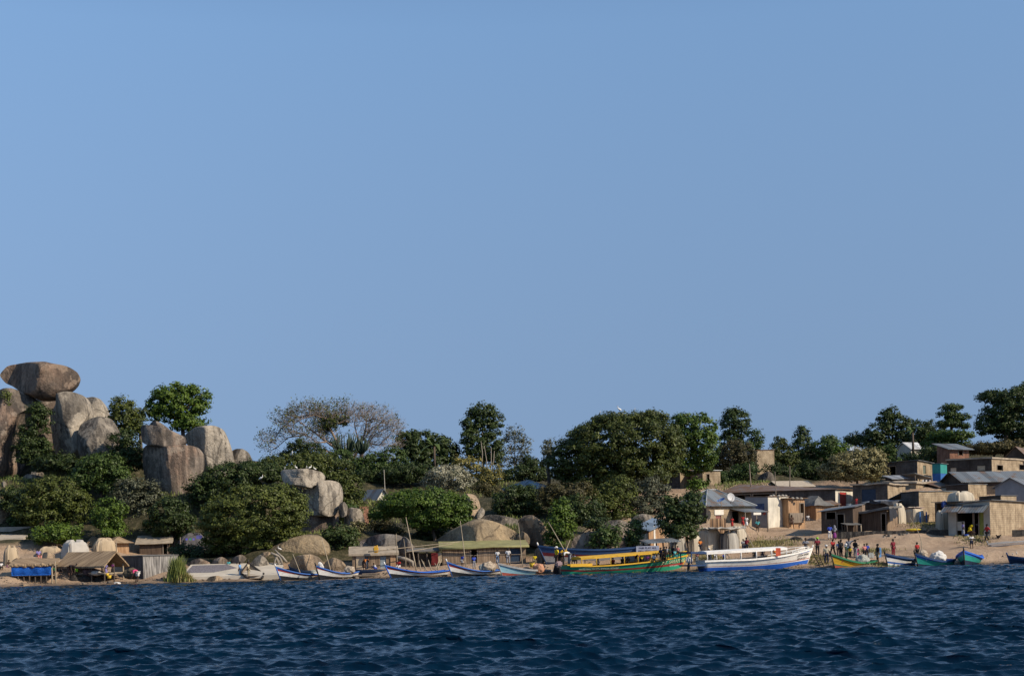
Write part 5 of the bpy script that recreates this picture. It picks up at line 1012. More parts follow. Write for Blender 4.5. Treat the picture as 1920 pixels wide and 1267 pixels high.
b6 = boat('long dark blue boat drawn up on the shore behind the green passenger boat', (1009, 1022), (1215, 1022), (1100, 1030), 134.6, 136.2, 2.2, [(.26, 'dblue'), (.14, 'maroon'), (.24, 'grey'), (.36, 'navy')], 'dblue', tm=.45, zwl=.55, texts=[('MV NGULI 2', .86, .62, .22, 'white', 1)])
b7 = boat('dark blue boat half hidden behind the two leftmost striped boats', (543, 1063), (600, 1070), (570, 1070), 131.6, 132.4, 1.6, [(.6, 'navy'), (.4, 'tar')], 'navy', post='rail', seats=2)
b8 = boat('long dark blue boat lying on the shore in front of the patchwork reed hut', (735, 1067), (655, 1067), (690, 1068), 132.6, 133, 1.6, [(.5, 'dblue'), (.5, 'tar')], 'navy', post='rail')
b9 = boat('yellow, green and red boat with its crowd of people at the beach', (1558, 1038), (1638, 1049), (1606, 1054), 129.2, 132.4, 1.8, [(.14, 'dgreen'), (.40, 'yellow'), (.07, 'dgreen'), (.39, 'rust')], 'dgreen', post='tar', texts=[('HWIBAA', .74, .62, .36, 'red', 1)])
b10 = boat('weathered blue and white striped boat behind the teal boat', (1659, 1037), (1724, 1050), (1690, 1047), 129.8, 133, 1.9, [(.22, 'dblue'), (.22, 'white'), (.12, 'blue'), (.1, 'white'), (.12, 'aqua'), (.22, 'navy')], 'dblue', post='tar')
b11 = boat('teal boat with a blue rim and two white net heaps', (1715, 1037), (1783, 1047), (1752, 1051), 129.4, 132, 1.9, [(.2, 'bright'), (.4, 'teal'), (.4, 'navy')], 'dblue', post='tar', texts=[('MUNGU', .72, .64, .28, 'white', 1)])
b12 = boat('small dark green boat with a blue stripe seen from its bow', (1807, 1032), (1826, 1040), (1815, 1045), 129.6, 133.6, 2.3, [(.2, 'bright'), (.3, 'teal'), (.5, 'navy')], 'bright', post='tar', tm=.3, rake=(.06, .03), texts=[('IMANI', .62, .66, .22, 'white', 1)])
b13 = boat('dark teal boat cut by the right edge of the photo', (1889, 1041), (1960, 1040), (1925, 1046), 131, 131.4, 1.8, [(.3, 'dblue'), (.7, 'navy')], 'dblue', post='rail')
wb = boat('bare dark wooden rowing boat lying by the landing under two men', (466, 1054), (479, 1084), (474, 1074), 134.2, 130.6, 2.0, [(.4, 'wood'), (.6, 'tar')], 'tar', post='rail', seats=4, tm=.45, rest=-.1, zwl=.25)
gc = boat('overturned looking grey white canoe lying on the sand at the right edge', (1852, 1019), (1990, 1006), (1910, 1013), 140.6, 142.5, 1.4, [(.5, 'white'), (.5, 'grey')], 'grey', zwl=at(1880, 1022, 141).z-.1, rest=-.2, post='rail', name='canoe')
# fore deck of the third striped boat
r3, pt3 = b3[0], b3[1]
MB().slab([pt3(.99, .97, 1), pt3(.62, .97, 1)+Vector((0, 0, .05)), pt3(.62, .97, -1)+Vector((0, 0, .05))], .04).out('foredeck', PT['red'], r3)
def motor(parent, x, y, z, cowl, dark, label, tilt=.35):
    r = empty('outboard_motor', parent.matrix_basis @ Vector((x, y, z)), parent.rotation_euler.z, label, 'outboard motor', 'outboard motors'); T_ = Matrix.Rotation(tilt, 4, 'Y')
    def B(c, d): mb = MB(); mb.box((0, 0, 0), d); bmesh.ops.bevel(mb.b, geom=mb.b.edges[:], offset=min(d)*.28, segments=3, affect='EDGES'); return mb
    for nm, c, d, m_ in (('cowl', (-.15, 0, .42), (.62, .42, .5), cowl), ('midsection', (-.12, 0, -.12), (.22, .2, .75), dark), ('lower_unit', (-.14, 0, -.62), (.42, .09, .3), dark)):
        o = B(c, d).out(nm, m_, r); o.matrix_local = T_ @ Matrix.Translation(c)
    mb = MB()
    for k in range(3): mb.box((-.34, .1*math.cos(k*2.09), -.66+.1*math.sin(k*2.09)), (.03, .14, .07), rx=k*2.09)
    o = mb.out('propeller', cowl, r); o.matrix_local = T_
    o = MB().tube([(.1, 0, .3), (.75, 0, .42)], .03, 6).out('tiller', dark, r); o.matrix_local = T_
    return r
def canopy(bt, t0, t1, z0, z1, hw, roofm, postm, nposts, th=.22, lean=0, pw=.07):
    root, pt, sheer, half, L = bt; mb = MB(); n = 14
    rows = []
    for i in range(n+1):
        t = t0+(t1-t0)*i/n; x = pt(t, 1, 1).x; z = z0+(z1-z0)*i/n; w = min(hw, half(t)+.02)
        rows.append([(x, -w, z), (x, -w*.5, z+.09), (x, 0, z+.12), (x, w*.5, z+.09), (x, w, z)])
    for a, b in zip(rows, rows[1:]):
        for k in range(4): mb.face([a[k], a[k+1], b[k+1], b[k]])
        for k in (0, 4): mb.face([a[k], b[k], Vector(b[k])-Vector((0, 0, th)), Vector(a[k])-Vector((0, 0, th))])
        mb.face([Vector(q)-Vector((0, 0, th)) for q in (a[0], a[4], b[4], b[0])])
    for r_ in (rows[0], rows[-1]): mb.face([*r_, Vector(r_[4])-Vector((0, 0, th)), Vector(r_[0])-Vector((0, 0, th))])
    mb.out('canopy', roofm, root)
    for i in range(nposts):
        s = i/(nposts-1); t = t0+(t1-t0)*(.01+.98*s); z = z0+(z1-z0)*s
        for side in (-1, 1):
            p = pt(t, 1, side); w = min(hw, half(t)-.03)
            MB().tube([(p.x, side*w, p.z-.1), (p.x, side*w, z-th+.02)], pw, 4).out('post', postm, root)
# green passenger boat
bg_ = boat('long green passenger boat with a yellow canopy and red stripe', (1289, 1040), (1056, 1058), (1120, 1060), 133.4, 128.6, 2.7, [(.08, 'ochre'), (.27, 'green'), (.13, 'red'), (.52, 'green')], 'yellow', tm=.2, rake=(.085, .01), name='passenger_boat', seats=6, bw=.42, rail_h=.07,
           texts=[('MT. SARAFINE', .875, .70, .46, 'cream', -1), ('MATO MALI YA MTU BWANA MUNGU', .24, .71, .22, 'white', -1), ('SAFARI NJEMA', .90, .50, .16, 'white', -1), ('M. SASA', .58, .26, .26, 'yellow', -1)], post='rail')
rg_ = bg_[0]; ptg = bg_[1]
def zloc(px, py, Y=130.5): return at(px, py, Y).z
canopy(bg_, .10, .765, zloc(1085, 1045), zloc(1233, 1034), 1.25, PT['yellow'], PT['ochre'], 7, .15, pw=.045)
mb = MB()
for i in range(8):                     # raised bow bulwark
    t0, t1 = .80+.19*i/8, .80+.19*(i+1)/8
    for s in (-1, 1):
        h0, h1 = [.34*math.sin(min(1, (t-.795)/.08)*1.57) for t in (t0, t1)]; mb.face([ptg(t0, 1, s), ptg(t1, 1, s), ptg(t1, 1, s)+Vector((0, 0, h1)), ptg(t0, 1, s)+Vector((0, 0, h0))])
bmesh.ops.solidify(mb.b, geom=mb.b.faces[:], thickness=.05); mb.out('bow_bulwark', PT['green'], rg_)
mb = MB()
for s in (-1, 1): mb.tube([ptg(.80+.19*i/8, 1, s)+Vector((0, 0, .36*math.sin(min(1, (.005+.19*i/8)/.08)*1.57))) for i in range(9)], .045, 6)
mb.out('bow_rail', PT['yellow'], rg_)
MB().box((0, 0, 0), (bg_[4]*.17, .07, .26)).out('side_panel', PT['yellow'], rg_, (bg_[4]*.10, -bg_[3](.1)-.06, ptg(.1, 1, 1).z+.06))
for k in range(2): MB().box((0, 0, 0), (.07, .07, .4)).out('bollard', PT['yellow'], rg_, (bg_[4]*(.865+.012*k), -.55, ptg(.87, 1, 1).z+.25))
MB().tube([ptg(.925, .12, -1)+Vector((-.5, -.05, 0)), ptg(.945, .1, -1)+Vector((0, -.1, -.05)), ptg(.965, .2, -1)+Vector((.1, -.05, .1))], .06, 6).out('rudder_guard', PT['yellow'], rg_)
motor(rg_, -.35, -.25, .55, plain('motor cowl red grey', (.28, .2, .2), .4, .3), DKG, 'black outboard motor on the stern of the green passenger boat', -.1)
solo('tarpaulin', MB().tube([(.15, 0, -.3), (0, 0, .5), (.05, 0, 1.2), (.1, 0, 1.85)], [.62, .55, .42, .32], 12).rough(.16, 1.6, 2), plain('black tarp', (.012, .012, .014), .7, .3), at(1049, 1078, 130.6), 'tall bundle wrapped in black plastic at the stern of the green boat', 'bundle')
for i, (px, py, lab) in enumerate(((1054, 1040, 'yellow can on the black bundle, left of its pair'), (1061, 1039, 'yellow can on the black bundle, right of its pair'))):
    mb = MB(); mb.box((0, 0, .2), (.34, .3, .42)); bmesh.ops.bevel(mb.b, geom=mb.b.edges[:], offset=.06, segments=2, affect='EDGES'); mb.tube([(0, 0, .38), (0, 0, .5)], .05, 8); solo('jerrycan', mb, plain('can yellow', (.62, .40, .03), .5, .1), at(px, py+1, 130.4), lab, 'jerrycan', 'yellow cans')
def board():
    a = at(1193, 1037, 132.6); root = empty('signboard', a, 0, 'blue grey signboard with two lines of words standing behind the yellow canopy', 'sign'); w = at(1236, 1037, 132.6).x-a.x; h = at(1193, 1023.5, 132.6).z-a.z
    MB().box((w/2, 0, h/2), (w, .05, h)).out('board', plain('board blue grey', (.30, .34, .46), .7, .12), root); bd = [c for c in bpy.data.objects if c.parent == root][0]
    for i, s in enumerate(('FAIR PLAY ALL', 'PIRA MISSA SAF')):
        o = link('lettering', text_mesh(s, .25), plain('letters navy', (.03, .035, .10), .7, .1, 3, 0), bd); o.matrix_local = Matrix.Translation((w/2, -.04, h*(.60-.42*i))) @ Matrix.Rotation(rad(90), 4, 'X')
    for x in (.05, w-.05): MB().tube([(x, .06, -1.2), (x, .06, h)], .04, 6).out('post', WM['cream'], root)
board()
sh2 = H_('tin roofed landing shelter on poles behind the bow of the green boat', 'shelter', 1215, 1219, 1268, 1047, 1018, 133.6, 8, 'dark', 'mono', TX, Ln=2.6, rc=0, rr=.1, rl=.25, over=.35, posts=[(0, 0), (.5, 0), (1, 0), (0, 1), (.5, 1), (1, 1)], name='shelter')
# white passenger boat
bw_ = boat('white passenger boat with a blue lower hull and white canopy', (1523, 1027), (1312, 1051), (1390, 1048), 133.4, 128.4, 2.7, [(.40, 'white'), (.03, 'red'), (.05, 'white'), (.52, 'bright')], 'white', tm=.3, rake=(.075, .02), name='passenger_boat', seats=6, bw=.42,
           texts=[('SHIDA BABA', .90, .76, .30, 'dark', -1), ('BEACH NO 1', .90, .62, .24, 'dark', -1)])
rw, ptw = bw_[0], bw_[1]
canopy(bw_, .015, .70, zloc(1316, 1034.5), zloc(1460, 1026.5), 1.25, PT['white'], PT['white'], 6, .2, pw=.055)
mb = MB()
for s in (-1, 1):
    for k in (0, 1): mb.tube([ptw(.75+.2*i/6, 1, s)+Vector((0, 0, .1+.13*k+.1*math.sin(i/6*3.14)*k)) for i in range(7)], .035, 5)
    for i in range(0, 7, 2): mb.tube([ptw(.75+.2*i/6, 1, s), ptw(.75+.2*i/6, 1, s)+Vector((0, 0, .26))], .035, 5)
mb.out('bow_railing', PT['white'], rw)
for s in (-1,): MB().slab([ptw(.84, .93, s)+Vector((0, -.05, 0)), ptw(.96, .93, s)+Vector((0, -.05, 0)), ptw(.97, .93, s)+Vector((0, -.06, .12)), ptw(.84, .93, s)+Vector((0, -.06, .12))], .05).out('blue_flash', PT['bright'], rw)
mb = MB(); x = ptw(0, 1, 1).x
mb.slab([(x-1.5, -1.0, zloc(1305, 1033)), (x+.1, -1.0, zloc(1312, 1034)), (x+.1, 1.0, zloc(1312, 1034)), (x-1.5, 1.0, zloc(1305, 1033))], .16); mb.out('stern_awning', PT['dblue'], rw)
for y in (-.9, .9): MB().tube([(x-1.4, y, .7), (x-1.4, y, zloc(1305, 1035))], .06, 5).out('stern_post', PT['dblue'], rw)
MB().box((x-.75, 0, .55), (1.6, 1.9, .12)).out('stern_platform', PT['dblue'], rw)
motor(rw, -1.35, -.55, .62, plain('motor cowl pale', (.55, .54, .52), .35, .1), DKG, 'outboard motor with a pale cowl on the stern of the white boat', .15)
solo('flag', MB().box((0, 0, 0), (.42, .04, .7)).rough(.05, 2, 2), plain('orange red cloth', (.62, .12, .06), .8, .2), at(1459, 1034, 130), 'orange red cloth hanging at the front end of the white canopy', 'cloth')
def ladder():
    a, b = at(1523, 1033, 131.2), at(1537, 1061, 130.4); root = empty('ladder', b, 0, 'dark boarding ladder leaning from the bow of the white boat to the sand', 'ladder'); d = a-b; w = Vector((.42, .25, 0))
    for k in (0, 1): MB().tube([w*k, d+w*k], .035, 6).out('rail', WM['dark'], root)
    for i in range(6): q = d*(i+.5)/6; MB().tube([q, q+w], .028, 6).out('rung', WM['dark'], root)
ladder()
# poles and lines
def pole(label, x0, y0, x1, y1, Y0, Y1=None, r=.045, name='pole', cat='pole', group='poles', m='pole', bend=0):
    a, b = at(x0, y0, Y0), at(x1, y1, Y1 or Y0); d = b-a; pts = [d*(i/6)+Vector((bend*math.sin(i/6*3.14), 0, 0)) for i in range(7)]
    return solo(name, MB().tube(pts, [r*(1-.45*i/6) for i in range(7)], 6), WM[m], a, label, cat, group)
PL = 'bamboo poles standing in the boats'
pole('pole leaning left from the leftmost striped boat', 563, 1074, 549, 1038, 130.2, 131, .045, group=PL); pole('tall pole leaning left from the boat with the pale net heap', 620, 1069, 602, 1005, 131, 133, .05, group=PL)
pole('tallest leaning pole standing in the boat with the red foredeck', 781, 1070, 761, 969, 130.4, 132, .06, group=PL); pole('upright pole beside the orange board of the patchwork hut', 745, 1068, 743, 1000, 134, group=PL); pole('thinner wavy pole right of the upright pole', 761, 1066, 757, 1010, 134, r=.035, group=PL, bend=.06)
pole('pole rising in front of the yellow tarp roof at its left', 874, 1062, 863, 976, 131, 133, .045, group=PL); pole('thin straight pole in front of the right doorway of the yellow roofed hut', 980, 1062, 972, 980, 132, 133, .04, group=PL)
pole('long pole leaning far left over the black bundle', 1060, 1034, 1028, 978, 130.6, 131.5, .045, group=PL); pole('short pole leaning right over the black bundle', 1060, 1034, 1069, 1011, 130.6, 131.2, .045, group=PL)
pole('whippy curved pole standing in the teal boat', 1729, 1040, 1706, 970, 130.8, 132, .04, group=PL, bend=.35)
pole('pale rope or pole slanting from the tent tops down to the white boat', 1415, 1030, 1391, 982, 134, 141, .04, group=PL)
for i, (a, b, lab) in enumerate((((789, 1068, 786, 1050), 0, 'shortest stick in the boat with the red foredeck'), ((800, 1069, 790, 1048), 0, 'stick leaning left in the middle of the red foredeck boat'), ((797, 1069, 794, 1052), 0, 'thin stick beside the middle sticks of the red foredeck boat'), ((809, 1069, 803, 1049), 0, 'thick stick right of the middle sticks'), ((816, 1068, 824, 1049), 0, 'paddle shaft leaning right in the stern of the red foredeck boat'), ((820, 1067, 828, 1048), 0, 'second shaft leaning right in the stern of the red foredeck boat'), ((822, 1069, 815, 1055), 0, 'short pale stake near the stern of the red foredeck boat'))):
    pole(lab, *a, 130.6, 131.6, .05, 'stick', 'stick', 'sticks in the red foredeck boat')
UP = 'utility poles on the slope'
pole('weathered pole standing behind the long tin shed at its left end', 1408, 915, 1405, 869, 182, r=.09, group=UP, m='wood', name='utility_pole'); pole('pole rising from the roof of the white kiosk', 1455, 932, 1453, 884, 164, r=.06, group=UP, m='wood', name='utility_pole'); pole('pole behind the tan roofed low house', 1481, 912, 1481, 873, 184, r=.07, group=UP, m='wood', name='utility_pole'); pole('thin pale pole in the trees above the white gabled house', 722, 925, 720, 880, 180, r=.05, group=UP, m='cream', name='utility_pole')
for i, (q, lab) in enumerate((((690, 1034, 862, 1015), 'long bamboo laid across from the patchwork hut to the yellow roof'), ((760, 1035, 850, 1019), 'lower of the two bamboos laid across the gap'))): pole(lab, *q, 134.2, 135.6, .05, 'bamboo', 'bamboo', 'bamboos laid across the gap')
# driftwood roots and lean-to junk in the gap between the two huts
rt = empty('tree_roots', at(512, 1062, 136), 0, 'tangle of bare grey roots clinging to the rock above the leftmost boat', 'roots')
mb = MB()
for q in ([(512,1062),(517,1048),(524,1038),(515,1030)], [(524,1060),(520,1048),(514,1040)], [(530,1058),(526,1046),(518,1038)], [(538,1054),(530,1044),(520,1036)], [(519,1062),(525,1050),(530,1042)], [(508,1036),(518,1040),(534,1048)]):
    mb.tube([at(x, y, 136+i*.15)-at(512, 1062, 136) for i, (x, y) in enumerate(q)], [.11, .1, .08, .05][:len(q)], 6)
mb.out('roots', BARKP, rt)
gp = H_('dark lean-to of sticks and sheets in the gap left of the yellow roofed hut', 'shelter', 762, 768, 822, 1066, 1034, 137, 6, 'dark', 'mono', SACKD, Ln=2.4, rl=.2, over=.2, th=.1, hump=.1, posts=[(0, 0), (.3, 0), (.6, 0), (1, 0), (0, 1), (1, 1)], name='shelter')
mb = MB(); mb.box((gp['w']/2, 2.3, gp['h']*.45), (gp['w'], .1, gp['h']*.9)); mb.out('back_sheet', SACKD, gp)
solo('cloth', MB().box((0, 0, 0), (.6, .08, 1.1)).rough(.07, 2, 3), plain('dark red cloth', (.13, .015, .015), .8, .2), at(815, 1047, 136), 'dark red cloth hanging in the gap left of the yellow roofed hut', 'cloth')
solo('sheet', MB().box((0, 0, 0), (.5, .08, .9)).rough(.05, 2, 3), CL['tan'], at(823, 1045, 136.4), 'tan sheet hanging just right of the dark red cloth', 'sheet')
solo('log', MB().tube([(-.9, 0, .5), (0, 0, .25), (.55, 0, 0), (.6, 0, -.5)], [.13, .17, .15, .12], 8).rough(.04, 2), BARKP, at(762, 1053, 134.6), 'bent pale log propped behind the boat with the red foredeck', 'log')
solo('planks', MB().box((0, 0, .1), (2.6, .5, .12)).box((.3, .1, .24), (1.6, .4, .1)).rough(.03, 2, 2), WM['wood'], at(690, 1080, 131.8), 'flat driftwood planks at the waterline below the dark blue boat', 'planks')
# net heaps, buckets, cans
for i, (px_, py_) in enumerate(((1445, 931), (1450, 930), (1460, 930.5), (1467, 930), (1473, 930.5), (1486, 935), (1494, 935), (1502, 935.5))): solo('stone', MB().ball((0, 0, .1), .16, 2, (1.2, .9, .7)).rough(.05, 3), WM['concrete'], at(px_, py_, 161.5), 'stone weighing down the roof edge of the white kiosk and reed room', 'stone', 'stones on the roofs')
NET = dict(tan=plain('net tan', (.44, .36, .27), .95, .55, 6, .06), white=plain('net white', (.62, .60, .56), .95, .25, 5, .05), orange=plain('net orange', (.50, .26, .16), .95, .3, 6, .05), grey=plain('net grey green', (.36, .37, .33), .95, .5, 6, .06))
def heap(label, px, py, Y, w, h, m, cat='net', name='fishing_net', d=None):
    mb = MB(); mb.ball((0, 0, h*.15), 1, 4, (w/2, (d or w*.35), h)); 
    for v in mb.b.verts: v.co += noise.noise_vector(v.co*2.2+Vector((px, 0, 0)))*.28*h+noise.noise_vector(v.co*5)*.16*h+noise.noise_vector(v.co*12)*.07*h
    return solo(name, mb, NET[m] if m in NET else m, at(px, py, Y), label, cat, 'net heaps in the boats')
heap('pale net heap with corks in the stern of the second striped boat', 656, 1069, 131.2, .95, .38, 'tan'); heap('tan net heap in the boat in front of the yellow roofed hut', 916, 1064, 131, 1.3, .48, 'tan'); heap('dark part of the net heap left of the tan heap', 905, 1065, 131, .7, .32, 'grey')
heap('orange net heap in the pale blue boat', 1010, 1066, 130.8, 1.15, .45, 'orange'); heap('white speckled net heap in the yellow boat', 1617, 1051, 131.3, 1.3, .5, 'grey'); heap('large white net heap in the stern of the teal boat', 1760, 1046, 131.3, 1.5, .55, 'white'); heap('smaller cream net heap beside the curved pole in the teal boat', 1732, 1040, 130.8, .8, .42, 'tan')
heap('white cloth bundle in the bow of the second striped boat', 601, 1064, 130.2, .5, .45, NET['white'], 'bundle', 'cloth_bundle'); heap('coil of grey net behind the bow of the second striped boat', 588, 1074, 131, .5, .3, 'grey')
heap('yellow sheets of drying goods on the low wall right of the cream tent', 1712, 993, 147.5, 1.6, .13, plain('yellow goods', (.45, .34, .03), .8, .3), 'goods', 'drying_goods', .4)
heap('heap of red brown net on the sand right of the yellow boat', 1659, 1057, 131.3, .55, .14, 'orange'); heap('white plastic scraps at the waterline under the thatched stall', 220, 1094, 131, .6, .15, NET['white'], 'scraps', 'plastic_scraps')
heap('bundle of dry brush at the corner of the grey plank shack', 246, 1077, 132, 1.4, .5, plain('brush', (.11, .09, .06), .9, .6, 8, .1), 'brush', 'brush_heap'); heap('red cloth on the sand beside the bending woman', 276, 1090, 131.6, .5, .12, plain('red cloth', (.5, .08, .08), .8, .2), 'cloth', 'cloth')
for px_, py_, w_h, lab_ in ((138, 1090, .9, 'dark bundle added for clutter and shadow under the thatched stall floor, leftmost'), (160, 1090, 1.1, 'dark bundle added for clutter and shadow under the middle of the thatched stall'), (186, 1091, .8, 'dark bundle added for clutter and shadow under the right end of the thatched stall')): heap(lab_, px_, py_, 133.6, w_h, .5, plain('dark bundle', (.04, .035, .03), .9, .6, 5, .1), 'bundle', 'bundle')  # added heaps standing in for clutter and the shadow below the stall
heap('dark pile of goods on the floor of the thatched stall', 168, 1074, 133.8, 1.3, .4, plain('goods dark', (.09, .06, .06), .9, .7, 4, .1), 'goods', 'goods_pile'); heap('pale sheet lying on the floor of the thatched stall', 181, 1075, 133.2, 1.0, .22, CL['white'], 'sheet', 'sheet')
def can(label, px, py, Y, col, s=1., kind='jerrycan'):
    mb = MB(); mb.box((0, 0, .22*s), (.34*s, .26*s, .44*s)); bmesh.ops.bevel(mb.b, geom=mb.b.edges[:], offset=.06*s, segments=2, affect='EDGES'); mb.tube([(.08*s, 0, .42*s), (.08*s, 0, .52*s)], .05*s, 8); mb.box((-.04*s, 0, .47*s), (.16*s, .04*s, .03*s))
    return solo(kind, mb, plain('can '+str(col), col, .5, .1), at(px, py, Y), label, 'jerrycan', 'cans and buckets')
def bucket(label, px, py, Y, col, r=.2, h=.34):
    mb = MB(); mb.tube([(0, 0, 0), (0, 0, h)], [r*.75, r], 14); mb.tube([(0, 0, h-.03), (0, 0, h+.01)], [r*1.1, r*1.1], 14); return solo('bucket', mb, plain('bucket '+str(col), col, .45, .1), at(px, py, Y), label, 'bucket', 'cans and buckets')
can('big yellow can standing on the roof of the patchwork reed hut', 705, 1036, 134.8, (.66, .38, .04), 1.35); bucket('yellow bucket beside the yellow shirted man behind the pale blue boat', 998, 1063, 132, (.64, .44, .04), .26, .4)
can('clear can on the sand behind the yellow boat, left of its pair', 1631, 1046, 133.5, (.45, .46, .42)); can('clear can on the sand behind the yellow boat, right of its pair', 1635, 1046, 133.5, (.45, .46, .42))
bucket('yellow round float hanging under the thatched stall, lower of two', 205, 1084, 132.6, (.66, .46, .05), .2, .3); bucket('yellow round float hanging under the thatched stall, upper of two', 201, 1079, 132.8, (.66, .46, .05), .16, .24)
bucket('blue basin on the grass by the shop customers', 1811, 1005, 144.6, (.03, .10, .5), .24, .2); bucket('white bowl beside the blue basin by the shop', 1814, 1006, 144.5, (.7, .7, .68), .12, .16); bucket('grey basin by the red door on the slope', 1592, 949, 168.5, (.35, .42, .45), .35, .3)
bucket('white bowl lying on the sand right of the small dark green boat', 1839, 1052, 132.2, (.7, .7, .66), .14, .16)
can('blue water drum standing inside the dark open fronted hut', 1770, 952, 154, (.02, .05, .2), 1.5, 'drum')
# ------------------------------------------------------------------ people
SKIN = plain('skin dark brown', (.055, .03, .02), .55, .12, 8, 0); HAIR = plain('hair black', (.012, .011, .01), .8, .2, 20, 0)
def skinned(verts, edges, radii, root=0):
    me = bpy.data.meshes.new('s'); me.from_pydata(verts, edges, []); o = bpy.data.objects.new('s', me); C.objects.link(o)
    md = o.modifiers.new('Skin', 'SKIN'); md.use_smooth_shade = True
    for i, r in enumerate(radii): me.skin_vertices[0].data[i].radius = r if isinstance(r, tuple) else (r, r)
    me.skin_vertices[0].data[root].use_root = True
    o.modifiers.new('Sub', 'SUBSURF').levels = 1
    dg = bpy.context.evaluated_depsgraph_get(); out = bpy.data.meshes.new_from_object(o.evaluated_get(dg)); bpy.data.objects.remove(o); return out
STAND = dict(pel=(0, 0, .94), sp=(0, .01, 1.12), ch=(0, 0, 1.32), nk=(0, 0, 1.47), hd=(0, -.02, 1.57), ht=(0, -.01, 1.69), hpL=(.09, 0, .90), hpR=(-.09, 0, .90), knL=(.11, -.02, .50), knR=(-.11, -.02, .50), anL=(.12, .02, .09), anR=(-.12, .02, .09),
             shL=(.18, 0, 1.40), shR=(-.18, 0, 1.40), elL=(.25, .03, 1.12), elR=(-.25, .03, 1.12), wrL=(.26, -.05, .88), wrR=(-.26, -.05, .88), toe=(0, -.15, -.05))
def P_(**k): d = dict(STAND); d.update(k); return d
POSES = dict(stand=STAND, walk=P_(knL=(.10, -.2, .52), anL=(.11, -.30, .11), knR=(-.10, .08, .50), anR=(-.11, .34, .14), elL=(.24, .16, 1.14), wrL=(.22, .18, .90), elR=(-.24, -.10, 1.14), wrR=(-.22, -.26, .96)),
             fold=P_(elL=(.27, .0, 1.14), elR=(-.27, .0, 1.14), wrL=(-.02, -.20, 1.18), wrR=(.02, -.22, 1.12)), point=P_(elL=(.44, -.06, 1.48), wrL=(.70, -.10, 1.60), elR=(-.25, .03, 1.12)),
             bend=P_(pel=(0, .15, .92), sp=(0, -.05, 1.02), ch=(0, -.30, 1.04), nk=(0, -.46, 1.0), hd=(0, -.56, .95), ht=(0, -.66, .92), hpL=(.09, .13, .88), hpR=(-.09, .13, .88), knL=(.11, .08, .48), knR=(-.11, .08, .48), shL=(.18, -.38, 1.02), shR=(-.18, -.38, 1.02), elL=(.2, -.42, .75), elR=(-.2, -.42, .75), wrL=(.14, -.50, .50), wrR=(-.14, -.50, .50)),
             sit=P_(pel=(0, 0, .50), sp=(0, -.02, .68), ch=(0, -.04, .88), nk=(0, -.05, 1.03), hd=(0, -.08, 1.13), ht=(0, -.07, 1.25), hpL=(.10, -.02, .48), hpR=(-.10, -.02, .48), knL=(.14, -.42, .50), knR=(-.14, -.42, .50), anL=(.13, -.40, .09), anR=(-.13, -.40, .09), shL=(.18, -.04, .96), shR=(-.18, -.04, .96), elL=(.25, -.10, .70), elR=(-.25, -.10, .70), wrL=(.15, -.34, .60), wrR=(-.15, -.34, .60)),
             crouch=P_(pel=(0, .10, .28), sp=(0, .02, .45), ch=(0, -.12, .62), nk=(0, -.2, .76), hd=(0, -.26, .85), ht=(0, -.28, .97), hpL=(.10, .06, .28), hpR=(-.10, .06, .28), knL=(.2, -.32, .48), knR=(-.2, -.32, .48), anL=(.15, -.05, .09), anR=(-.15, -.05, .09), shL=(.18, -.14, .70), shR=(-.18, -.14, .70), elL=(.27, -.28, .48), elR=(-.27, -.28, .48), wrL=(.12, -.48, .36), wrR=(-.12, -.48, .36)))
PM = {}
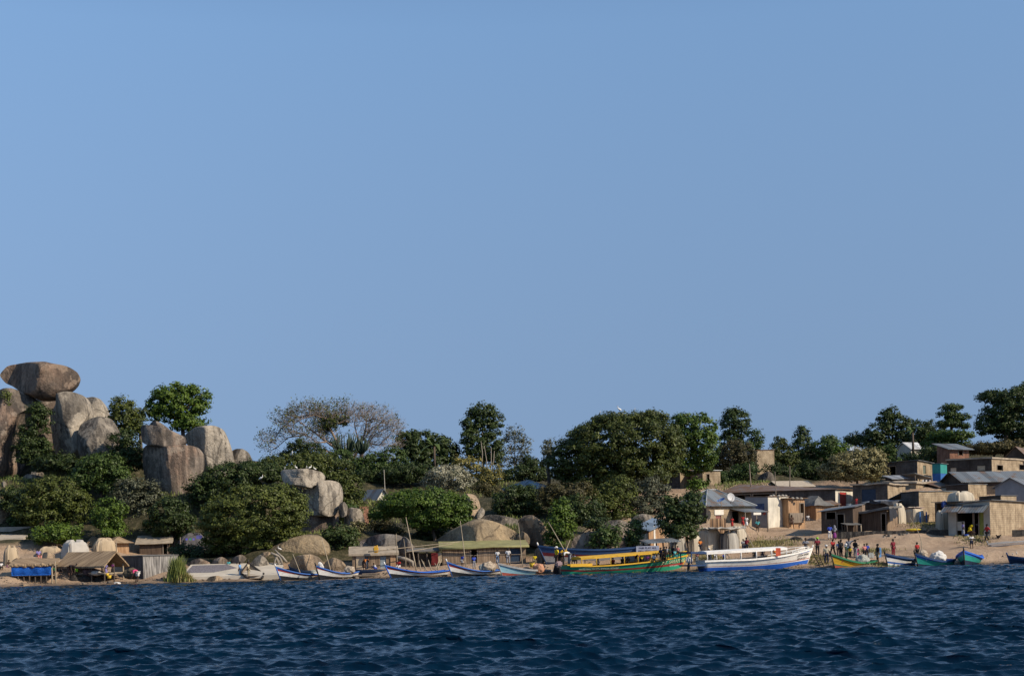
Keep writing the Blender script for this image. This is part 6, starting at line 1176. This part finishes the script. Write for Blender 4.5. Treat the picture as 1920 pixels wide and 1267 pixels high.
def pose_meshes(k):
    if k in PM: return PM[k]
    J = {a: Vector(v) for a, v in POSES[k].items()}; V, E, Rr = [], [], []
    def ad(p, r, par=None): V.append(tuple(p)); Rr.append(r); i = len(V)-1; (E.append((par, i)) if par is not None else None); return i
    pel = ad(J['pel'], (.135, .10)); sp = ad(J['sp'], (.125, .09), pel); ch = ad(J['ch'], (.15, .10), sp); nk = ad(J['nk'], .055, ch); hd = ad(J['hd'], .082, nk); mid = (J['hd']+J['ht'])/2+Vector((0, .01, 0)); hm = ad(mid, (.088, .10), hd); ad(J['ht'], .06, hm)
    fw = (J['hd']-J['nk']).cross(Vector((1, 0, 0))); fw = -fw.normalized() if fw.y > 0 else fw.normalized()
    ad(mid+fw*.115-Vector((0, 0, .01)), .016, hm)                                    # nose
    for s, q in ((1, 'L'), (-1, 'R')):
        ad(mid+Vector((s*.10, .02, 0)), .016, hm)                                    # ears
        h = ad(J['hp'+q], .085, pel); n_ = ad(J['kn'+q], .058, h); a = ad(J['an'+q], .04, n_); ad(J['an'+q]+J['toe'], .036, a)
        s_ = ad(J['sh'+q], .058, ch); e = ad(J['el'+q], .042, s_); w = ad(J['wr'+q], .03, e); d = (J['wr'+q]-J['el'+q]).normalized(); pm = ad(J['wr'+q]+d*.08, (.038, .022), w)
        sd = d.cross(Vector((0, 1, .2))).normalized()
        for i in range(4):
            f = ad(J['wr'+q]+d*.125+sd*(i-1.5)*.02, .010, pm); ad(J['wr'+q]+d*(.165+.012*(i in (1, 2)))+sd*(i-1.5)*.023+Vector((0, -.015, -.005)), .008, f)
        t = ad(J['wr'+q]+d*.05-sd*.04, .012, w); ad(J['wr'+q]+d*.10-sd*.055, .009, t)
    body = skinned(V, E, Rr)
    V, E, Rr = [], [], []
    pel = ad(J['pel']+(J['sp']-J['pel'])*.1, (.155, .12)); sp = ad(J['sp'], (.15, .115), pel); ch = ad(J['ch'], (.172, .125), sp); ad(J['ch'].lerp(J['nk'], .7), .075, ch)
    for q in 'LR': s_ = ad(J['sh'+q], .08, ch); ad(J['sh'+q].lerp(J['el'+q], .9), .066, s_)
    shirt = skinned(V, E, Rr)
    V, E, Rr = [], [], []
    pel = ad(J['pel'], (.152, .118))
    for q in 'LR': h = ad(J['hp'+q], .103, pel); n_ = ad(J['kn'+q], .078, h); ad(J['kn'+q].lerp(J['an'+q], .85), .062, n_)
    trou = skinned(V, E, Rr)
    V, E, Rr = [], [], []
    pel = ad(J['pel'], (.158, .122))
    for q in 'LR': h = ad(J['hp'+q], .112, pel); ad(J['hp'+q].lerp(J['kn'+q], .95), .094, h)
    shorts = skinned(V, E, Rr)
    lo = (J['anL']+J['anR'])/2+Vector((0, 0, .1)); V, E, Rr = [], [], []
    a = ad(J['pel']+Vector((0, 0, .05)), (.16, .13)); kn = (J['knL']+J['knR'])/2; b = ad(J['pel'].lerp(kn, .5), (.21, .17), a); c = ad(kn, (.24, .19), b); ad(lo, (.25, .2), c)
    skirt = skinned(V, E, Rr)
    mb = MB(); mb.ball(mid+(J['ht']-J['hd'])*.22-fw*.018, .108, 2, (1, 1.12, .98)); me = bpy.data.meshes.new('hair'); mb.b.to_mesh(me); mb.b.free()
    hat = MB(); c_ = mid+(J['ht']-J['hd'])*.33; hat.ball(c_, .12, 2, (1, 1.1, .85)); hat.box(c_+fw*.15, (.17, .16, .02)); mh = bpy.data.meshes.new('cap'); hat.b.to_mesh(mh); hat.b.free()
    sc_ = MB(); sc_.ball(mid-fw*.03+Vector((0, 0, .02)), .135, 2, (1, 1.1, 1.1)); sc_.tube([mid-fw*.05, J['nk']-fw*.07, J['ch']-fw*.12], [.11, .14, .13], 8); ms = bpy.data.meshes.new('scarf'); sc_.b.to_mesh(ms); sc_.b.free()
    low = min(v.co.z for v in body.vertices)
    for me in (body, shirt, trou, shorts, skirt, me, mh, ms): me.materials.clear(); me.materials.append(SKIN)
    hr = bpy.data.meshes['hair'] if False else None
    PM[k] = dict(body=body, shirt=shirt, trousers=trou, shorts=shorts, skirt=skirt, hair=[m_ for m_ in (bpy.data.meshes[i] for i in bpy.data.meshes.keys()) if m_.name.startswith('hair')][-1], cap=mh, headscarf=ms, low=low, top=J['ht'].z+.05-low)
    return PM[k]
COL = dict(cream=(.50, .43, .30), navy=(.02, .025, .05), maroon=(.20, .02, .035), grey=(.24, .25, .28), blue=(.04, .08, .42), sky=(.16, .34, .62), red=(.38, .03, .03), black=(.015, .015, .017), white=(.68, .66, .63), green=(.03, .12, .05), dgreen=(.025, .06, .04), yellow=(.70, .52, .02), purple=(.20, .05, .35), lime=(.25, .60, .03), orange=(.62, .20, .04), pink=(.58, .06, .18), teal=(.08, .35, .36), jeans=(.10, .16, .26), khaki=(.30, .25, .16), salmon=(.62, .24, .20), violet=(.22, .19, .42), brown=(.09, .055, .04), plum=(.20, .04, .18))
def cm(c): return plain('cloth '+c, COL[c], .85, .2, 6, 0)
def sub(name, me, m, parent):
    o = bpy.data.objects.new(name, me); C.objects.link(o); o.parent = parent
    o.material_slots[0].link = 'OBJECT'; o.material_slots[0].material = m; return o
def person(label, px, fy, hpx, pose='stand', rot=0, shirt='white', low='navy', lower='trousers', hat=None, Y=None, group='people on the shore'):
    q = pose_meshes(pose); p = at(px, fy, Y) if Y else hit(px, fy)
    s = hpx/F*p.y/q['top']; s = max(.62, min(1.12, s))
    r = empty('person', p, rad(rot), label, 'person', group); r.scale = (s*1.06, s*1.06, s)
    o = {}
    for nm, m_ in (('body', SKIN), ('shirt', cm(shirt) if shirt else None), (lower, cm(low)), ('hair' if not hat else hat[0], HAIR if not hat else cm(hat[1]))):
        if m_ is None: continue
        c = sub(nm, q[nm], m_, r); c.location = (0, 0, -q['low'])
    return r
PP = person; A = 'people on the beach by the yellow boat'; Bt = 'people aboard the green boat'; Wb = 'people behind the white boat'; Vg = 'people in the village'; Lf = 'people on the left shore'
PP('person in a cream vest and white cap standing with legs apart by the ladder', 1550, 1058, 37, 'stand', 170, 'cream', 'navy', hat=('cap', 'white'), group=A)
PP('person in a maroon top and bright green cap with folded arms', 1533, 1041, 34, 'fold', 10, 'maroon', 'black', hat=('cap', 'lime'), group=A)
PP('person in a blue grey shirt standing behind the white boat\'s bow', 1511, 1042, 34, 'fold', -10, 'grey', 'navy', group=A)
PP('person in a bright red top and black trousers striding behind the yellow boat', 1562, 1042, 32, 'walk', 200, 'red', 'black', group=A)
PP('person in a light blue top beside the one all in black', 1573, 1043, 29, 'stand', 160, 'sky', 'navy', group=A)
PP('person dressed all in black right of the light blue top', 1577, 1045, 34, 'stand', -150, 'black', 'black', group=A)
PP('person in a dark green robe and white headscarf by the yellow boat', 1587, 1049, 30, 'stand', 60, 'dgreen', 'dgreen', 'skirt', ('headscarf', 'white'), group=A)
PP('person in a bright yellow shirt standing in the crowd by the yellow boat', 1594, 1046, 22, 'stand', -30, 'yellow', 'black', group=A)
PP('person in a grey shirt pointing with one arm stretched out', 1592, 1044, 36, 'point', -5, 'grey', 'jeans', group=A)
PP('person in black and white facing the pointing man', 1604, 1046, 35, 'fold', 120, 'black', 'grey', group=A)
PP('child in bright pink beside the black and white dressed person', 1608, 1046, 20, 'stand', 0, 'pink', 'pink', 'skirt', group=A)
PP('person in a salmon patterned shirt behind the net heap of the yellow boat', 1621, 1047, 28, 'stand', 190, 'salmon', 'black', group=A)
PP('person in a blue shirt close behind the salmon shirted one', 1626, 1046, 28, 'stand', 170, 'blue', 'navy', group=A)
p14 = PP('person in black with a light blue bag standing alone on the beach', 1646, 1056, 37, 'stand', -80, 'black', 'khaki', 'shorts', group=A)
solo('bag', MB().box((0, 0, 0), (.32, .26, .85)).rough(.05, 2, 2), cm('sky'), p14.location+Vector((.16, .1, 1.0)), 'light blue bag on the back of the lone person in black', 'bag')
PP('person in a plum red suit standing behind the blue and white striped boat', 1675, 1043, 33, 'stand', 30, 'maroon', 'maroon', group=A)
PP('person in a red shirt seen behind the bow of the teal boat', 1720, 1046, 30, 'stand', 200, 'red', 'black', group=A)
PP('child in a white shirt and dark shorts on the open sand', 1822, 1028, 27, 'fold', 0, 'white', 'navy', 'shorts', group=A)
PP('person in a red football shirt walking past the end of the shop', 1851, 1015, 33, 'walk', -70, 'red', 'black', group=Vg)
PP('person in a pale blue dress standing under the shop awning', 1806, 1006, 28, 'stand', 90, 'violet', 'grey', 'skirt', group=Vg)
PP('person with a yellow headscarf crouching in front of the shop', 1817, 1005, 22, 'crouch', 60, 'yellow', 'brown', 'skirt', ('headscarf', 'yellow'), group=Vg)
PP('person in a white shirt bending down beside the yellow headscarf', 1831, 1003, 19, 'bend', 70, 'white', 'plum', group=Vg)
PP('person in a blue top and white trousers walking up past the plank shed', 1556, 1011, 28, 'stand', 180, 'blue', 'white', group=Vg)
PP('person in a grey headscarf and plum skirt beside the white trousers', 1565, 1012, 27, 'stand', 180, 'grey', 'plum', 'skirt', ('headscarf', 'grey'), group=Vg)
PP('person in a violet shirt sitting under the little awning between the two huts', 1597, 995, 20, 'sit', 20, 'violet', 'grey', group=Vg)
PP('person in a lime green shirt under the awning between the two huts', 1608, 995, 24, 'stand', 10, 'lime', 'white', 'shorts', group=Vg)
PP('person in black with an orange wrap by the reed hut wall', 1622, 994, 21, 'stand', 0, 'black', 'orange', 'skirt', ('headscarf', 'black'), group=Vg)
PP('person in a red shirt by the red door on the slope', 1606, 949, 17, 'stand', 0, 'red', 'maroon', Y=168, group=Vg)
PP('thin dark person walking down the dirt slope in front of the reed room', 1485, 991, 26, 'walk', 10, 'brown', 'brown', 'shorts', group=Vg)
PP('person in a teal shirt walking away under the white kiosk', 1421, 998, 25, 'walk', 170, 'teal', 'brown', group=Vg)
PP('person in a red and white top under the porch of the tin hip roofed house', 1393, 987, 22, 'stand', 0, 'red', 'red', 'skirt', Y=150, group=Vg)
PP('person in a pale pink dress beside the porch post', 1400, 988, 21, 'stand', 0, 'white', 'white', 'skirt', Y=149.6, group=Vg)
PP('person in a red dress in the dark doorway of the tin hip roofed house', 1373, 988, 19, 'stand', 0, 'red', 'red', 'skirt', Y=150.4, group=Vg)
PP('person in white sitting before the thatch hump hut', 1515, 977, 13, 'sit', 0, 'white', 'grey', Y=162, group=Vg)
PP('person with an orange top standing before the cream net tent', 1313, 1034, 24, 'stand', 190, 'orange', 'navy', group=Wb)
PP('person in a dark grey shirt lifting a hand before the tents', 1394, 1036, 26, 'fold', 20, 'grey', 'navy', group=Wb)
PP('person in a maroon shirt beside the dark grey shirt before the tents', 1400, 1037, 30, 'stand', -20, 'maroon', 'navy', group=Wb)
PP('person in a white cap seen through the canopy posts of the white boat', 1330, 1054, 27, 'stand', 20, 'black', 'navy', hat=('cap', 'white'), group=Wb)
PP('person in black and white seen through the second gap of the white boat', 1342, 1054, 26, 'stand', 160, 'black', 'white', group=Wb)
PP('person in a blue shirt sitting low behind the white boat', 1358, 1052, 15, 'sit', 0, 'blue', 'navy', group=Wb)
PP('person all in black seen through the right part of the white canopy', 1415, 1053, 24, 'stand', 10, 'black', 'black', group=Wb)
PP('person in navy at the last canopy post of the white boat', 1430, 1052, 27, 'stand', 170, 'navy', 'navy', group=Wb)
PP('person in black with an orange chest just ahead of the white canopy', 1453, 1049, 22, 'stand', 0, 'orange', 'black', group=Wb)
PP('person in pale ragged clothes standing at the stern of the white boat', 1307, 1056, 20, 'stand', 0, 'salmon', 'grey', Y=131, group=Wb)
PP('person in a yellow shirt and white cap standing on the stern of the green boat', 1044, 1061, 37, 'stand', -60, 'yellow', 'brown', hat=('cap', 'white'), Y=130.3, group=Bt)
PP('person in a white shirt bending forward at the stern of the green boat', 1066, 1059, 27, 'bend', -70, 'white', 'grey', Y=130.3, group=Bt)
PP('person in pale grey sitting on the yellow side panel of the green boat', 1076, 1058, 21, 'sit', 150, 'grey', 'grey', Y=130.1, group=Bt)
for i, (px, py, h, ps__, c, lab) in enumerate(((1150, 1062, 17, 'sit', 'red', 'person in bright orange red sitting under the yellow canopy'), (1121, 1064, 14, 'sit', 'white', 'person in pale clothes low under the left part of the yellow canopy'), (1167, 1061, 18, 'sit', 'black', 'dark clothed person sitting right of the orange red one under the canopy'), (1178, 1060, 18, 'sit', 'brown', 'brown clothed person sitting near the middle of the yellow canopy'), (1194, 1058, 18, 'bend', 'salmon', 'person in pink leaning down under the yellow canopy'), (1203, 1056, 19, 'sit', 'yellow', 'person in a yellow life vest under the yellow canopy'), (1214, 1056, 17, 'sit', 'plum', 'person in plum sitting near the front canopy post'), (1226, 1055, 18, 'sit', 'white', 'person in white sitting at the front canopy post'))):
    PP(lab, px, py, h, ps__, 20*(i % 3-1), c, 'black', Y=130.6, group=Bt)
for i, (px, py, h, c, lab) in enumerate(((1239, 1052, 26, 'navy', 'person in navy standing leftmost on the foredeck of the green boat'), (1246, 1051, 27, 'black', 'person in black standing second on the foredeck of the green boat'), (1250, 1049, 25, 'grey', 'person in grey on the foredeck behind the dark green shirt'), (1256, 1047, 22, 'dgreen', 'person in a dark green shirt on the foredeck of the green boat'), (1262, 1047, 25, 'black', 'tall dark person under the tin roof at the bow of the green boat'), (1271, 1045, 19, 'salmon', 'person in a pink top near the very bow of the green boat'), (1242, 1053, 19, 'brown', 'person in brown sitting low at the front of the yellow canopy'))):
    PP(lab, px, py, h, 'stand' if i < 6 else 'sit', 30*(i % 4)-45, c, 'black', Y=130.2+.12*i, group=Bt)
PP('person in teal sitting on the bow of the green boat', 1265, 1046, 13, 'sit', 40, 'teal', 'teal', Y=130, group=Bt)
PP('person in a yellow shirt sitting behind the orange net of the pale blue boat', 1003, 1062, 24, 'stand', 170, 'yellow', 'khaki', 'shorts', group='people by the moored boats')
Mb = 'people by the moored boats'
PP('child in a blue and white shirt by the left wall of the yellow roofed hut', 867, 1061, 22, 'stand', -40, 'blue', 'white', 'shorts', Y=133.5, group=Mb)
PP('person in a bright blue long shirt in the left doorway of the yellow roofed hut', 889, 1066, 26, 'stand', 20, 'blue', 'grey', Y=132.6, group=Mb)
PP('person in a white jacket standing at the bow of the pale blue boat', 933, 1056, 26, 'stand', 180, 'white', 'jeans', Y=131.5, group=Mb)
PP('person in a white shirt and grey trousers facing the right doorway', 953, 1058, 31, 'stand', 175, 'white', 'grey', Y=132.5, group=Mb)
PP('person in orange crouching before the patchwork reed hut', 684, 1068, 18, 'bend', 40, 'orange', 'brown', 'skirt', group=Mb)
PP('person in white squatting before the patchwork reed hut', 704, 1068, 13, 'crouch', -60, 'white', 'blue', group=Mb)
PP('person in a red shirt and white trousers sitting right of the orange board', 748, 1068, 20, 'sit', -20, 'red', 'white', group=Mb)
PP('person in a blue and white shirt and jeans standing left of the wooden boat', 450, 1083, 30, 'stand', -100, 'sky', 'jeans', Y=131.5, group=Lf)
PP('person in a pale lime shirt and khaki trousers standing in the wooden boat', 466, 1083, 31, 'stand', 80, 'cream', 'khaki', Y=131.2, group=Lf)
PP('small person in green sitting at the back of the concrete landing', 429, 1065, 10, 'sit', 0, 'teal', 'green', Y=136.8, group=Lf)
PP('small person in white and black sitting left of the standing men', 443, 1066, 10, 'crouch', 40, 'white', 'black', Y=136.8, group=Lf)
PP('person in a pink top bending down at the water below the plank shack', 256, 1092, 22, 'bend', -40, 'pink', 'white', 'shorts', Y=131.2, group=Lf)
PP('person in a violet shirt and pink trousers sitting above the blue stall', 72, 1049, 21, 'sit', 40, 'violet', 'salmon', Y=140, group=Lf)
PP('bare chested person sitting beside the tan tent at the far left', 17, 1066, 17, 'sit', 0, 'brown', 'plum', Y=136.8, group=Lf)
PP('person in white at the very left edge of the photo', 2, 1068, 15, 'sit', 30, 'white', 'black', Y=136, group=Lf)
PP('person in green standing behind the pale post between the two stalls', 102, 1082, 22, 'stand', 30, 'green', 'black', Y=133.8, group=Lf)
PP('dark clothed person sitting at the left end of the thatched stall', 116, 1080, 16, 'sit', -30, 'black', 'black', Y=133.6, group=Lf)
PP('person with a black top leaning over inside the thatched stall', 132, 1080, 19, 'bend', 50, 'black', 'brown', Y=133.6, group=Lf)
PP('person in navy holding a lime bag inside the thatched stall', 144, 1078, 18, 'stand', 10, 'navy', 'lime', 'shorts', Y=133.7, group=Lf)
PP('person in violet under the right gable of the thatched stall', 199, 1077, 17, 'stand', 0, 'violet', 'violet', 'skirt', Y=133.5, group=Lf)
PP('person in plum and black under the right gable of the thatched stall', 211, 1076, 19, 'fold', -20, 'plum', 'black', 'skirt', Y=133.5, group=Lf)
pole('pale forked post standing between the two stalls', 105, 1096, 104, 1052, 132.2, r=.07, name='post', cat='post', group='posts of the left shore', m='pole')
# egrets
def egret_mesh():
    V = [(0, .12, .30), (0, .02, .34), (0, -.10, .38), (0, -.15, .46), (0, -.12, .54), (0, -.15, .60), (0, .24, .22)]; E = [(0, 1), (1, 2), (2, 3), (3, 4), (4, 5), (0, 6)]
    return skinned(V, E, [(.085, .085), (.09, .09), .05, .028, .026, .035, .02])
EG = egret_mesh(); EG.materials.clear(); EG.materials.append(plain('feather white', (.78, .77, .73), .8, .05, 3, 0))
mb = MB(); mb.tube([(0, -.17, .60), (0, -.28, .58)], [.014, .003], 5); EB = bpy.data.meshes.new('beak'); mb.b.to_mesh(EB); mb.b.free(); EB.materials.append(plain('beak yellow', (.5, .32, .05), .6, .1))
mb = MB()
for s in (-.03, .03): mb.tube([(s, .05, .28), (s, .02, .02), (s, -.05, 0)], .011, 5)
EL = bpy.data.meshes.new('legs'); mb.b.to_mesh(EL); mb.b.free(); EL.materials.append(plain('leg grey', (.05, .05, .045), .7, .1))
for px, py, Y, s, rz, lab in ((547, 859, 160, 1.5, .5, 'largest white egret, standing on top of the olive tree'), (490, 903, 139.5, 1.2, 1.2, 'white egret on top of the huge shoreline bush'), (534, 882, 150, .9, .4, 'leftmost white bird on the central rock stack'), (555, 881, 150, 1.1, -.6, 'second white bird from left on the central rock stack'), (575, 881, 150, 1, .2, 'middle white bird on the central rock stack'), (582, 881, 150.4, 1.1, 2, 'white bird just right of the middle one on the central rock stack'), (590, 883, 150, 1, -.9, 'rightmost white bird on the central rock stack'), (581, 778, 200, 1.1, .8, 'white bird on the top of the bare tree'), (1125, 778, 178, 1.1, .3, 'leftmost white bird on the enormous domed tree'), (1161, 774, 178, 1.5, -1, 'big white bird on the crest of the enormous domed tree'), (1189, 773, 178, 1.1, .9, 'rightmost white bird on the enormous domed tree'), (571, 1013, 140, 1.1, 1, 'white bird with dark wings on the long sloping rock shelf'), (524, 1034, 137.5, 1.1, -1.2, 'white bird low on the left of the sloping rock shelf'), (1899, 1041, 131, .55, .4, 'leftmost bird perched in the dark teal boat at the right edge'), (1906, 1040, 131, .75, -.7, 'tallest bird perched in the dark teal boat at the right edge')):
    r = empty('egret', at(px, py, Y), rz, lab, 'bird', 'white birds'); s *= .95 if s > 1.15 else .8; r.scale = (s, s, s)
    for nm, me in (('body', EG), ('beak', EB), ('legs', EL)): o = bpy.data.objects.new(nm, me); C.objects.link(o); o.parent = r
hen = solo('hen', MB().ball((0, 0, .22), .16, 2, (1.2, .8, .9)).ball((-.2, 0, .38), .07, 1).tube([(-.14, 0, .28), (-.2, 0, .36)], .05, 6).tube([(.12, 0, .28), (.3, 0, .45)], [.09, .02], 6).tube([(0, .04, 0), (0, .04, .14)], .02, 5).tube([(0, -.04, 0), (0, -.04, .14)], .02, 5), HAIR, hit(1872, 1010), 'black hen pecking on the sand right of the red football shirt', 'hen')
